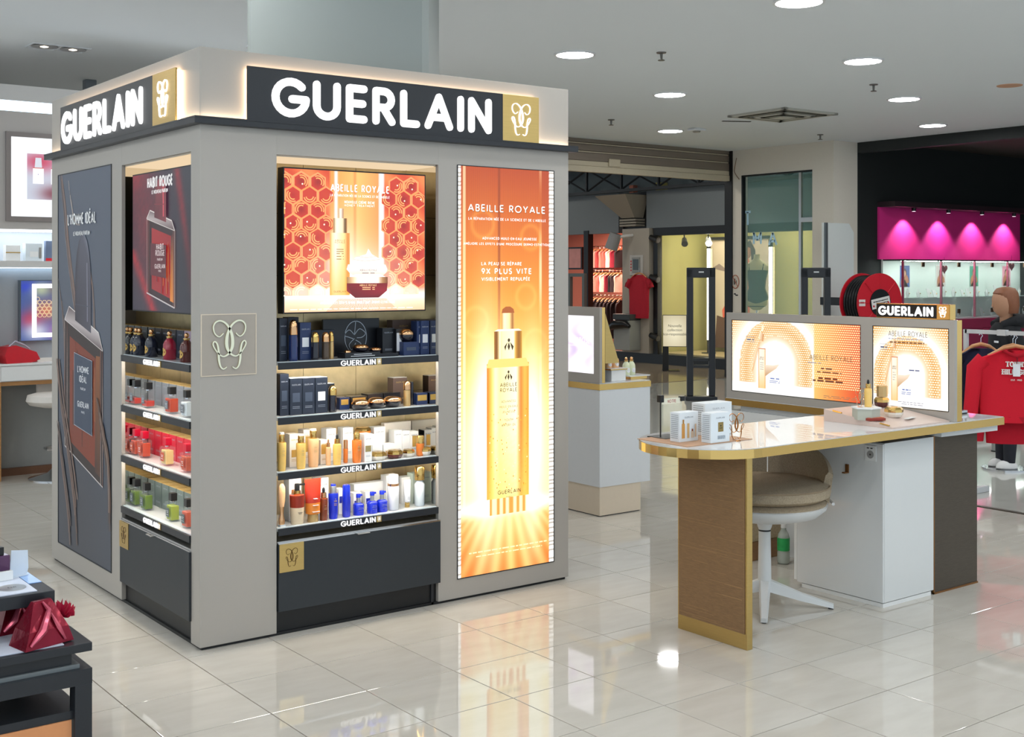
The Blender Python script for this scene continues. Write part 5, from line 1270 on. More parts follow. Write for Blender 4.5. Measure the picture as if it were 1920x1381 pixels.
# small lit sign standing on the box
xa, xb, xg, xe = loc_L(1643, 580)[0], loc_L(1756, 580)[0], loc_L(1756, 580)[0], loc_L(1779, 580)[0]
sgn = thing('brand_sign', 'small black lit name sign with a gold end standing on the counter light box', 'sign', (LX, Y0, LB1+.0005), FACE_LEFT)
ob('casing', MB().box(xa-.004, .006, 0, xe+.003, .05, .072, .001), M_GOLD, sgn)
ob('black_face', MB().box(xa, .002, .004, xb, .006, .068), M_NEAR, sgn)
letters('GUERLAIN', xa+.012, .013, .046, .21, .13, -.002, .002, M_LETTER, sgn, fit=xb-xa-.03, align='l')
gp = ob('gold_face', MB().box(xg, .002, .004, xe, .006, .068), mat('amber_lit_plate', (220, 170, 96), .3, metal=.5, noise=.05), sgn)
mb = MB(); raised_mono(mb, (xg+xe)/2, .036, .048, -.002, .002, 1.7); ob('emblem', mb, M_LETTER, gp)

# ---------------------------------------------------------------- things on the counter
z = TZ+.0001
A_, B_, D_ = PZ(1209, 819, z), PZ(1307, 836, z), PZ(1428, 825, z)
x0, x1, y0, y1 = 3.47, D_[0]-.01, B_[1], A_[1]-.03
tag(ob('leather_mat', MB().box(x0, y0, z, x1, y1, z+.003, .001), mat('tan_leather', (186, 148, 118), .6, noise=.1, nscale=60, bump=.2)), 'thin tan leather mat under the white gift boxes on the counter', 'mat')
ZM = z+.0032
M_BLUEWHITE = mat('cool_white_carton', (222, 228, 232), .4, noise=.02)
def gift(lab, uc, vc, ur, ul, vt, img, zz=ZM):
    xc, yc = PZ(uc, vc, zz); xr = PY(ur, 0, yc)[0]; yl = PX(ul, 0, xc)[0]
    h = CAMH-(vt-HYP)/FPX*depth(xc, yc)-zz
    w, d = xr-xc, yl-yc
    t = thing('gift_box', lab, 'box', (xc+w/2, yc+d/2, zz), 0, 'white gift boxes on the counter')
    ob('carton', MB().box(-w/2, -d/2, 0, w/2, d/2, h, .001), M_BLUEWHITE, t)
    p = Print(-w/2, 0, w, h, -d/2-.0002)
    p.text('GUERLAIN', .5, .8, .007, (120, 130, 140), .13, .2, fit=w*.45); 
    if img == 'gold':
        p.poly([(.38, .36), (.66, .36), (.66, .68), (.38, .68)], (140, 118, 62)); p.fan((.52, .56), [(.52+.04*math.cos(q), .56+.03*math.sin(q)) for q in range(6)], (50, 40, 16), (50, 40, 16)); p.line(.45, .6, .47, .003, (70, 56, 24))
        for v in (.2, .16, .12): p.line(.35, .75, v, .003, (140, 150, 160))
    elif img == 'pics':
        for a, b, w_, h_, c in ((.12, .12, .16, .5, (236, 176, 90)), (.16, .62, .08, .14, (190, 140, 60)), (.4, .12, .12, .5, (240, 206, 150)), (.6, .12, .16, .22, (236, 226, 210)), (.64, .34, .08, .08, (150, 70, 30)), (.8, .14, .08, .44, (240, 216, 190))):
            p.poly([(a, b), (a+w_, b), (a+w_, b+h_), (a, b+h_)], lambda u, v, c=c, a=a, w_=w_: lerp(c, lerp(c, (120, 70, 20), .5), abs(u-a-w_*.4)/w_))
    ob('print', p, pmat('carton_print', 1, lit=False), t)
    q = Print(-d/2, 0, d, h, 0)
    for k in range(13): q.line(.12, .88, .9-k*.065, .003, (150, 156, 162))
    sp = ob('side_print', q, pmat('carton_print', 1, lit=False), t, loc=(-w/2-.0002, 0, 0), rz=FACE_LEFT)
gift('white gift box with printed skincare bottles at the rounded counter end', 1274, 829, 1309, 1256.5, 774, 'pics')
gift('white gift box with a bronze square on its front', 1333, 831, 1368, 1315, 775, 'gold')
gift('larger white gift box standing behind the two smaller ones', 1322, 817, 1372, 1297, 757, 'none')
# emblem statuettes
def statuette(lab, u, v, vt, zz, m):
    x, y = PZ(u, v, zz); h = CAMH-(vt-HYP)/FPX*depth(x, y)-zz
    t = thing('emblem_statuette', lab, 'ornament', (x, y, zz), -.15)
    b = ob('foot', MB().lathe([(h*.16, 0), (h*.15, .004), (.0001, .005)], 18), m, t, True)
    for st in monogram(0, h*.53, h*.92, 3):
        ob('curl', MB().tube([(a, 0, c) for a, c, w in st], [max(.0011, w*.5) for a, c, w in st], 8), m, t, True)
statuette('dark gold double-curl ornament beside the white gift boxes', 1381, 826, 774, z, mat('antique_gold', (176, 116, 60), .18, metal=1., noise=.06))
# acrylic sign holder
x, y = PZ(1237, 821, z)
t = thing('sign_holder', 'clear acrylic notice held by thin black clips at the rounded counter end', 'sign holder', (x, y, z))
ob('base', MB().box(-.02, -.055, 0, .1, .055, .005, .001), M_NEAR, t)
ob('rod', MB().cyl(.004, 0, .005, .155, .003, .003, 8), M_NEAR, t, True)
ob('clip', MB().box(-.006, -.012, .15, .014, .012, .18, .002), M_NEAR, t)
ac = ob('notice', MB().box(.01, -.001, .02, .13, .001, .165), mat('clear_acrylic', (225, 238, 225), .02, alpha=.18), t)
pp = Print(.012, .14, .115, .022, -.0012); pp.grid(0, 0, 1, 1, 1, 1, (236, 234, 214)); pp.text('NOTRE', .5, .2, .014, (170, 60, 50), .14, .2, fit=.05)
ob('heading', pp, pmat('carton_print', 1, lit=False), ac)
ob('clip', MB().box(.118, -.01, .148, .138, .01, .168, .002), M_NEAR, t)
# sloping tester board
bx0, by0, bx1, by1, bh = 4.60, 3.285, 5.03, 3.665, .055
t = thing('tester_board', 'sloping pinkish tester board with gold edges in front of the light box', 'display board', (bx0, by0, z))
ob('wedge', MB().exx([(0, 0), (by1-by0, 0), (by1-by0, bh), (0, .006)], 0, bx1-bx0), mat('blush_board', (206, 186, 176), .35, noise=.03), t)
for k in range(3): ob('gold_tab', MB().exx([(.02+k*.13, .0075+(.02+k*.13)*.127), (.07+k*.13, .0075+(.07+k*.13)*.127), (.07+k*.13, .013+(.07+k*.13)*.127), (.02+k*.13, .013+(.02+k*.13)*.127)], -.001, .006), M_GOLD, t)
def onboard(u, v):
    zz = z+.03
    for _ in range(4):
        x, y = PZ(u, v, zz); zz = z+.006+max(0, min(1, (y-by0)/(by1-by0)))*.049
    return x, y, zz
x, y, zz = onboard(1624, 784)
t = thing('display_riser', 'small hexagonal sage riser on the tester board', 'riser', (x, y, zz-.004))
ob('block', MB().lathe([(.062, 0), (.062, .05)], 6), mat('sage_block', (176, 178, 164), .4, noise=.04), t); ob('plate', MB().lathe([(.068, .05), (.068, .056)], 6), M_WHITEM, t)
rt = (x, y, zz+.0522)
t = thing('dropper_bottle', 'honey serum dropper standing on the sage riser', 'bottle', (rt[0]+.008, rt[1]-.005, rt[2])); dropper(t, .036, .125, M_HONEY, M_GOLD, M_CAPK)
t = thing('emblem_statuette', 'small copper double-curl ornament on the sage riser', 'ornament', (rt[0]-.032, rt[1]+.01, rt[2]), -.15)
ob('foot', MB().lathe([(.014, 0), (.0001, .003)], 12), M_COPPER, t, True)
for st in monogram(0, .045, .08, 3): ob('curl', MB().tube([(a, 0, c) for a, c, w in st], [max(.001, w*.5) for a, c, w in st], 6), M_COPPER, t, True)
for u, v, w, h, a, b, lab in ((1653, 760, .07, .05, M_DKRED, M_GOLD, 'gold-lidded jar beside the sage riser'), (1676, 782, .085, .05, M_IVORYBOX, M_GOLD, 'open gold and ivory jar at the front of the tester board')):
    x, y, zz = onboard(u, v); t = thing('cream_jar', lab, 'jar', (x, y, zz-.002), 0); facet_jar(t, w, h, a, b)
x, y, zz = onboard(1654, 760); t = thing('tester_flacon', 'clear gold-striped flacon standing on the jar beside the riser', 'bottle', (x, y, zz+.0485)); ob('cap', MB().lathe([(.026, 0), (.026, .05), (.022, .054), (.0001, .055)], 8), M_GOLDGL, t)
x, y, zz = onboard(1640, 790); t = thing('lip_palette', 'dark red open palette lying on the tester board', 'palette', (x, y, zz+.001), -.4)
ob('tray', MB().box(-.045, -.02, 0, .045, .02, .012, .002), mat('brick_tray', (140, 50, 34), .35, noise=.1), t); ob('pan', MB().box(-.04, -.015, .012, .04, .015, .014), mat('terracotta_powder', (196, 104, 70), .7, noise=.1), t)
x, y, zz = onboard(1706, 788); tag(ob('paper_blotter', MB().box(-.05, -.012, 0, .05, .012, .001), M_WHITEM, loc=(x, y, zz+.006), rz=.25), 'white paper blotter lying on the tester board', 'paper strip')
t = thing('black_tray', 'black tray with small testers on the right end of the counter', 'tray', (5.24, 3.62, z))
ob('tray', MB().box(-.13, -.2, 0, .15, .25, .008, .002), M_BLACK, t); ob('rim', MB().box(-.13, -.2, .008, .15, -.19, .018).box(.14, -.19, .008, .15, .25, .018).box(-.13, .24, .008, .14, .25, .018), M_CHROME, t)
for k, (dx, dy, c) in enumerate(((-.06, -.1, (30, 30, 32)), (.02, .0, (190, 170, 120)), (.08, -.12, (170, 60, 50)), (.0, .14, (230, 230, 226)))):
    t = thing('tester_tube', ('black', 'gold', 'red', 'white')[k]+' tester lying in the black counter tray', 'tube', (5.24+dx, 3.62+dy, z+.0165), .5*k)
    ob('body', MB().tube([(-.035, 0, 0), (.012, 0, 0)], .008, 10), mat('tester_%d' % k, c, .3, noise=.05), t, True); ob('cap', MB().tube([(.012, 0, 0), (.038, 0, 0)], .0085, 10), M_GOLD, t, True)

# ---------------------------------------------------------------- second counter, left of the aisle
cx, cy = PZ(1124.3, 969.2, 0)
c2 = thing('fragrance_counter', 'white counter with gold edge and a lilac light box behind the kiosk', 'counter', (cx, cy, 0))
ob('plinth', MB().box(.004, .004, .006, .346, 1.36, .181), M_TAUPE_IN, c2)
ob('floor_gap', MB().box(.01, .01, 0, .34, 1.35, .006), M_NEAR, c2)
ob('body', MB().box(0, 0, .181, .425, 1.4, .778, .0015), mat('pale_grey_gloss', (212, 216, 220), .25, noise=.02), c2)
ob('gold_edge', MB().box(-.002, -.002, .778, .43, 1.402, .815), M_GOLD, c2)
ob('worktop', MB().box(.002, .002, .815, .426, 1.398, .82), M_WHITE, c2)
t = thing('lilac_light_box', 'taupe light box with a pale lilac advert on the second counter', 'light box', (cx, cy, .8205), FACE_LEFT)
h = 1.282-.8205
mb = rect_frame(-.7, .055, -.055, h-.05, .055, 0, .02); ob('front_frame', mb, M_TAUPE, t)
ob('gold_casing', MB().box(-.755, .02, 0, 0, .045, h+.005, .001), M_GOLD, t)
p = Print(-.7, .055, .645, h-.105)
p.grid(0, 0, 1, 1, 40, 30, lambda u, v: lerp((252, 248, 255), (206, 176, 226), .8*max(0, math.sin(u*19+v*7+2*math.sin(v*11)))*g2(u, v, .78, .45, .2, .35)))
p.text('ROSE', .86, .52, .036, (250, 250, 255), .14, .2, fit=.1); p.text('CHERRY', .66, .52, .036, (250, 250, 255), .14, .2, fit=.13); p.stroke([(.55, .47), (.95, .47)], .003, (255, 255, 255))
ob('print', p, pmat('backlit_print_lilac', 1.15), t, loc=(0, .003, 0))
ob('prop', MB().ext([(0, 0), (.0, 0), (0, 0)], 0, 0) if False else MB().add([(0, .046, .43), (0, .046, .12), (0, .16, .12), (-.3, .046, .43), (-.3, .046, .12), (-.3, .16, .12)], [(0, 1, 2), (5, 4, 3), (0, 2, 5, 3), (1, 4, 5, 2), (0, 3, 4, 1)]), M_BRUSH, t)
zz = .8206
def on2(u, v): return PZ(u, v, zz)
x, y = on2(1150, 713)
t = thing('display_riser', 'white two-step riser with gold edge on the second counter', 'riser', (x, y, zz))
ob('block', MB().box(-.06, -.05, 0, .06, .05, .07, .001), M_WHITEM, t); ob('gold_top', MB().box(-.07, -.055, .07, .07, .055, .077), M_GOLD, t); ob('glass_top', MB().box(-.072, -.057, .077, .072, .057, .081), M_WHITE, t)
x, y = on2(1188, 709)
t = thing('display_riser', 'low white slab riser with a gold foot beside the bee flasks', 'riser', (x, y, zz)); ob('foot', MB().box(-.07, -.05, 0, .07, .05, .018), M_GOLD, t); ob('slab', MB().box(-.09, -.06, .018, .09, .06, .024), M_WHITE, t)
for k, (u, vt, vb, m) in enumerate(((1140, 666, 694, M_PEACH), (1153, 666, 696, M_PEACH), (1167, 667, 704, mat('pale_green_juice', (216, 222, 190), .1, noise=.05)), (1184, 668, 704, mat('pale_green_juice', (0, 0, 0))))):
    zb = zz+.0812 if k < 2 else zz+.0241
    bxp = (1150, 713) if k < 2 else (1188, 709)
    x0, y0 = on2(*bxp); y = y0+(.02 if k < 2 else .01)
    x = PY(u, 0, y)[0]
    if k >= 2: x = max(x, x0-.055)
    t = thing('perfume_flask', ('peach bee flask nearest the lilac light box', 'second peach bee flask on the white riser', 'pale bee flask right of the riser', 'rightmost pale green bee flask on the second counter')[k], 'bottle', (x, y, zb), 0, 'bee flasks on the second counter')
    bee_bottle(t, .05, .115 if k >= 2 else .09, m, M_LABELW)

# ---------------------------------------------------------------- helpers for soft bodies
def loft(rings, n=20, cap=True):
    """rings of (cx, cy, cz, rx, ry): one continuous skin"""
    vs, fs = [], []
    for cx, cy, cz, rx, ry in rings:
        for k in range(n):
            a = 2*math.pi*k/n; vs.append((cx+rx*math.cos(a), cy+ry*math.sin(a), cz))
    for i in range(len(rings)-1):
        for k in range(n): fs.append((i*n+k, i*n+(k+1) % n, (i+1)*n+(k+1) % n, (i+1)*n+k))
    if cap: fs += [tuple(reversed(range(n))), tuple(range((len(rings)-1)*n, len(rings)*n))]
    return MB().add(vs, fs)
def garment_on_hanger(name, lab, cat, loc, rz, m, w, h, sleeves=.0, grp=None, hang=True, text=None):
    """a soft flat garment: local x across, front at -y, z down from the hook"""
    t = thing(name, lab, cat, loc, rz, grp)
    n = 10; vs, fs = [], []
    prof = [(0, .2), (.06, .34), (.1, .46), (.2, .5), (.5, .47), (.8, .48), (1., .46)]
    m_ = len(prof); N = 24
    for q, hw in prof:
        for k in range(N):
            a = 2*math.pi*k/N; r = .03+.012*math.sin(q*9+k)
            vs.append((w*hw*math.copysign(abs(math.cos(a))**.6, math.cos(a)), r*math.copysign(abs(math.sin(a))**.8, math.sin(a))+.008*math.sin(a*3+q*5), -.05-q*h))
    for i in range(m_-1):
        for k in range(N): fs.append((i*N+k, i*N+(k+1) % N, (i+1)*N+(k+1) % N, (i+1)*N+k))
    fs += [tuple(range(N)), tuple(reversed(range((m_-1)*N, m_*N)))]
    b = ob('garment', MB().add(vs, fs), m, t, True, 70)
    if sleeves:
        for s in (-1, 1):
            ob('sleeve', MB().tube([(s*w*.42, 0, -.1*h-.06), (s*w*.54, 0, -.35*h), (s*w*.6, 0, -.05-sleeves*h*.8), (s*w*.61, .0, -.05-sleeves*h)], [.05, .052, .045, .036], 14), m, t, True, 70)
    if hang:
        hg = ob('hanger', MB().tube([(-w*.36, 0, -.09), (-w*.15, 0, -.035), (0, 0, -.02), (w*.15, 0, -.035), (w*.36, 0, -.09)], .013, 8), mat('beech', (196, 142, 96), .45, noise=.15, nscale=20), t, True)
        ob('hook', MB().tube([(0, 0, -.02), (0, 0, .02), (.012, 0, .035), (0, 0, .05), (-.012, 0, .04)], .0025, 6), M_CHROME, hg, True)
    return t

# ---------------------------------------------------------------- left wall unit behind the kiosk
WY = 9.2
wu = thing('vanity_wall_unit', 'white wall unit with lit picture, niche and vanity desk left of the kiosk', 'wall unit', (2.3, WY, 0))
def LU(u, v, b=WY): x, z = PY(u, v, b); return x-2.3, z
M_WU = mat('wall_unit_white', (214, 212, 210), .5, noise=.02)
XR = 2.3
zt = LU(40, 160)[1]
zl1, zl0 = LU(40, 190)[1], LU(40, 208)[1]
zn1, zn0 = LU(40, 433)[1], LU(40, 489)[1]
zr1, zr0 = LU(40, 501)[1], LU(40, 681)[1]
struct('wall_left', MB().box(2.0, 9.5, 0, 5.2, 9.6, zt), M_WU)
ob('upper_panel', MB().box(-.03, 0, zn1+.012, XR, .3, zl0-.005), mat('wall_unit_taupe', (196, 190, 186), .5, noise=.02), wu)
ob('cornice', MB().box(-.03, 0, zl1+.003, XR, .3, zt), M_WU, wu)
ob('cornice_light', MB().box(-.03, .012, zl0-.005, XR, .25, zl1+.003), emat('cornice_tube', (214, 236, 255), 2.6), wu)
ob('side_post', MB().box(-.06, -.02, 0, -.006, .3, zt), M_WU, wu)
ob('niche_back', MB().box(0, .24, zr0, XR, .3, zn1+.012), mat('niche_cool_grey', (186, 192, 198), .5, noise=.03), wu)
ob('niche_shelf', MB().box(0, 0, zr1, XR, .24, zn0), M_WU, wu)
ob('niche_light', MB().box(0, .0, zn1, XR, .2, zn1+.012), emat('niche_tube', (236, 246, 255), 5.), wu)
ob('recess_light', MB().box(.05, .2, zr1-.006, XR, .22, zr1), emat('recess_tube', (206, 232, 255), 5.), wu)
ob('desk_top', MB().box(0, -.02, zr0-.012, XR, .24, zr0), M_WHITEM, wu)
zd = LU(40, 714)[1]
dk = ob('desk_apron', MB().box(0, -.01, zd, XR, .24, zr0-.013), M_WU, wu); ob('drawer_front', MB().box(.04, -.02, zd+.006, 1.1, -.01, zr0-.022, .001), M_WHITEM, dk)
ob('wood_leg', MB().box(.0, -.01, 0, .04, .2, zd), mat('oak_leg', (170, 124, 76), .5, noise=.15, nscale=20, stretch=(1, 1, .2)), wu)
ob('wood_rail', MB().box(.04, .0, zd-.03, XR, .04, zd), mat('oak_leg', (0, 0, 0)), wu)
ob('under_panel', MB().box(.04, .24, 0, XR, .3, zd), mat('under_grey', (150, 152, 150), .6, noise=.03), wu)
tag(ob('baseboard_left', MB().box(2.34, WY+.2, 0, 4.5, WY+.238, .055), mat('brown_skirting', (110, 76, 56), .5, noise=.1)), kind='structure')
# lit picture
x0, z1 = LU(10, 246); z0 = LU(10, 414)[1]; x1 = x0+1.1
pf = ob('picture_frame', rect_frame(x0+.035, z0+.035, x1-.035, z1-.035, .035, -.02, 0), mat('pewter_frame', (150, 142, 140), .35, metal=.4, noise=.04), wu)
p = Print(x0+.035, z0+.035, x1-x0-.07, z1-z0-.07)
p.grid(0, 0, 1, 1, 1, 1, (244, 248, 252))
def blur(u, v):
    c = (190, 196, 210)
    for cu, cv, s, k in ((.2, .7, .12, (190, 40, 70)), (.45, .8, .1, (150, 60, 150)), (.3, .3, .1, (110, 40, 50)), (.6, .4, .1, (90, 150, 130)), (.75, .75, .12, (200, 120, 170)), (.5, .2, .12, (60, 80, 120)), (.85, .3, .1, (220, 190, 120))):
        c = lerp(c, k, .8*g2(u, v, cu, cv, s, s))
    return c
p.grid(.11, .22, .86, .8, 40, 24, blur)
for k in range(4):
    a = .15+k*.125
    p.poly([(a, .42), (a+.075, .42), (a+.075, .62), (a, .62)], (246, 246, 250)); p.poly([(a+.012, .62), (a+.063, .62), (a+.058, .75), (a+.018, .75)], (206, 210, 220)); p.stroke([(a, .62), (a+.075, .62)], .006, (196, 90, 80)); p.text('I', a+.037, .53, .012, (110, 90, 150), .4)
ob('picture_print', p, pmat('backlit_print_picture', 1.2), pf, loc=(0, -.008, 0))
# niche goods
for u, v, w, h, d, m, lab in ((22, 487, .1, .115, .08, M_WHITEBOX, 'white carton with a gold band in the lit wall niche'), (61, 487, .12, .13, .08, M_CLEARISH, 'frosted gift set in the lit wall niche'), (92, 487, .06, .15, .05, mat('grey_blue_carton', (110, 124, 150), .4, noise=.05), 'slim grey blue carton with a red foot in the lit wall niche')):
    x, _ = PY(u, v, WY+.08)
    t = thing('niche_carton', lab, 'box', (x, WY+.08, zn0+.0005)); ob('carton', MB().box(-w/2, -d/2, 0, w/2, d/2, h, .002), m, t)
    if 'gold' in lab: ob('band', MB().box(-w/2-.001, -d/2-.001, h*.5, w/2+.001, -d/2, h*.56), M_LABELG, t)
    elif 'set' in lab: ob('inner_label', MB().box(-.03, -d/2-.001, .03, .03, -d/2, .07), M_WHITEBOX, t); ob('flask', MB().box(.035, -d/2-.004, .02, .05, -d/2-.001, .1), M_SILVER, t)
    else: ob('foot', MB().box(-w/2-.001, -d/2-.001, 0, w/2+.001, -d/2, .022), mat('signal_red', (214, 36, 50), .4, noise=.05), t)
# vanity mirror with a colourful reflection print and lit border
x0, z1 = LU(36, 525, WY+.2); z0 = LU(36, 640, WY+.2)[1]
t = thing('vanity_mirror', 'vanity mirror with painted-in flower reflection and glowing white border above the desk', 'screen', (2.3, WY, 0))
ob('casing', MB().box(x0, .19, z0, x0+.75, .238, z1, .001), mat('slate_casing', (110, 122, 134), .3, metal=.4, noise=.05), t)
p = Print(x0+.01, z0+.005, .735, z1-z0-.01, .1895)
def flowers(u, v):
    c = (70, 90, 150)
    for cu, cv, s, k in ((.06, .9, .08, (40, 60, 200)), (.2, .85, .1, (190, 200, 160)), (.4, .88, .1, (150, 90, 40)), (.5, .7, .1, (230, 110, 170)), (.6, .9, .1, (60, 30, 60)), (.6, .5, .1, (240, 190, 60)), (.25, .5, .13, (220, 130, 90)), (.1, .35, .12, (190, 60, 90)), (.4, .15, .12, (210, 90, 170)), (.7, .25, .14, (160, 40, 120)), (.15, .15, .12, (226, 226, 240)), (.85, .7, .12, (200, 60, 140)), (.9, .2, .12, (240, 170, 200))):
        c = lerp(c, k, .9*g2(u, v, cu, cv, s, s*1.2))
    return c
p.grid(0, 0, 1, 1, 50, 26, flowers)
p.k += 1
for k in range(26):
    cu, cv = .14+(k % 5)*.045+(.022 if (k//5) % 2 else 0), .42+(k//5)*.055
    p.stroke([(cu+.022*math.cos(q*math.pi/3), cv+.034*math.sin(q*math.pi/3)) for q in range(7)], .004, (250, 220, 170), keep=True)
ob('display', p, pmat('reflection_print_flowers', 1.0), t)  # the mirror's colourful reflection, painted as a glowing print
ob('light_border', rect_frame(x0+.12, z0+.06, x0+.64, z1-.06, .032, .183, .187), emat('mirror_border', (255, 252, 255), 2.2), t)
# red bag on the desk
x, z = PY(38, 676, WY+.08)
t = thing('red_bag', 'glossy red gift bag lying on the vanity desk', 'bag', (x, WY+.1, zr0+.0005), .25)
M_REDBAG = mat('red_gloss_paper', (206, 30, 44), .3, noise=.06)
ob('body', MB().ext([(-.13, .0), (.06, .0), (.13, .02), (.1, .075), (-.06, .13), (-.12, .12), (-.145, .06)], -.06, .06), M_REDBAG, t)
ob('flap', MB().ext([(.06, 0), (.15, .004), (.15, .012), (.1, .02)], -.05, .05), M_REDBAG, t)
ob('handle', MB().tube([(-.1, -.03, .12), (-.05, -.03, .16), (.02, -.03, .13), (.06, -.03, .1)], .006, 8), mat('silver_ribbon', (190, 190, 206), .4, noise=.05), t, True)
# white bar stool
x, y = PZ(94, 897, 0); x += .05
t = thing('bar_stool', 'white leather bar stool with a chrome trumpet base', 'stool', (x, y, 0), .3)
ob('base', MB().lathe([(.2, 0), (.2, .008), (.16, .016), (.07, .04), (.03, .08), (.024, .1)], 30), M_CHROME, t, True)
ob('column', MB().cyl(0, 0, .1, .52, .022, .022, 16), M_CHROME, t, True)
ob('foot_rest', MB().tube([(0, 0, .24), (-.14, -.06, .24), (-.17, -.14, .24), (-.08, -.19, .24), (.06, -.17, .24), (.08, -.06, .24), (0, 0, .24)], .011, 8), M_CHROME, t, True)
ob('seat', MB().lathe([(.1, .52), (.19, .54), (.215, .57), (.205, .61), (.15, .625), (.0001, .628)], 28), mat('white_leather', (222, 216, 208), .45, noise=.04), t, True)
n = 14; vs = []; fs = []
for i in range(n+1):
    a = math.radians(-30+130*i/n)
    for r, z in ((.18, .56), (.21, .6), (.215, .84), (.205, .87), (.19, .84), (.185, .6)): vs.append((r*math.cos(a), r*math.sin(a), z))
for i in range(n):
    for k in range(6): fs.append((i*6+k, i*6+(k+1) % 6, (i+1)*6+(k+1) % 6, (i+1)*6+k))
fs += [tuple(range(6)), tuple(reversed(range(n*6, n*6+6)))]
ob('backrest', MB().add(vs, fs), mat('white_leather', (0, 0, 0)), t, True)
# dark wall behind the unit and the store behind
struct('wall_back_dark', MB().box(-9, 11.9, 0, 3.0, 12.0, HC), mat('dark_void_paint', (34, 38, 44), .8, noise=.05))
struct('wall_back_plain', MB().box(3.0, 12.06, 0, 6.5, 12.16, HC), M_WU)
struct('wall_left_far', MB().box(-9, 9.6, 0, 2.0, 9.7, 2.9), M_WU)
tag(ob('ceiling_camera', MB().box(-.05, -.05, -.09, .05, .05, 0, .01).lathe([(.05, -.09), (.045, -.12), (.02, -.14), (.0001, -.145)], 14), mat('grey_dome', (120, 126, 132), .4, noise=.05), loc=(*PZ(168, 150, HC), HC)), 'small grey security camera under the dark ceiling behind the kiosk sign', 'camera')

# ---------------------------------------------------------------- black gift table in the lower left corner
mx_, my_ = PZ(173, 1203, .42)
gt = thing('gift_table', 'black two-tier display table with gift bags in the lower left corner', 'table', (mx_, my_, 0))
tx_, ty_ = PZ(103, 1106, .56)
dx, dy = tx_-mx_, ty_-my_
ob('middle_tier', MB().box(-1.2, 0, .395, 0, .75, .42, .002).box(-1.2, .03, .355, -.05, .7, .395), M_BLACK, gt)
ob('tier_tray', MB().box(-1.15, .02, .42, -.075, .7, .4225), mat('silver_white_tray', (206, 212, 226), .3, noise=.03), gt)
ob('grey_band', MB().box(-1.2, .02, .345, -.03, .74, .357), mat('grey_band', (120, 126, 128), .35, metal=.3, noise=.05), gt)
ob('top_tier', MB().box(-1.2, dy, .522, dx, dy+.5, .56, .002), M_BLACK, gt)
ob('top_tray', MB().box(-1.15, dy+.02, .56, dx-.045, dy+.48, .5625), mat('silver_white_tray', (0, 0, 0)), gt)
ob('top_glass', MB().box(dx-.042, dy+.12, .5602, dx-.004, dy+.3, .5622), mat('blue_glass', (150, 186, 236), .1, noise=.05), gt)
for px_ in (-1.1, -.62): ob('tier_post', MB().box(px_, dy+.3, .42, px_+.05, dy+.4, .522), M_BLACK, gt)
ob('top_frame', MB().box(-1.2, 0, .3, 0, .05, .345).box(-.05, .05, .3, 0, .75, .345).box(-1.2, .7, .3, -.05, .75, .345), M_BLACK, gt)
for q in ((-.05, 0), (-.05, .7), (-1.2, 0), (-1.2, .7)): ob('leg', MB().box(q[0], q[1], 0, q[0]+.05, q[1]+.05, .3, .002), M_BLACK, gt)
ob('lower_shelf', MB().box(-1.15, .02, .2, -.02, .72, .225), M_BLACK, gt)
ob('storage_block', MB().box(-1.1, .2, .225, -.55, .6, .3), M_NEAR, gt)
ob('copper_panel', MB().box(-1.15, .015, .02, -.055, .03, .2), mat('copper_panel', (206, 140, 92), .4, noise=.06), gt)
p = Print(-.062, .15, .05, .3, 0)
mb = MB()
for ch, let in text_strokes('LA PETITE ROBE', 0, 0, .016, .16, .2, 'l', .8):
    for pl in let:
        L, R = offset_strip(pl, .003); vs = []
        for i in range(len(pl)): vs += [(L[i][0], L[i][1], 0), (R[i][0], R[i][1], 0)]
        mb.add(vs, [(2*i, 2*i+1, 2*i+3, 2*i+2) for i in range(len(pl)-1)])
ob('tier_lettering', mb, M_LABELW, gt, loc=(-.045, .32, .4204), rz=-math.pi/2)
M_FOIL = mat('crimson_foil', (130, 24, 44), .16, metal=.55, noise=.35, nscale=14, bump=.5)
M_FOIL2 = mat('pale_foil', (206, 96, 116), .2, metal=.5, noise=.35, nscale=14, bump=.5)
def pouch(lab, u, v, s, rz):
    x, y = PZ(u, v, .423)
    t = thing('foil_pouch', lab, 'gift bag', (x, y, .423), rz, 'foil gift pouches on the black table')
    b = [(-.075*s, -.05*s, 0), (.08*s, -.045*s, 0), (.075*s, .05*s, 0), (-.07*s, .05*s, 0)]; ap = [(-.025*s, -.006, .125*s), (.03*s, -.006, .125*s), (.03*s, .008, .125*s), (-.025*s, .008, .125*s)]
    mid = [(-.06*s, -.045*s, .05*s), (.065*s, -.04*s, .045*s), (.06*s, .04*s, .05*s), (-.055*s, .042*s, .05*s)]
    vs = b+mid+ap
    fs = [(3, 2, 1, 0), (8, 9, 10, 11)]+[(4*i+k, 4*i+(k+1) % 4, 4*i+4+(k+1) % 4, 4*i+4+k) for i in range(2) for k in range(4)]
    ob('pouch', MB().add(vs, fs), M_FOIL, t)
    f = ob('foil_fold', MB().tube([(-.06*s, -.052*s, .012), (-.02*s, -.05*s, .05*s), (.01*s, -.03*s, .1*s), (.0, -.012, .122*s)], [.004, .012*s, .008*s, .003], 6), M_FOIL2, t, True)
    ob('foil_fold', MB().tube([(.05*s, -.05*s, .01), (.03*s, -.046*s, .05*s), (.015*s, -.03*s, .09*s)], [.003, .007*s, .003], 6), M_FOIL2, t, True)
pouch('crimson foil gift pouch at the front of the black table', 76, 1205, 1.0, .25)
pouch('second crimson foil pouch half hidden behind the front one', 28, 1180, .8, .1)
x, y = PZ(112, 1192, .423)
t = thing('silk_flower', 'dark red silk flower leaning against the gift pouch', 'flower', (x, y, .423))
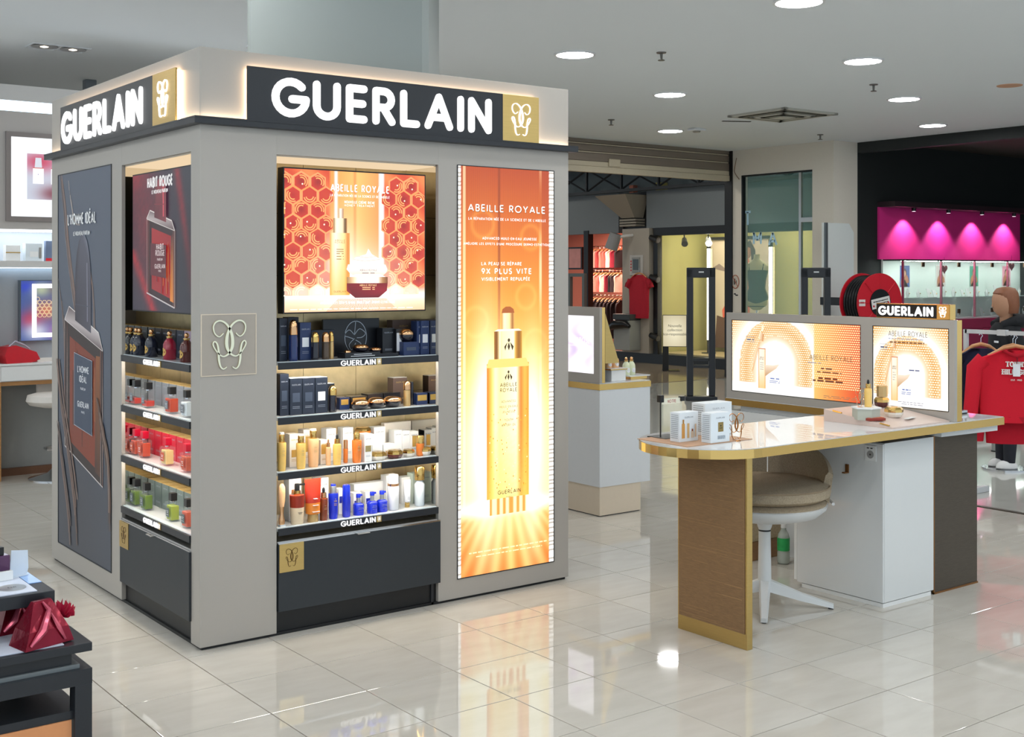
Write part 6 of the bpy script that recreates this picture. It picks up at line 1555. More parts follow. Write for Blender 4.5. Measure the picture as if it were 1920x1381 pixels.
for lay, (n_, r0, r1, el) in enumerate(((5, .008, .02, 1.25), (7, .012, .032, .8), (9, .014, .044, .3), (8, .014, .042, -.15))):
    for k in range(n_):
        a = 2*math.pi*(k+.5*lay)/n_; vs = []; fs = []
        for i_ in range(4):
            q = i_/3; r = r0+(r1-r0)*q; z_ = .06+.03*math.sin(el)*q+.006*q*q
            for j_ in range(4):
                w_ = (j_/3-.5); wd = .9*(.5+q*.9-.75*q*q)*(7/n_)
                vs.append((r*math.cos(a+w_*wd), r*math.sin(a+w_*wd), z_+.012*w_*w_*4*q+.004*math.sin(9*w_+k)*q))
        for i_ in range(3):
            for j_ in range(3): fs.append((i_*4+j_, i_*4+j_+1, i_*4+j_+5, i_*4+j_+4))
        ob('petal', MB().add(vs, fs), mat('petal_red', (176, 18, 56), .65, noise=.25, nscale=90), t, True)
ob('stem', MB().tube([(0, 0, 0), (.003, .002, .02), (0, 0, .055)], .006, 6), mat('petal_red', (0, 0, 0)), t)
zt2 = .5626
x, y = PZ(36, 1079, zt2)
t = thing('price_card', 'frosted white card standing on the black table', 'card', (x, y, zt2), .25); ob('card', MB().ext([(-.03, 0), (.024, 0), (.03, .02), (.028, .075), (-.026, .083), (-.032, .02)], -.001, .001), mat('frosted_card', (206, 216, 228), .3, noise=.03), t); ob('foot', MB().box(-.03, -.012, 0, .024, .012, .002), mat('frosted_card', (0, 0, 0)), t)
x, y = PZ(6, 1088, zt2)
t = thing('perfume_bottle', 'square perfume bottle on a white stand at the left picture edge', 'bottle', (x-.01, y+.02, zt2), .1)
ob('stand', MB().box(-.035, -.03, 0, .035, .03, .028, .002), M_WHITEM, t); ob('glass', MB().box(-.028, -.02, .028, .03, .02, .075, .004), mat('plum_glass', (90, 60, 90), .08, noise=.2, metal=.3), t); ob('cap', MB().box(-.012, -.012, .075, .014, .012, .1, .002), M_CAPK, t)
x, y = PZ(22, 1102, zt2)
t = thing('round_card', 'round silver card with engraved letters on the black table', 'card', (x, y, zt2)); ob('disc', MB().lathe([(.04, 0), (.04, .002), (.0001, .0022)], 24), M_SILVER, t, True)
mb = MB()
for ch, let in text_strokes('EMI', 0, -.006, .012, .14, .2, 'c'):
    for pl in let: mb.add([(a, b, .0026) for a, b in offset_strip(pl, .0016)[0]]+[(a, b, .0026) for a, b in reversed(offset_strip(pl, .0016)[1])], [tuple(range(2*len(pl)))])
ob('lettering', mb, M_NEAR, t)

# ---------------------------------------------------------------- right shop: black wall, pink panel, glass cabinets
JY = 10.2
struct('wall_back', MB().box(13.0, 10.2, 0, 13.5, 10.34, HC), mat('pillar_beige', (226, 219, 206), .6, noise=.03), loc=(0, 0, 0))
struct('wall_right_shop', MB().box(13.5, JY, 0, 22, JY+.12, 3.3), mat('black_wall', (28, 32, 32), .7, noise=.06))
struct('trim_3', MB().box(13.5, -5, 3.1, 13.62, JY, HC+.1), mat('black_header', (36, 40, 40), .6, noise=.05))
struct('ceiling_right_shop', MB().box(13.62, -5, 3.26, 22, JY, 3.3), mat('dark_ceiling', (72, 64, 58), .8, noise=.04))
struct('wall_right', MB().box(21.5, -5, 0, 21.6, JY, 3.3), mat('black_wall', (0, 0, 0)))
def J(u, v): return PY(u, v, JY)
xa, zt_ = J(1645, 388); xb, _ = J(1909, 402); zb_ = J(1645, 486)[1]
t = thing('pink_wall_panel', 'glowing pink panel lit by four downlights on the black shop wall', 'wall panel', (xa, JY, 0))
W_ = xb-xa
ob('panel', MB().box(0, -.03, zb_, W_, 0, zt_), mat('hot_pink', (228, 50, 140), .6, noise=.03), t)
cn = ob('canopy', MB().box(0, -.28, zt_, W_, 0, zt_+.07), mat('canopy_dark', (50, 34, 40), .5, noise=.05), t)
for k, u in enumerate((1690, 1755, 1818, 1878)):
    x = J(u, 400)[0]-xa
    sp = ob('spotlight', MB().cyl(x, -.2, zt_-.05, zt_, .03, .03, 14), M_NEAR, t, True)
    ob('spot_lens', MB().lathe([(.026, zt_-.0505), (.0001, zt_-.052)], 14, x, -.2), emat('pink_spot', (255, 220, 240), 6, False), sp, True)
    L = bpy.data.lights.new('panel_spot', 'SPOT'); L.energy = 40; L.spot_size = math.radians(100); L.spot_blend = .5; L.shadow_soft_size = .03; L.color = (1, .86, .9) if k != 1 else (.92, .78, 1)
    o = bpy.data.objects.new('panel_spot', L); COL.objects.link(o); o.parent = sp; o.location = (x, -.2, zt_-.06); o.rotation_euler = (math.radians(12), 0, 0)
zc1, zc0 = zb_, J(1785, 595)[1]
divs = [1652, 1724, 1787, 1849, 1909]
M_PINKBASE = mat('rose_lacquer', (176, 62, 96), .35, noise=.04)
for k in range(4):
    xl, xr = J(divs[k], 500)[0], J(divs[k+1], 500)[0]
    w = xr-xl
    t = thing('glass_cabinet', 'lit glass jewellery cabinet, %s bay under the pink panel' % ('first', 'second', 'third', 'last')[k], 'cabinet', (xl, JY, zc0), group='glass jewellery cabinets')
    H_ = zc1-zc0
    ob('back', MB().box(0, -.03, 0, w, 0, H_), mat('pale_mint_back', (222, 232, 226), .5, noise=.02), t)
    ob('floor', MB().box(0, -.35, 0, w, -.03, .02), M_WHITEM, t); ob('side', MB().box(0, -.35, .02, .025, -.325, H_-.02), M_PINKBASE, t); ob('shelf', MB().box(.02, -.3, H_*.36, w-.02, -.03, H_*.36+.012), mat('shelf_glass', (220, 236, 230), .1, noise=.02), t)
    ob('top_rail', MB().box(0, -.35, H_-.02, w, -.03, H_), M_CHROME, t); ob('cabinet_light', MB().box(.05, -.32, H_-.026, w-.05, -.28, H_-.02), emat('cabinet_tube', (240, 255, 248), 34), t)
    for d0, d1 in ((.005, w/2-.004), (w/2+.004, w-.005)):
        dr = ob('glass_door', MB().box(d0, -.358, .0, d1, -.352, H_-.02), mat('cabinet_glass', (236, 250, 244), .02, alpha=.12, spec=.3), t)
    for zz_ in (.08, H_-.1): ob('hinge', MB().box(w/2-.03, -.364, zz_, w/2+.03, -.35, zz_+.06), mat('bronze_hinge', (110, 84, 66), .4, metal=.6, noise=.05), t)
    ob('portrait_card', MB().box(w*.42, -.034, H_*.52, w*.42+.24, -.031, H_*.92), M_WHITEM, t)
    pc = ((70, 90, 150), (206, 196, 190), (60, 150, 120), (226, 150, 170))[k]
    p = Print(w*.42+.01, H_*.54, .22, H_*.36, -.0345)
    p.grid(0, 0, 1, 1, 1, 1, pc); p.fan((.5, .35), [(.5+.42*math.cos(q/12*math.pi*2), .22+.4*math.sin(q/12*math.pi*2)) for q in range(12) if .22+.4*math.sin(q/12*math.pi*2) > 0]+[(.1, 0)], (196, 130, 90), (180, 110, 80))
    p.fan((.48, .66), [(.48+.2*math.cos(q/12*math.pi*2), .66+.2*math.sin(q/12*math.pi*2)) for q in range(12)], (90, 56, 40), (70, 44, 34)); p.fan((.47, .62), [(.47+.13*math.cos(q/12*math.pi*2), .62+.15*math.sin(q/12*math.pi*2)) for q in range(12)], (222, 176, 146), (206, 150, 120))
    ob('portrait', p, pmat('matt_print', 1, lit=False), t)
    for j in range(7):
        x = xl+.07+(w-.14)*(j/6); up = j % 2 == 0
        zz_ = zc0+(H_*.36+.0125 if up else .0205); hh_ = random.uniform(.08, .16); ww = random.uniform(.035, .06)
        s = thing('jewellery_stand', 'white jewellery %s, number %s from the left in the %s glass cabinet' % (('bust' if j % 3 else 'easel'), ('one', 'two', 'three', 'four', 'five', 'six', 'seven')[j], ('first', 'second', 'third', 'last')[k]), 'display stand', (x, JY-.2, zz_), group='white jewellery stands in the glass cabinets')
        if j % 3: ob('bust', MB().lathe([(ww*.6, 0), (ww*.7, hh_*.3), (ww*.8, hh_*.55), (ww*.3, hh_*.8), (ww*.28, hh_)], 10, sy=.5), M_WHITEM, s, True)
        else: ob('easel', MB().add([(-ww, -.02, 0), (ww, -.02, 0), (ww*.8, .02, hh_), (-ww*.8, .02, hh_), (-ww, -.012, 0), (ww, -.012, 0), (ww*.8, .028, hh_), (-ww*.8, .028, hh_)], [(0, 1, 2, 3), (7, 6, 5, 4), (0, 4, 5, 1), (1, 5, 6, 2), (2, 6, 7, 3), (3, 7, 4, 0)]), M_WHITEM, s)
        ob('pendant', MB().sphere((0, -ww*.5-.004, hh_*.45), .008, 8, 6), M_GOLD, s, True)
for u, v, lab in ((1771, 504, 'red paper heart hanging in the second glass cabinet'), (1897, 499, 'red paper heart hanging in the last glass cabinet')):
    x, z = PY(u, v, JY-.345)
    pts = [(.075*math.sin(a)**3, .065*(13*math.cos(a)-5*math.cos(2*a)-2*math.cos(3*a)-math.cos(4*a))/16) for a in [q/20*2*math.pi for q in range(20)]]
    t = thing('paper_heart', lab, 'decoration', (x, JY-.342, z)); ob('heart', MB().ext(list(reversed(pts)), -.003, .003), mat('heart_red', (150, 34, 56), .5, noise=.05), t); ob('thread', MB().cyl(0, 0, .04, .16, .0015, .0015, 5), M_NEAR, t)
xl, xr = J(1640, 600)[0], J(1909, 600)[0]+1.5
t = thing('rose_base_cabinet', 'long rose lacquered base cabinet below the glass jewellery cases', 'cabinet', (xl, JY, 0))
ob('body', MB().box(0, -.42, .16, xr-xl, -.002, zc0-.001), M_PINKBASE, t); ob('plinth', MB().box(.05, -.36, 0, xr-xl-.05, -.05, .16), M_NEAR, t)
for k in range(5): ob('front_panel', MB().box(.03+k*.95, -.432, .2, .03+k*.95+.92, -.42, zc0-.14, .002), M_PINKBASE, t)
ob('rail', MB().box(0, -.43, zc0-.13, xr-xl, -.42, zc0-.02), M_PINKBASE, t)
# low bench with folded clothes
x, y = PD(1835, 700, 13.2)[:2]
t = thing('low_bench', 'low white bench with folded clothes in front of the rose cabinet', 'bench', (x, y, 0), -.1)
ob('top', MB().box(-.9, -.3, .3, 1.2, .3, .33), M_WHITEM, t); ob('shelf', MB().box(-.9, -.3, .08, 1.2, .3, .11), mat('pink_shelf', (206, 160, 160), .5, noise=.04), t)
for q in (-.85, 1.15): ob('end', MB().box(q-.03, -.28, 0, q+.03, .28, .3), M_WHITEM, t)
for k in range(7):
    c = [(26, 26, 28), (230, 226, 220), (52, 60, 46), (190, 70, 90), (30, 30, 36), (206, 150, 150), (60, 50, 48)][k]
    dx = -.65+k*.27
    cs, sn = math.cos(-.1), math.sin(-.1)
    for lv in range(2):
        s = thing('folded_garment', '%s folded garment, %s pile from the left on the low white bench' % ((('black', 'ivory', 'olive', 'rose', 'charcoal', 'blush', 'brown')[k]+(' upper' if lv else ' lower')), ('first', 'second', 'third', 'fourth', 'fifth', 'sixth', 'last')[k]), 'clothes', (x+dx*cs, y+dx*sn, .3302+lv*.0605), -.1, 'folded clothes on the low bench')
        ob('fold', MB().box(-.11, -.15, 0, .11, .15, .06, .022), mat('cloth_%d_%d' % (k, lv), c if not lv else lerp(c, (220, 216, 210), .35), .9, noise=.1), s, True, 60)
        ob('collar', MB().tube([(-.05, -.1, .058), (0, -.06, .063), (.05, -.1, .058)], .008, 6), mat('cloth_%d_%d' % (k, lv), c), s, True)

# hose reel on the black wall
x, y, z = PD(1648, 567, 14.9)
t = thing('hose_reel', 'red fire hose reel with black hose', 'fire hose', (x, y, z), math.radians(-10))
def ycyl(prof, n=40):
    mb = MB().lathe(prof, n); mb.v = [(a, c, b) for a, b, c in mb.v]; return mb
M_FIRE = mat('fire_red', (206, 26, 44), .4, noise=.05)
R_ = .36
fd = ob('front_disc', ycyl([(R_*.45, -.02), (R_, -.02), (R_, .0), (R_*.45, .0)]), M_FIRE, t, True)
ob('hub', ycyl([(R_*.46, -.03), (R_*.46, .02)]), M_NEAR, t, True)
for k in range(8):
    a = k*math.pi/4; ob('rib', MB().tube([(R_*.5*math.cos(a), -.022, R_*.5*math.sin(a)), (R_*.96*math.cos(a), -.022, R_*.96*math.sin(a))], .006, 6), M_FIRE, fd)
p = Print(-.15, -.06, .3, .12, -.033); p.grid(0, 0, 1, 1, 1, 1, (236, 234, 230)); p.line(.1, .9, .65, .012, (60, 60, 60)); p.line(.3, .9, .4, .012, (60, 60, 60)); p.line(.3, .9, .18, .012, (60, 60, 60)); p.fan((.1, .3), [(.1+.05*math.cos(q), .3+.12*math.sin(q)) for q in range(6)], (206, 30, 40), (206, 30, 40)); p.fan((.9, .35), [(.9+.05*math.cos(q), .35+.12*math.sin(q)) for q in range(6)], (206, 30, 40), (206, 30, 40))
lbp = ob('instruction_label', p, pmat('carton_print', 1, lit=False), t); lbp.rotation_euler = (0, math.radians(-10), 0)
p = Print(-R_*.95, -.04, .1, .08, -.023); p.grid(0, 0, 1, 1, 1, 1, (236, 226, 224)); p.line(.2, .8, .4, .02, (120, 60, 60)); ob('side_label', p, pmat('carton_print', 1, lit=False), t)
for k in range(6): ob('hose_turn', ycyl([(R_*.82, .01+k*.045), (R_*.9, .015+k*.045), (R_*.93, .03+k*.045), (R_*.9, .048+k*.045), (R_*.82, .053+k*.045)]), mat('hose_black', (24, 26, 28), .35, noise=.1), t, True)
ob('back_disc', ycyl([(R_*.3, .285), (R_, .285), (R_, .3), (R_*.3, .3)]), M_FIRE, t, True)
ob('bracket', MB().box(-.05, .3, -.05, .05, JY-y-.02, .05), M_NEAR, t)
# white board leaning on the pillar front
xa, z1 = PY(1543, 417, JY-.06); xb = PY(1601, 417, JY-.06)[0]
t = thing('white_board', 'plain white board with a clipped corner against the pillar', 'board', (xa, JY-.06, 0))
w = xb-xa; ob('board', MB().ext([(0, 0), (w, 0), (w, z1-.12), (w-.1, z1), (0, z1)], 0, .02), mat('board_white', (232, 238, 236), .35, noise=.02), t); ob('post', MB().box(.02, -.025, 0, .07, 0, z1), mat('grey_post', (120, 128, 132), .35, metal=.5, noise=.04), t)

# ---------------------------------------------------------------- pillar wall with a window, roller shutter
M_PILLAR = mat('pillar_beige', (0, 0, 0))
PXL = 13.0
yw0, yw1 = PX(1523, 325, PXL)[0], PX(1391, 325, PXL)[0]
zw1 = PX(1391, 329, PXL)[1]
mb = MB(); mb.box(PXL, 10.34, 0, PXL+.12, yw0, HC).box(PXL, yw1, 0, PXL+.12, 12.1, HC).box(PXL, yw0, zw1, PXL+.12, yw1, HC).box(PXL, yw0, 0, PXL+.12, yw1, .5)
struct('wall_window_pier', mb, M_PILLAR)
wn = struct('window_1', MB().box(PXL+.05, yw0, .5, PXL+.058, yw1, zw1), mat('teal_glass', (150, 206, 190), .01, alpha=.2, spec=.6))  # teal glass tint, also standing in for the pane's greenish reflection
ob('frame', MB().box(PXL-.01, yw1-.025, .5, PXL+.05, yw1, zw1).box(PXL-.01, yw0, zw1-.02, PXL+.05, yw1-.025, zw1), M_NEAR, wn)
ym = PX(1497, 330, PXL)[0]; ob('mullion', MB().box(PXL+.03, ym-.02, .5, PXL+.07, ym+.02, zw1), M_SILVER, wn)
zz_ = PX(1497, 412, PXL)[1]; ob('transom', MB().box(PXL+.03, yw0, zz_-.03, PXL+.07, ym-.02, zz_+.03), M_SILVER, wn)
for ch, u, v, hh_ in (('T', 1402, 424, .22), ('M', 1420, 459, .19), ('A', 1449, 461, .2)):
    y, z = PX(u, v, PXL+.045); mb = MB()
    for _, let in text_strokes(ch, 0, 0, hh_, .16, .2, 'c'):
        for pl_ in let: solid_stroke(mb, [(a, b) for a, b in pl_], .034, -.002, .0, False)
    ob('window_letter', mb, mat('sky_blue_vinyl', (190, 228, 248), .4, noise=.03), wn, loc=(PXL+.045, y, z), rz=FACE_LEFT)
# stuck-on notices of the pier
y, z = PX(1379, 528, PXL)
t = thing('no_smoking_sticker', 'round smoking ban sticker on the pale pier beside the shutter', 'sticker', (PXL, y, z), FACE_LEFT)
ob('disc', MB().ext([(.075*math.cos(q/12*math.pi), .1*math.sin(q/12*math.pi)) for q in range(24)], -.003, -.001), mat('sticker_cream', (206, 196, 182), .5, noise=.03), t)
mb = MB(); solid_stroke(mb, [(.07*math.cos(q/12*math.pi), .094*math.sin(q/12*math.pi)) for q in range(25)], .012, -.005, -.003, False); solid_stroke(mb, [(-.045, .065), (.045, -.065)], .01, -.005, -.003, False); ob('ring', mb, mat('sticker_red', (170, 96, 70), .5, noise=.04), t)
ob('symbol', MB().box(-.03, -.004, -.04, .0, -.003, .045).box(.01, -.004, -.03, .025, -.003, .02), mat('sticker_dark', (90, 84, 78), .5, noise=.04), t)
y, z = PX(1380, 548, PXL)
t = thing('small_notice', 'small handwritten notice under the smoking ban sticker', 'notice', (PXL, y, z-.03), FACE_LEFT); ob('paper', MB().box(-.05, -.002, -.12, .05, -.001, .04), M_PILLAR, t); ob('writing', MB().box(-.04, -.003, .0, .0, -.002, .018).box(-.01, -.003, -.018, .04, -.002, .0), M_NEAR, t)
pts = [PX(u, v, PXL-.004) for u, v in ((1381, 296), (1377, 318), (1379, 326), (1386, 336))]
tag(ob('loose_wire', MB().tube([(PXL-.004, y, z) for y, z in smoothline(pts, 5)], .006, 6), mat('brown_wire', (140, 116, 96), .6, noise=.05)), 'thin brown wire hanging on the pier above the window', 'wire')
SY = 12.05
t = thing('roller_shutter', 'half raised roller shutter with brown slats and a cream bottom rail', 'shutter', (0, SY, 0))
xs0, xs1 = 6.5, PXL-.02
zst = [PY(1200, v, SY)[1] for v in (268, 276, 279, 291, 294, 309)]; zbt = PY(1200, 329, SY)[1]
M_SLAT = mat('shutter_brown', (132, 120, 108), .5, metal=.3, noise=.15, nscale=8, stretch=(.2, 1, 20)); M_CRM = mat('shutter_cream', (196, 184, 160), .5, noise=.06)
zz_ = HC
for k, z in enumerate(zst):
    ob('slat' if k % 2 else 'slat', MB().box(xs0, -.02-.01*(k % 2), z+.003, xs1, .03, zz_-.001, .004), M_SLAT if k in (1, 3, 5) else M_CRM, t); zz_ = z
ob('bottom_rail', MB().box(xs0, -.03, zbt+.08, xs1, .03, zz_, .004), M_CRM, t); ob('bottom_rail', MB().box(xs0, -.04, zbt, xs1, .04, zbt+.078, .006), M_CRM, t)
x = PY(1148, 315, SY)[0]; ob('lock', MB().box(x-.1, -.055, zbt+.09, x+.1, -.03, zbt+.19, .01), M_CRM, t)
struct('trim_4', MB().box(xs1, SY-.08, 0, PXL, SY+.06, HC), M_NEAR)

# ---------------------------------------------------------------- mall beyond the shutter
struct('ceiling_mall', MB().box(-9, 12.1, 3.5, 24, 30, 3.6), mat('mall_ceiling', (96, 106, 112), .8, noise=.04))
for k, (x, y) in enumerate(((8.0, 13.2), (10.4, 13.2), (12.6, 13.0), (9.2, 15.2), (11.8, 15.2), (10.6, 17.4), (12.6, 17.4))):  # unseen fill lamps, added to brighten the back of the store
    t = thing('mall_fill_lamp', '%s unseen fill lamp added above the mall beyond the shutter' % ('first', 'second', 'third', 'fourth', 'fifth', 'sixth', 'seventh', 'last')[k], 'light', (x, y, 3.49), group='added mall fill lamps')
    ob('ring', MB().lathe([(.19, .01), (.19, 0), (.17, -.002)], 24), M_RING, t, True); ob('lens', MB().lathe([(.17, -.003), (.0001, -.006)], 24), emat('mall_fill_lens', (255, 246, 230), 46), t, True)
MX = 14.0
M_FASCIA = mat('fascia_grey', (116, 124, 130), .6, noise=.04)
yv0, yv1 = PX(1212, 400, MX)[0], PX(1160, 400, MX)[0]
zf1, zf0 = 2.86, 2.24
mb = MB(); mb.box(MX, 10.4, zf0, MX+.15, yv0, zf1).box(MX, yv1, zf0-.06, MX+.15, 28, zf1)
struct('wall_fascia', mb, M_FASCIA)
struct('wall_above_fascia', MB().box(MX+.3, 10.4, zf1, MX+.4, 28, 3.5), mat('upper_grey', (104, 116, 122), .7, noise=.04))
t = thing('air_duct', 'square grey air duct hood in the dark gap of the mall fascia', 'duct', (MX, (yv0+yv1)/2, 0))
w = (yv1-yv0)
ob('recess', MB().box(.1, -w/2, zf0, .12, w/2, zf1), M_NEAR, t)
vs = []
for z, r, x0_ in ((2.42, .16, -.1), (2.8, .38, -.42)):
    for sx, sy in ((0, -1), (1, -1), (1, 1), (0, 1)): vs.append((x0_ if not sx else .1, sy*r+(.1 if z > 2.5 else 0), z))
ob('hood', MB().add(vs, [(0, 1, 5, 4), (1, 2, 6, 5), (2, 3, 7, 6), (3, 0, 4, 7), (4, 5, 6, 7), (3, 2, 1, 0)]), mat('duct_beige', (150, 144, 132), .6, noise=.04), t)
for k in range(3): ob('louvre', MB().box(-.11, -.2, 2.28+k*.045, .1, .2, 2.31+k*.045), mat('duct_beige', (0, 0, 0)), t)
# lattice girder
t = thing('lattice_girder', 'long black lattice girder under the mall ceiling', 'girder', (MX-.12, 14, 0))
M_GIRD = mat('girder_black', (30, 34, 40), .5, noise=.06)
zb, ztp = 2.86, 3.3
for z in (zb, ztp): ob('chord', MB().box(-.04, -3.4, z, .04, 11, z+.05), M_GIRD, t)
y = -3.2; k = 0
while y < 10.5:
    ob('post', MB().box(-.02, y-.015, zb+.05, .02, y+.015, ztp), M_GIRD, t)
    ob('brace', MB().tube([(0, y, zb+.05), (0, y+.9, ztp)], .016, 6), M_GIRD, t); ob('brace', MB().tube([(.0, y, ztp), (0, y+.9, zb+.05)], .016, 6), M_GIRD, t)
    y += .9
# shop window: black frame, glass, display space
yb = PX(1229, 600, MX)[0]          # left post of the shop window
struct('wall_shop_base', MB().box(MX-.02, 10.4, 0, MX+.12, 28, .16), mat('base_black', (28, 32, 36), .4, noise=.05))
wn = struct('window_2', MB().box(MX+.04, 10.5, .16, MX+.046, yb, zf0), mat('shop_glass', (226, 236, 230), .01, alpha=.06, spec=.5))
for y in (yb, 10.5): ob('post', MB().box(MX, y-.05, .16, MX+.1, y+.05, zf0), M_NEAR, wn)
ob('head', MB().box(MX-.01, 10.5, zf0-.13, MX+.1, yb, zf0), M_NEAR, wn)
struct('wall_display', MB().box(15.2, 10.4, 0, 15.3, yb+.1, 3.0).box(MX+.1, yb+.02, 0, 15.2, yb+.1, 3.0).box(MX+.12, 10.4, 2.5, 15.2, yb, 2.56), mat('olive_yellow_wall', (186, 180, 112), .7, noise=.04))
struct('floor_display', MB().box(MX+.12, 10.4, 0, 15.2, yb, .18), mat('display_wood', (206, 186, 136), .4, noise=.1))
for k, (u, v0, v1) in enumerate(((1329, 466, 662), (1445, 463, 640))):
    y, z1 = PX(u, v0, 14.6); z0 = PX(u, v1, 14.6)[1]; z0 = max(.4, z0)
    t = thing('light_tube', ('vertical neon tube in the shop window left of the pier', 'vertical neon tube seen through the pier window')[k], 'light', (14.6, y, 0), group='vertical tubes in the shop window')
    ob('tube', MB().cyl(0, 0, z0, z1, .03, .03, 14), emat('tube_white', (255, 250, 226), 9), t, True); ob('socket', MB().cyl(0, 0, z1, z1+.12, .035, .035, 12), M_NEAR, t, True); ob('stand', MB().cyl(0, 0, .19, z0, .03, .03, 12), M_NEAR, t, True)
    ob('foot', MB().cyl(0, 0, .18, .19, .12, .12, 18), M_NEAR, t, True); ob('reflector', MB().box(.03, -.05, z0, .04, -.03, z1), M_BRUSH, t)
# shop poster: generic figure in a coral sleeve
y0, y1 = PX(1440, 500, 15.0)[0], PX(1327, 500, 15.0)[0]; z1 = PX(1340, 450, 15.0)[1]
t = thing('window_poster', 'large poster of a figure with a coral sleeve in the shop window', 'poster', (15.0, (y0+y1)/2, 0), FACE_LEFT)
w = y1-y0
ob('board', MB().box(-w/2, 0, .25, w/2, .02, z1), mat('poster_board', (206, 186, 160), .6, noise=.02), t); ob('top_bar', MB().box(-w/2-.02, -.02, z1, w/2+.02, .03, z1+.05), M_NEAR, t)
p = Print(-w/2, .25, w, z1-.25)
p.grid(0, 0, 1, 1, 16, 16, lambda u, v: lerp((190, 176, 150), (226, 206, 180), v))
p.poly([(.5, .25), (.7, .25), (.74, .75), (.66, .86), (.56, .84), (.5, .6)], lambda u, v: lerp((206, 84, 62), (226, 120, 90), v)); p.poly([(.25, .35), (.5, .6), (.54, .66), (.34, .42), (.3, .3), (.5, .2), (.48, .12), (.26, .28)], (214, 92, 66))
p.fan((.66, .9), [(.66+.09*math.cos(q/12*math.pi*2), .9+.08*math.sin(q/12*math.pi*2)) for q in range(12)], (196, 140, 110), (150, 100, 80)); p.poly([(.6, .95), (.72, .99), (.8, .9), (.8, .75), (.74, .78), (.72, .92), (.64, .94)], (60, 44, 40))
p.poly([(.12, .0), (.46, 0), (.44, .3), (.36, .34), (.28, .28), (.16, .3)], (96, 64, 46)); p.poly([(.08, .74), (.2, .78), (.34, .72), (.36, .7), (.2, .72)], (150, 130, 120))
ob('print', p, pmat('matt_print', 1, lit=False), t)
# dress form in the window
x, y, _ = PD(1419, 540, 18.6)
t = thing('dress_form', 'headless dress form in a dark bodysuit seen through the pier window', 'mannequin', (x, y, .18), -1.0)
ob('body', loft([(0, 0, .75, .06, .06), (0, 0, .82, .15, .1), (0, 0, .95, .17, .115), (0, 0, 1.08, .125, .09), (0, 0, 1.2, .135, .1), (0, -.01, 1.32, .165, .115), (0, 0, 1.42, .18, .1), (0, 0, 1.48, .12, .07), (0, 0, 1.53, .05, .05), (0, 0, 1.6, .045, .045)], 22), mat('form_ivory', (206, 196, 150), .5, noise=.05), t, True)
ob('bodysuit', loft([(0, 0, .8, .135, .095), (0, 0, .95, .175, .12), (0, 0, 1.08, .13, .095), (0, 0, 1.2, .14, .105), (0, -.01, 1.32, .17, .12), (0, 0, 1.36, .172, .118)], 22, False), mat('bodysuit_black', (30, 40, 36), .25, noise=.2), t, True)
ob('strap', MB().tube([(-.1, -.1, 1.36), (-.11, -.06, 1.45), (-.1, .05, 1.45)], .008, 6), mat('bodysuit_black', (0, 0, 0)), t, True); ob('strap', MB().tube([(.1, -.1, 1.36), (.11, -.06, 1.45), (.1, .05, 1.45)], .008, 6), mat('bodysuit_black', (0, 0, 0)), t, True)
ob('pole', MB().cyl(0, 0, .012, .75, .015, .015, 10), M_CHROME, t, True); ob('base', MB().cyl(0, 0, 0, .012, .16, .16, 24), M_CHROME, t, True)
# window spots
for k, v in enumerate((448, 522, 632)):
    y, z = PX(1240, v, MX-.0); t = thing('window_spotlight', 'black spotlight clamped to the window post, %s' % ('top one', 'middle one', 'lowest one')[k], 'light', (MX-.002, yb-.03, z), group='spotlights on the shop window post')
    ob('arm', MB().box(-.05, -.012, -.012, 0, .012, .012), M_NEAR, t); ob('head', MB().tube([(-.06, .08, .03), (-.06, -.1, -.02)], [.045, .055], 14), M_NEAR, t, True); ob('lens', MB().tube([(-.06, -.1, -.02), (-.06, -.104, -.021)], [.045, .045], 14), mat('lens_grey', (90, 92, 96), .2, noise=.05), t, True)
for u, v, lab in ((1283, 434, 'black spotlight under the window head'), (1328, 438, 'lit spotlight above the neon tube')):
    y, z = PX(u, v, 14.3); t = thing('window_spotlight', lab, 'light', (14.3, y, zf0-.14)); ob('stem', MB().cyl(0, 0, -.05, .3, .01, .01, 8), M_NEAR, t); ob('head', MB().tube([(.05, .05, -.05), (-.05, -.06, -.13)], [.04, .055], 12), M_NEAR if 'black' in lab else M_WHITEM, t, True)
    if 'lit' in lab: ob('lens', MB().sphere((-.055, -.065, -.135), .045, 12, 8), emat('window_lamp', (255, 250, 220), 30), t, True)
for k, yl in enumerate((11.3, 12.6, 13.9)):
    L = bpy.data.lights.new('display_lamp', 'AREA'); L.energy = 9; L.size = .5; L.color = (1, .96, .8)
    t = thing('display_downlight', ('right', 'middle', 'left')[k]+' recessed square lamp in the shop window ceiling', 'light', (14.6, yl, 2.5)); ob('frame', rect_frame(-.25, -.25, .25, .25, .03, 0, .0) if False else MB().box(-.28, -.28, -.01, .28, .28, 0), M_RING, t)
    ob('diffuser', MB().box(-.25, -.25, -.012, .25, .25, -.0105), emat('display_diffuser', (255, 246, 206), 3, False), t)
    o = bpy.data.objects.new('display_lamp', L); COL.objects.link(o); o.parent = t; o.location = (0, 0, -.02)
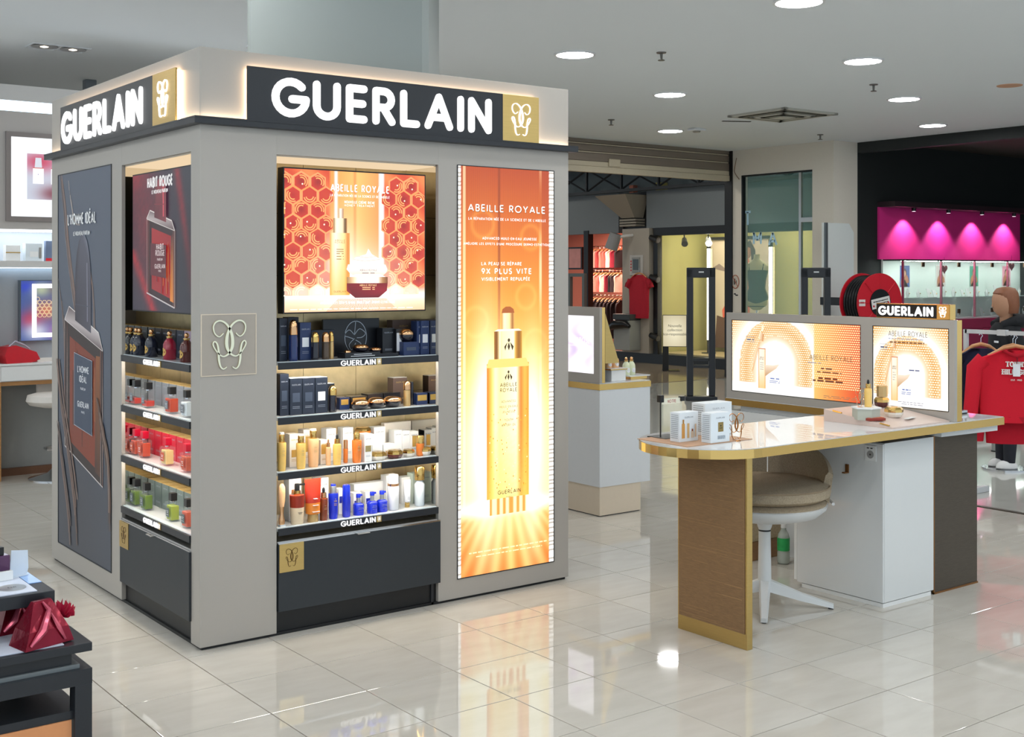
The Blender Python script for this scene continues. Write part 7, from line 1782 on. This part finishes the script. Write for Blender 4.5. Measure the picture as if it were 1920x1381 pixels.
# lit notice in front of the window
x, y, _ = PD(1265, 620, 18.6); x = min(x, MX-.2)
k_ = depth(x, y)/FPX; z1 = CAMH-(590-HYP)*k_; z0 = CAMH-(650-HYP)*k_
t = thing('lit_notice', 'warm lit notice board on a black stand in front of the shop window', 'sign', (x, y, 0), -YAW-.1)
w = 45*k_; ob('casing', MB().box(-w/2, 0, z0, w/2, .05, z1, .004), M_NEAR, t); ob('post', MB().box(-w*.5, .01, .012, -w*.25, .04, z0), M_NEAR, t); ob('foot', MB().box(-w*.5, -.12, 0, w*.2, .18, .012), M_NEAR, t)
p = Print(-w/2+.008, z0+.008, w-.016, z1-z0-.016, -.0005); p.grid(0, 0, 1, 1, 8, 8, lambda u, v: lerp((255, 246, 214), (190, 176, 140), math.hypot(u-.5, v-.45)*1.1))
ob('panel', p, pmat('backlit_print_notice', .95), t)
def ftext(txt, size, loc, m, parent, shear=0.):
    cu = bpy.data.curves.new('writing', 'FONT'); cu.body = txt; cu.size = size; cu.align_x = 'CENTER'; cu.shear = shear
    o = bpy.data.objects.new('tmp', cu); COL.objects.link(o)
    dg = bpy.context.evaluated_depsgraph_get(); me = bpy.data.meshes.new_from_object(o.evaluated_get(dg)); bpy.data.objects.remove(o)
    me.materials.clear(); me.materials.append(m)
    q = bpy.data.objects.new('writing', me); COL.objects.link(q); q.parent = parent; q.location = loc; q.rotation_euler = (math.pi/2, 0, 0)
    return q
for k, s in enumerate(('Nouvelle', 'collection', 'éco-responsable')): ftext(s, w*.155, (0, -.002, z0+(z1-z0)*(.62-.13*k)), mat('dark_ink', (50, 40, 30), .7, noise=.02), t, .15)
# beige pier with intercom, hanging shirt and bin
yp0, yp1 = yb+.1, PX(1171, 600, MX)[0]
struct('wall_mall_pier', MB().box(MX-.05, yp0, .16, MX+.2, yp1, zf0), mat('mall_pier', (176, 170, 160), .6, noise=.04))
def MP(u, v): return PX(u, v, MX-.05)
y, z = MP(1194, 497); t = thing('intercom_panel', 'grey wall intercom with a dark screen on the mall pier', 'intercom', (MX-.05, y, z), FACE_LEFT)
ob('plate', MB().box(-.16, -.015, -.17, .16, 0, .17, .004), mat('intercom_plate', (196, 194, 190), .4, noise=.03), t); ob('housing', MB().box(-.09, -.03, -.12, .1, -.015, .13, .004), mat('intercom_body', (150, 152, 150), .4, noise=.03), t); ob('screen', MB().box(-.06, -.034, -.08, .07, -.03, .1), mat('intercom_screen', (60, 70, 70), .2, noise=.05), t)
for k in range(4): ob('red_mark', MB().box(-.14, -.017, -.1+k*.05, -.11, -.015, -.07+k*.05), mat('mark_red', (190, 70, 70), .5, noise=.05), t)
y, z = MP(1205, 515); garment_on_hanger('hanging_shirt', 'red polo shirt hanging on the mall pier', 'clothes', (MX-.13, y, z+.05), FACE_LEFT+.2, mat('shirt_red', (176, 30, 50), .85, noise=.12), .42, .72, .28)
y, z = MP(1186, 588)
t = thing('waste_bin', 'grey wall bin with a black liner below the red shirt', 'bin', (MX-.05, y, 0), FACE_LEFT)
zb0, zb1 = MP(1186, 655)[1], z
ob('shell', MB().box(-.2, -.25, zb0, .2, 0, zb1-.1, .01), mat('bin_grey', (150, 154, 152), .5, noise=.03), t); ob('lid', MB().box(-.21, -.26, zb1-.1, .21, 0, zb1, .01), mat('bin_dark', (60, 64, 66), .5, noise=.04), t)
ob('liner', MB().tube([(-.28, -.28, zb1-.24), (-.1, -.3, zb1-.17), (.12, -.28, zb1-.16), (.22, -.27, zb1-.2)], [.04, .08, .07, .03], 10), mat('liner_black', (24, 26, 28), .3, noise=.2), t, True)
y, z = MP(1176, 447); t = thing('wall_speaker', 'grey cylindrical wall spotlight above the intercom', 'light', (MX-.05, y, z))
ob('arm', MB().tube([(0, -.14, .05), (-.12, -.1, .04), (-.2, 0, .02)], .025, 8), M_WHITEM, t, True); ob('head', MB().tube([(-.22, .04, .08), (-.26, .12, -.18)], [.1, .11], 16), mat('lamp_grey', (150, 152, 156), .4, noise=.03), t, True)
# lingerie shop: coral back wall, rails with garments
struct('wall_coral', MB().box(17.2, yp1+.1, 0, 17.3, 28, 3).box(MX+.2, yp1, 0, 17.3, yp1+.1, 3).box(MX+.2, yp1, 2.5, 17.3, 28, 2.6), mat('coral_wall', (206, 130, 110), .7, noise=.05))
struct('floor_coral', MB().box(MX+.12, yp1+.1, 0, 17.2, 28, .02), mat('coral_floor', (110, 74, 66), .2, noise=.1))
L = bpy.data.lights.new('coral_lamp', 'AREA'); L.energy = 150; L.size = 1.5; L.color = (1, .72, .58)
t = thing('shop_ceiling_lamp', 'square ceiling lamp inside the coral lingerie shop', 'light', (15.6, 18.2, 2.5)); ob('frame', MB().box(-.8, -.8, -.012, .8, .8, 0), M_RING, t); ob('diffuser', MB().box(-.75, -.75, -.014, .75, .75, -.0125), emat('coral_diffuser', (255, 214, 190), 2, False), t)
o = bpy.data.objects.new('coral_lamp', L); COL.objects.link(o); o.parent = t; o.location = (0, 0, -.03)
ypost = PX(1100, 500, MX)[0]
struct('trim_5', MB().box(MX-.02, ypost-.06, 0, MX+.1, ypost+.06, zf0), M_NEAR)
gc = [(40, 34, 38), (206, 110, 100), (236, 196, 180), (150, 40, 60), (226, 150, 136), (60, 50, 54), (246, 226, 210), (190, 80, 80)]
for r_, (xx, z_, u0, u1, n_) in enumerate(((16.9, 2.05, 1108, 1168, 8), (16.6, 1.55, 1108, 1168, 9), (16.0, 1.05, 1110, 1170, 8))):
    ya, yb_ = PX(u1, 500, xx)[0], PX(u0, 500, xx)[0]
    t = thing('clothes_rail', '%s garment rail in the coral lingerie shop' % ('top', 'middle', 'lowest')[r_], 'clothes rail', (xx, (ya+yb_)/2, 0)); L_ = (yb_-ya)/2+.1
    ob('bar', MB().tube([(0, -L_, z_), (0, L_, z_)], .015, 8), M_CHROME, t, True)
    for s in (-1, 1): ob('upright', MB().cyl(0, s*L_, .02, z_, .015, .015, 8), M_CHROME, t, True)
    for k in range(n_):
        y = ya+(yb_-ya)*(k+.5)/n_; c = gc[(k*3+r_*2) % 8] if r_ < 2 else gc[0 if k % 3 else 5]
        garment_on_hanger('rail_garment', '%s garment from the pier on the %s rail of the coral shop' % (('first', 'second', 'third', 'fourth', 'fifth', 'sixth', 'seventh', 'eighth', 'ninth')[k], ('top', 'middle', 'lowest')[r_]), 'clothes', (xx-.02, y, z_-.035), random.uniform(-.2, .2), mat('rail_cloth_%d' % gc.index(c), c, .8, noise=.2), .34, .36 if r_ < 2 else .75, 0, 'garments in the coral lingerie shop')
y, z1 = PX(1078, 463, MX+.6); t = thing('framed_mirror', 'black framed mirror panel left of the shop post', 'mirror', (MX+.6, y, 0), FACE_LEFT)
z0_ = PX(1078, 505, MX+.6)[1]; ob('frame', MB().box(-.2, 0, z0_, .2, .04, z1), M_NEAR, t); ob('glass', MB().box(-.17, -.003, z0_+.03, .17, 0, z1-.03), mat('coral_mirror', (190, 120, 104), .2, metal=.5, noise=.3, nscale=6), t)
y, z1 = PX(1080, 510, MX-.3); t = thing('security_gate', 'tall grey security gate at the coral shop entrance', 'security gate', (MX-.3, y, 0), FACE_LEFT)
ob('frame', rect_frame(-.16, .1, .16, z1-.08, .06, 0, .06), mat('gate_grey', (96, 106, 106), .4, noise=.04), t); ob('foot', MB().box(-.22, -.06, 0, .22, .12, .04), mat('gate_grey', (0, 0, 0)), t)

# ---------------------------------------------------------------- anti-theft gates inside the shutter
for u0, u1, d_, lab in ((1288, 1341, 14.3, 'black anti-theft gate in front of the shutter opening'), (1503, 1557, 14.3, 'black anti-theft gate in front of the white pier board')):
    x, y, z1 = PD((u0+u1)/2, 503, d_); k_ = d_/FPX; w = (u1-u0)*k_
    t = thing('antitheft_gate', lab, 'security gate', (x, y, 0), -YAW-.05, 'anti-theft gates')
    c = .075
    for s in (-1, 1): ob('upright', MB().box(s*w/2-(c if s > 0 else 0), -.02, .05, s*w/2+(c if s < 0 else 0), .05, z1, .01), M_BLACK, t)
    ob('head', MB().box(-w/2, -.02, z1-.11, w/2, .05, z1+.01, .01), M_BLACK, t); ob('badge', MB().box(-.03, -.023, z1-.05, .03, -.019, z1-.035), M_SILVER, t)
    for z in (.46, .38): ob('crossbar', MB().box(-w/2+c, -.0, z, w/2-c, .03, z+.035), M_BLACK, t)
    ob('foot', MB().box(-w/2-.02, -.06, 0, w/2+.02, .1, .05, .008), M_BLACK, t)

# ---------------------------------------------------------------- clothes rack and child mannequin at the right edge
RX, RY0, RY1, RZ = 7.39, 3.2, 4.70, 1.119
t = thing('garment_rack', 'white metal garment rack at the right edge of the picture', 'clothes rack', (RX, 3.9, 0))
M_RACK = mat('rack_white', (206, 208, 210), .35, metal=.3, noise=.03)
ob('rail', MB().box(-.013, RY0-3.9, RZ-.026, .013, RY1-3.9, RZ), M_RACK, t)
for y in (RY0, RY1): ob('upright', MB().box(-.013, y-3.9-.013, .04, .013, y-3.9+.013, RZ), M_RACK, t); ob('foot', MB().box(-.25, y-3.9-.02, 0, .25, y-3.9+.02, .04, .004), M_RACK, t)
ob('joint', MB().box(-.02, PX(1880, 620, RX)[0]-3.9-.03, RZ-.032, .02, PX(1880, 620, RX)[0]-3.9+.03, RZ+.006), M_RACK, t)
M_SWEAT = mat('red_sweatshirt', (206, 20, 44), .9, noise=.06, nscale=120)
ysw = PX(1904, 640, RX)[0]
sw = garment_on_hanger('sweatshirt', 'red child sweatshirt with white slab lettering on the rack', 'clothes', (RX, ysw, RZ-.075), math.radians(-52), M_SWEAT, .46, .47, 1.12)
mb = MB()
for s, z, h, wd in (('TOMMY', -.155, .036, .125), ('HILFIGER', -.205, .036, .175)):
    xs_ = wd/text_width(s, h, .22, .16)
    for ch, let in text_strokes(s, -.0, z, h, .22, .16, 'c', xs_):
        for pl_ in let:
            solid_stroke(mb, pl_, .0075, -.047, -.044, False)
            for q in (pl_[0], pl_[-1]): solid_stroke(mb, [(q[0]-.007, q[1]), (q[0]+.007, q[1])], .005, -.047, -.044, False)
for ch, let in text_strokes('EST. 1985', 0, -.245, .011, .16, .2, 'c'):
    for pl_ in let: solid_stroke(mb, pl_, .002, -.047, -.044, False)
tag(ob('chest_lettering', mb, mat('print_white', (240, 236, 232), .7, noise=.02), sw), 'white slab letters')
ob('collar', MB().tube([(-.07, -.03, -.055), (-.03, -.045, -.075), (0, -.048, -.082), (.03, -.045, -.075), (.07, -.03, -.055), (.03, .03, -.045), (-.03, .03, -.045)], .012, 8, True), mat('collar_red', (176, 14, 36), .9, noise=.06), sw, True)
ob('waistband', loft([(0, 0, -.05-.47, .185, .034), (0, 0, -.05-.43, .19, .036)], 24), mat('collar_red', (0, 0, 0)), sw, True)
tgp = ob('price_tag', MB().box(-.022, -.056, -.215, .022, -.053, -.135, .001), M_LABELW, sw); ob('cord', MB().tube([(0, -.05, -.08), (.004, -.055, -.11), (0, -.0545, -.138)], .0018, 5), M_NEAR, tgp)
garment_on_hanger('jogging_top', 'second red garment hanging lower behind the sweatshirt', 'clothes', (RX+.08, ysw+.065, RZ-.075), math.radians(-50), mat('red_cotton', (186, 16, 40), .9, noise=.08), .36, .62, .98)
garment_on_hanger('jogging_top', 'navy garment on the rack, hanging behind the two red ones', 'clothes', (RX+.02, ysw+.26, RZ-.075), math.radians(-48), mat('navy_cotton', (30, 34, 60), .9, noise=.08), .34, .5, .9)
x, y, _ = PD(1885, 600, 9.3)
t = thing('child_mannequin', 'brown headed child mannequin in a black hoodie behind the rack', 'mannequin', (x, y, 0), -YAW-1.5)
M_MAN = mat('mannequin_tan', (176, 132, 104), .5, noise=.04); M_HOOD = mat('hoodie_black', (20, 22, 26), .85, noise=.1); M_TROU = mat('dark_trousers', (36, 38, 46), .9, noise=.1)
# the face looks along local -y; body is one continuous skin from hips to crown
ob('body', loft([(0, 0, .6, .1, .08), (0, 0, .72, .115, .085), (0, 0, .9, .12, .085), (0, 0, 1.04, .13, .08), (0, .005, 1.09, .11, .07), (0, .01, 1.12, .05, .05), (0, .005, 1.16, .042, .046), (0, -.005, 1.185, .05, .062), (0, -.012, 1.21, .06, .078), (0, -.01, 1.25, .072, .09), (0, -.005, 1.3, .078, .096), (0, .0, 1.34, .073, .09), (0, .004, 1.37, .052, .066), (0, .005, 1.385, .02, .025)], 24), M_MAN, t, True)
hd = ob('face_features', MB().lathe([(.001, 1.235), (.009, 1.24), (.008, 1.255), (.001, 1.28)], 8, 0, -.1).box(-.02, -.088, 1.214, .02, -.082, 1.22), M_MAN, t, True)
ob('moulded_hair', loft([(0, .035, 1.19, .066, .06), (0, .03, 1.25, .084, .072), (0, .012, 1.3, .083, .09), (0, .002, 1.345, .08, .095), (0, .004, 1.38, .056, .07), (0, .005, 1.393, .02, .025)], 24), mat('hair_brown', (128, 80, 54), .5, noise=.15, nscale=30, stretch=(6, 6, 1)), t, True)
ob('hoodie', loft([(0, 0, .62, .135, .105), (0, 0, .68, .15, .115), (0, 0, .9, .15, .115), (0, .0, 1.03, .165, .11), (0, .005, 1.09, .13, .095), (0, .01, 1.12, .085, .08)], 26), M_HOOD, t, True)
ob('hood', MB().tube([(-.07, -.06, 1.1), (-.1, .02, 1.13), (-.06, .1, 1.14), (0, .13, 1.13), (.06, .1, 1.14), (.1, .02, 1.13), (.07, -.06, 1.1)], [.03, .04, .05, .055, .05, .04, .03], 12), M_HOOD, t, True)
for s in (-1, 1):
    ob('sleeve', MB().tube([(s*.14, 0, 1.05), (s*.19, .01, .95), (s*.205, .0, .82), (s*.195, -.04, .7), (s*.19, -.06, .66)], [.055, .052, .046, .04, .034], 14), M_HOOD, t, True)
    ob('hand', loft([(s*.19, -.062, .655, .022, .018), (s*.19, -.07, .62, .026, .016), (s*.188, -.075, .59, .022, .012)], 10), M_MAN, t, True)
    for f in range(4): ob('finger', MB().tube([(s*.19-.018+.012*f, -.075, .592), (s*.19-.018+.012*f, -.08, .57), (s*.19-.018+.012*f, -.078, .553+.004*abs(f-1.5))], [.0065, .006, .0045], 6), M_MAN, t, True)
    ob('thumb', MB().tube([(s*.165, -.075, .63), (s*.155, -.085, .61), (s*.155, -.088, .595)], [.007, .0065, .005], 6), M_MAN, t, True)
    ob('trouser_leg', MB().tube([(s*.055, 0, .64), (s*.062, 0, .4), (s*.065, .005, .2), (s*.065, .0, .06)], [.072, .06, .05, .042], 14), M_TROU, t, True)
    ob('shoe', MB().lathe([(.045, .012), (.05, .02), (.045, .05), (.03, .07), (.001, .075)], 14, s*.065, -.02, 1, 1.7), mat('white_shoe', (220, 220, 220), .5, noise=.05), t, True)
ob('chest_print', MB().box(.06, -.118, .97, .12, -.112, .985), M_LABELW, t)
ob('base_plate', MB().cyl(0, 0, 0, .012, .17, .17, 28), M_CHROME, t, True)
x, y = PZ(1866, 846, 0); t = thing('display_post', 'short grey pole with a dark foot behind the counter end', 'pole', (x, y, 0)); ob('pole', MB().cyl(0, 0, .01, .62, .03, .03, 16), mat('pole_grey', (150, 154, 150), .4, metal=.4, noise=.04), t, True); ob('foot', MB().cyl(0, 0, 0, .01, .035, .035, 16), M_NEAR, t, True); ob('plate', MB().box(-.2, -.2, .62, .2, .2, .64, .004), M_WHITEM, t)

# tiny printed lines stay one piece each
for o in bpy.data.objects:
    if o.type == 'MESH' and o.name.split('.')[0] in ('lettering', 'writing', 'tier_lettering', 'chest_lettering'): o['kind'] = 'stuff'
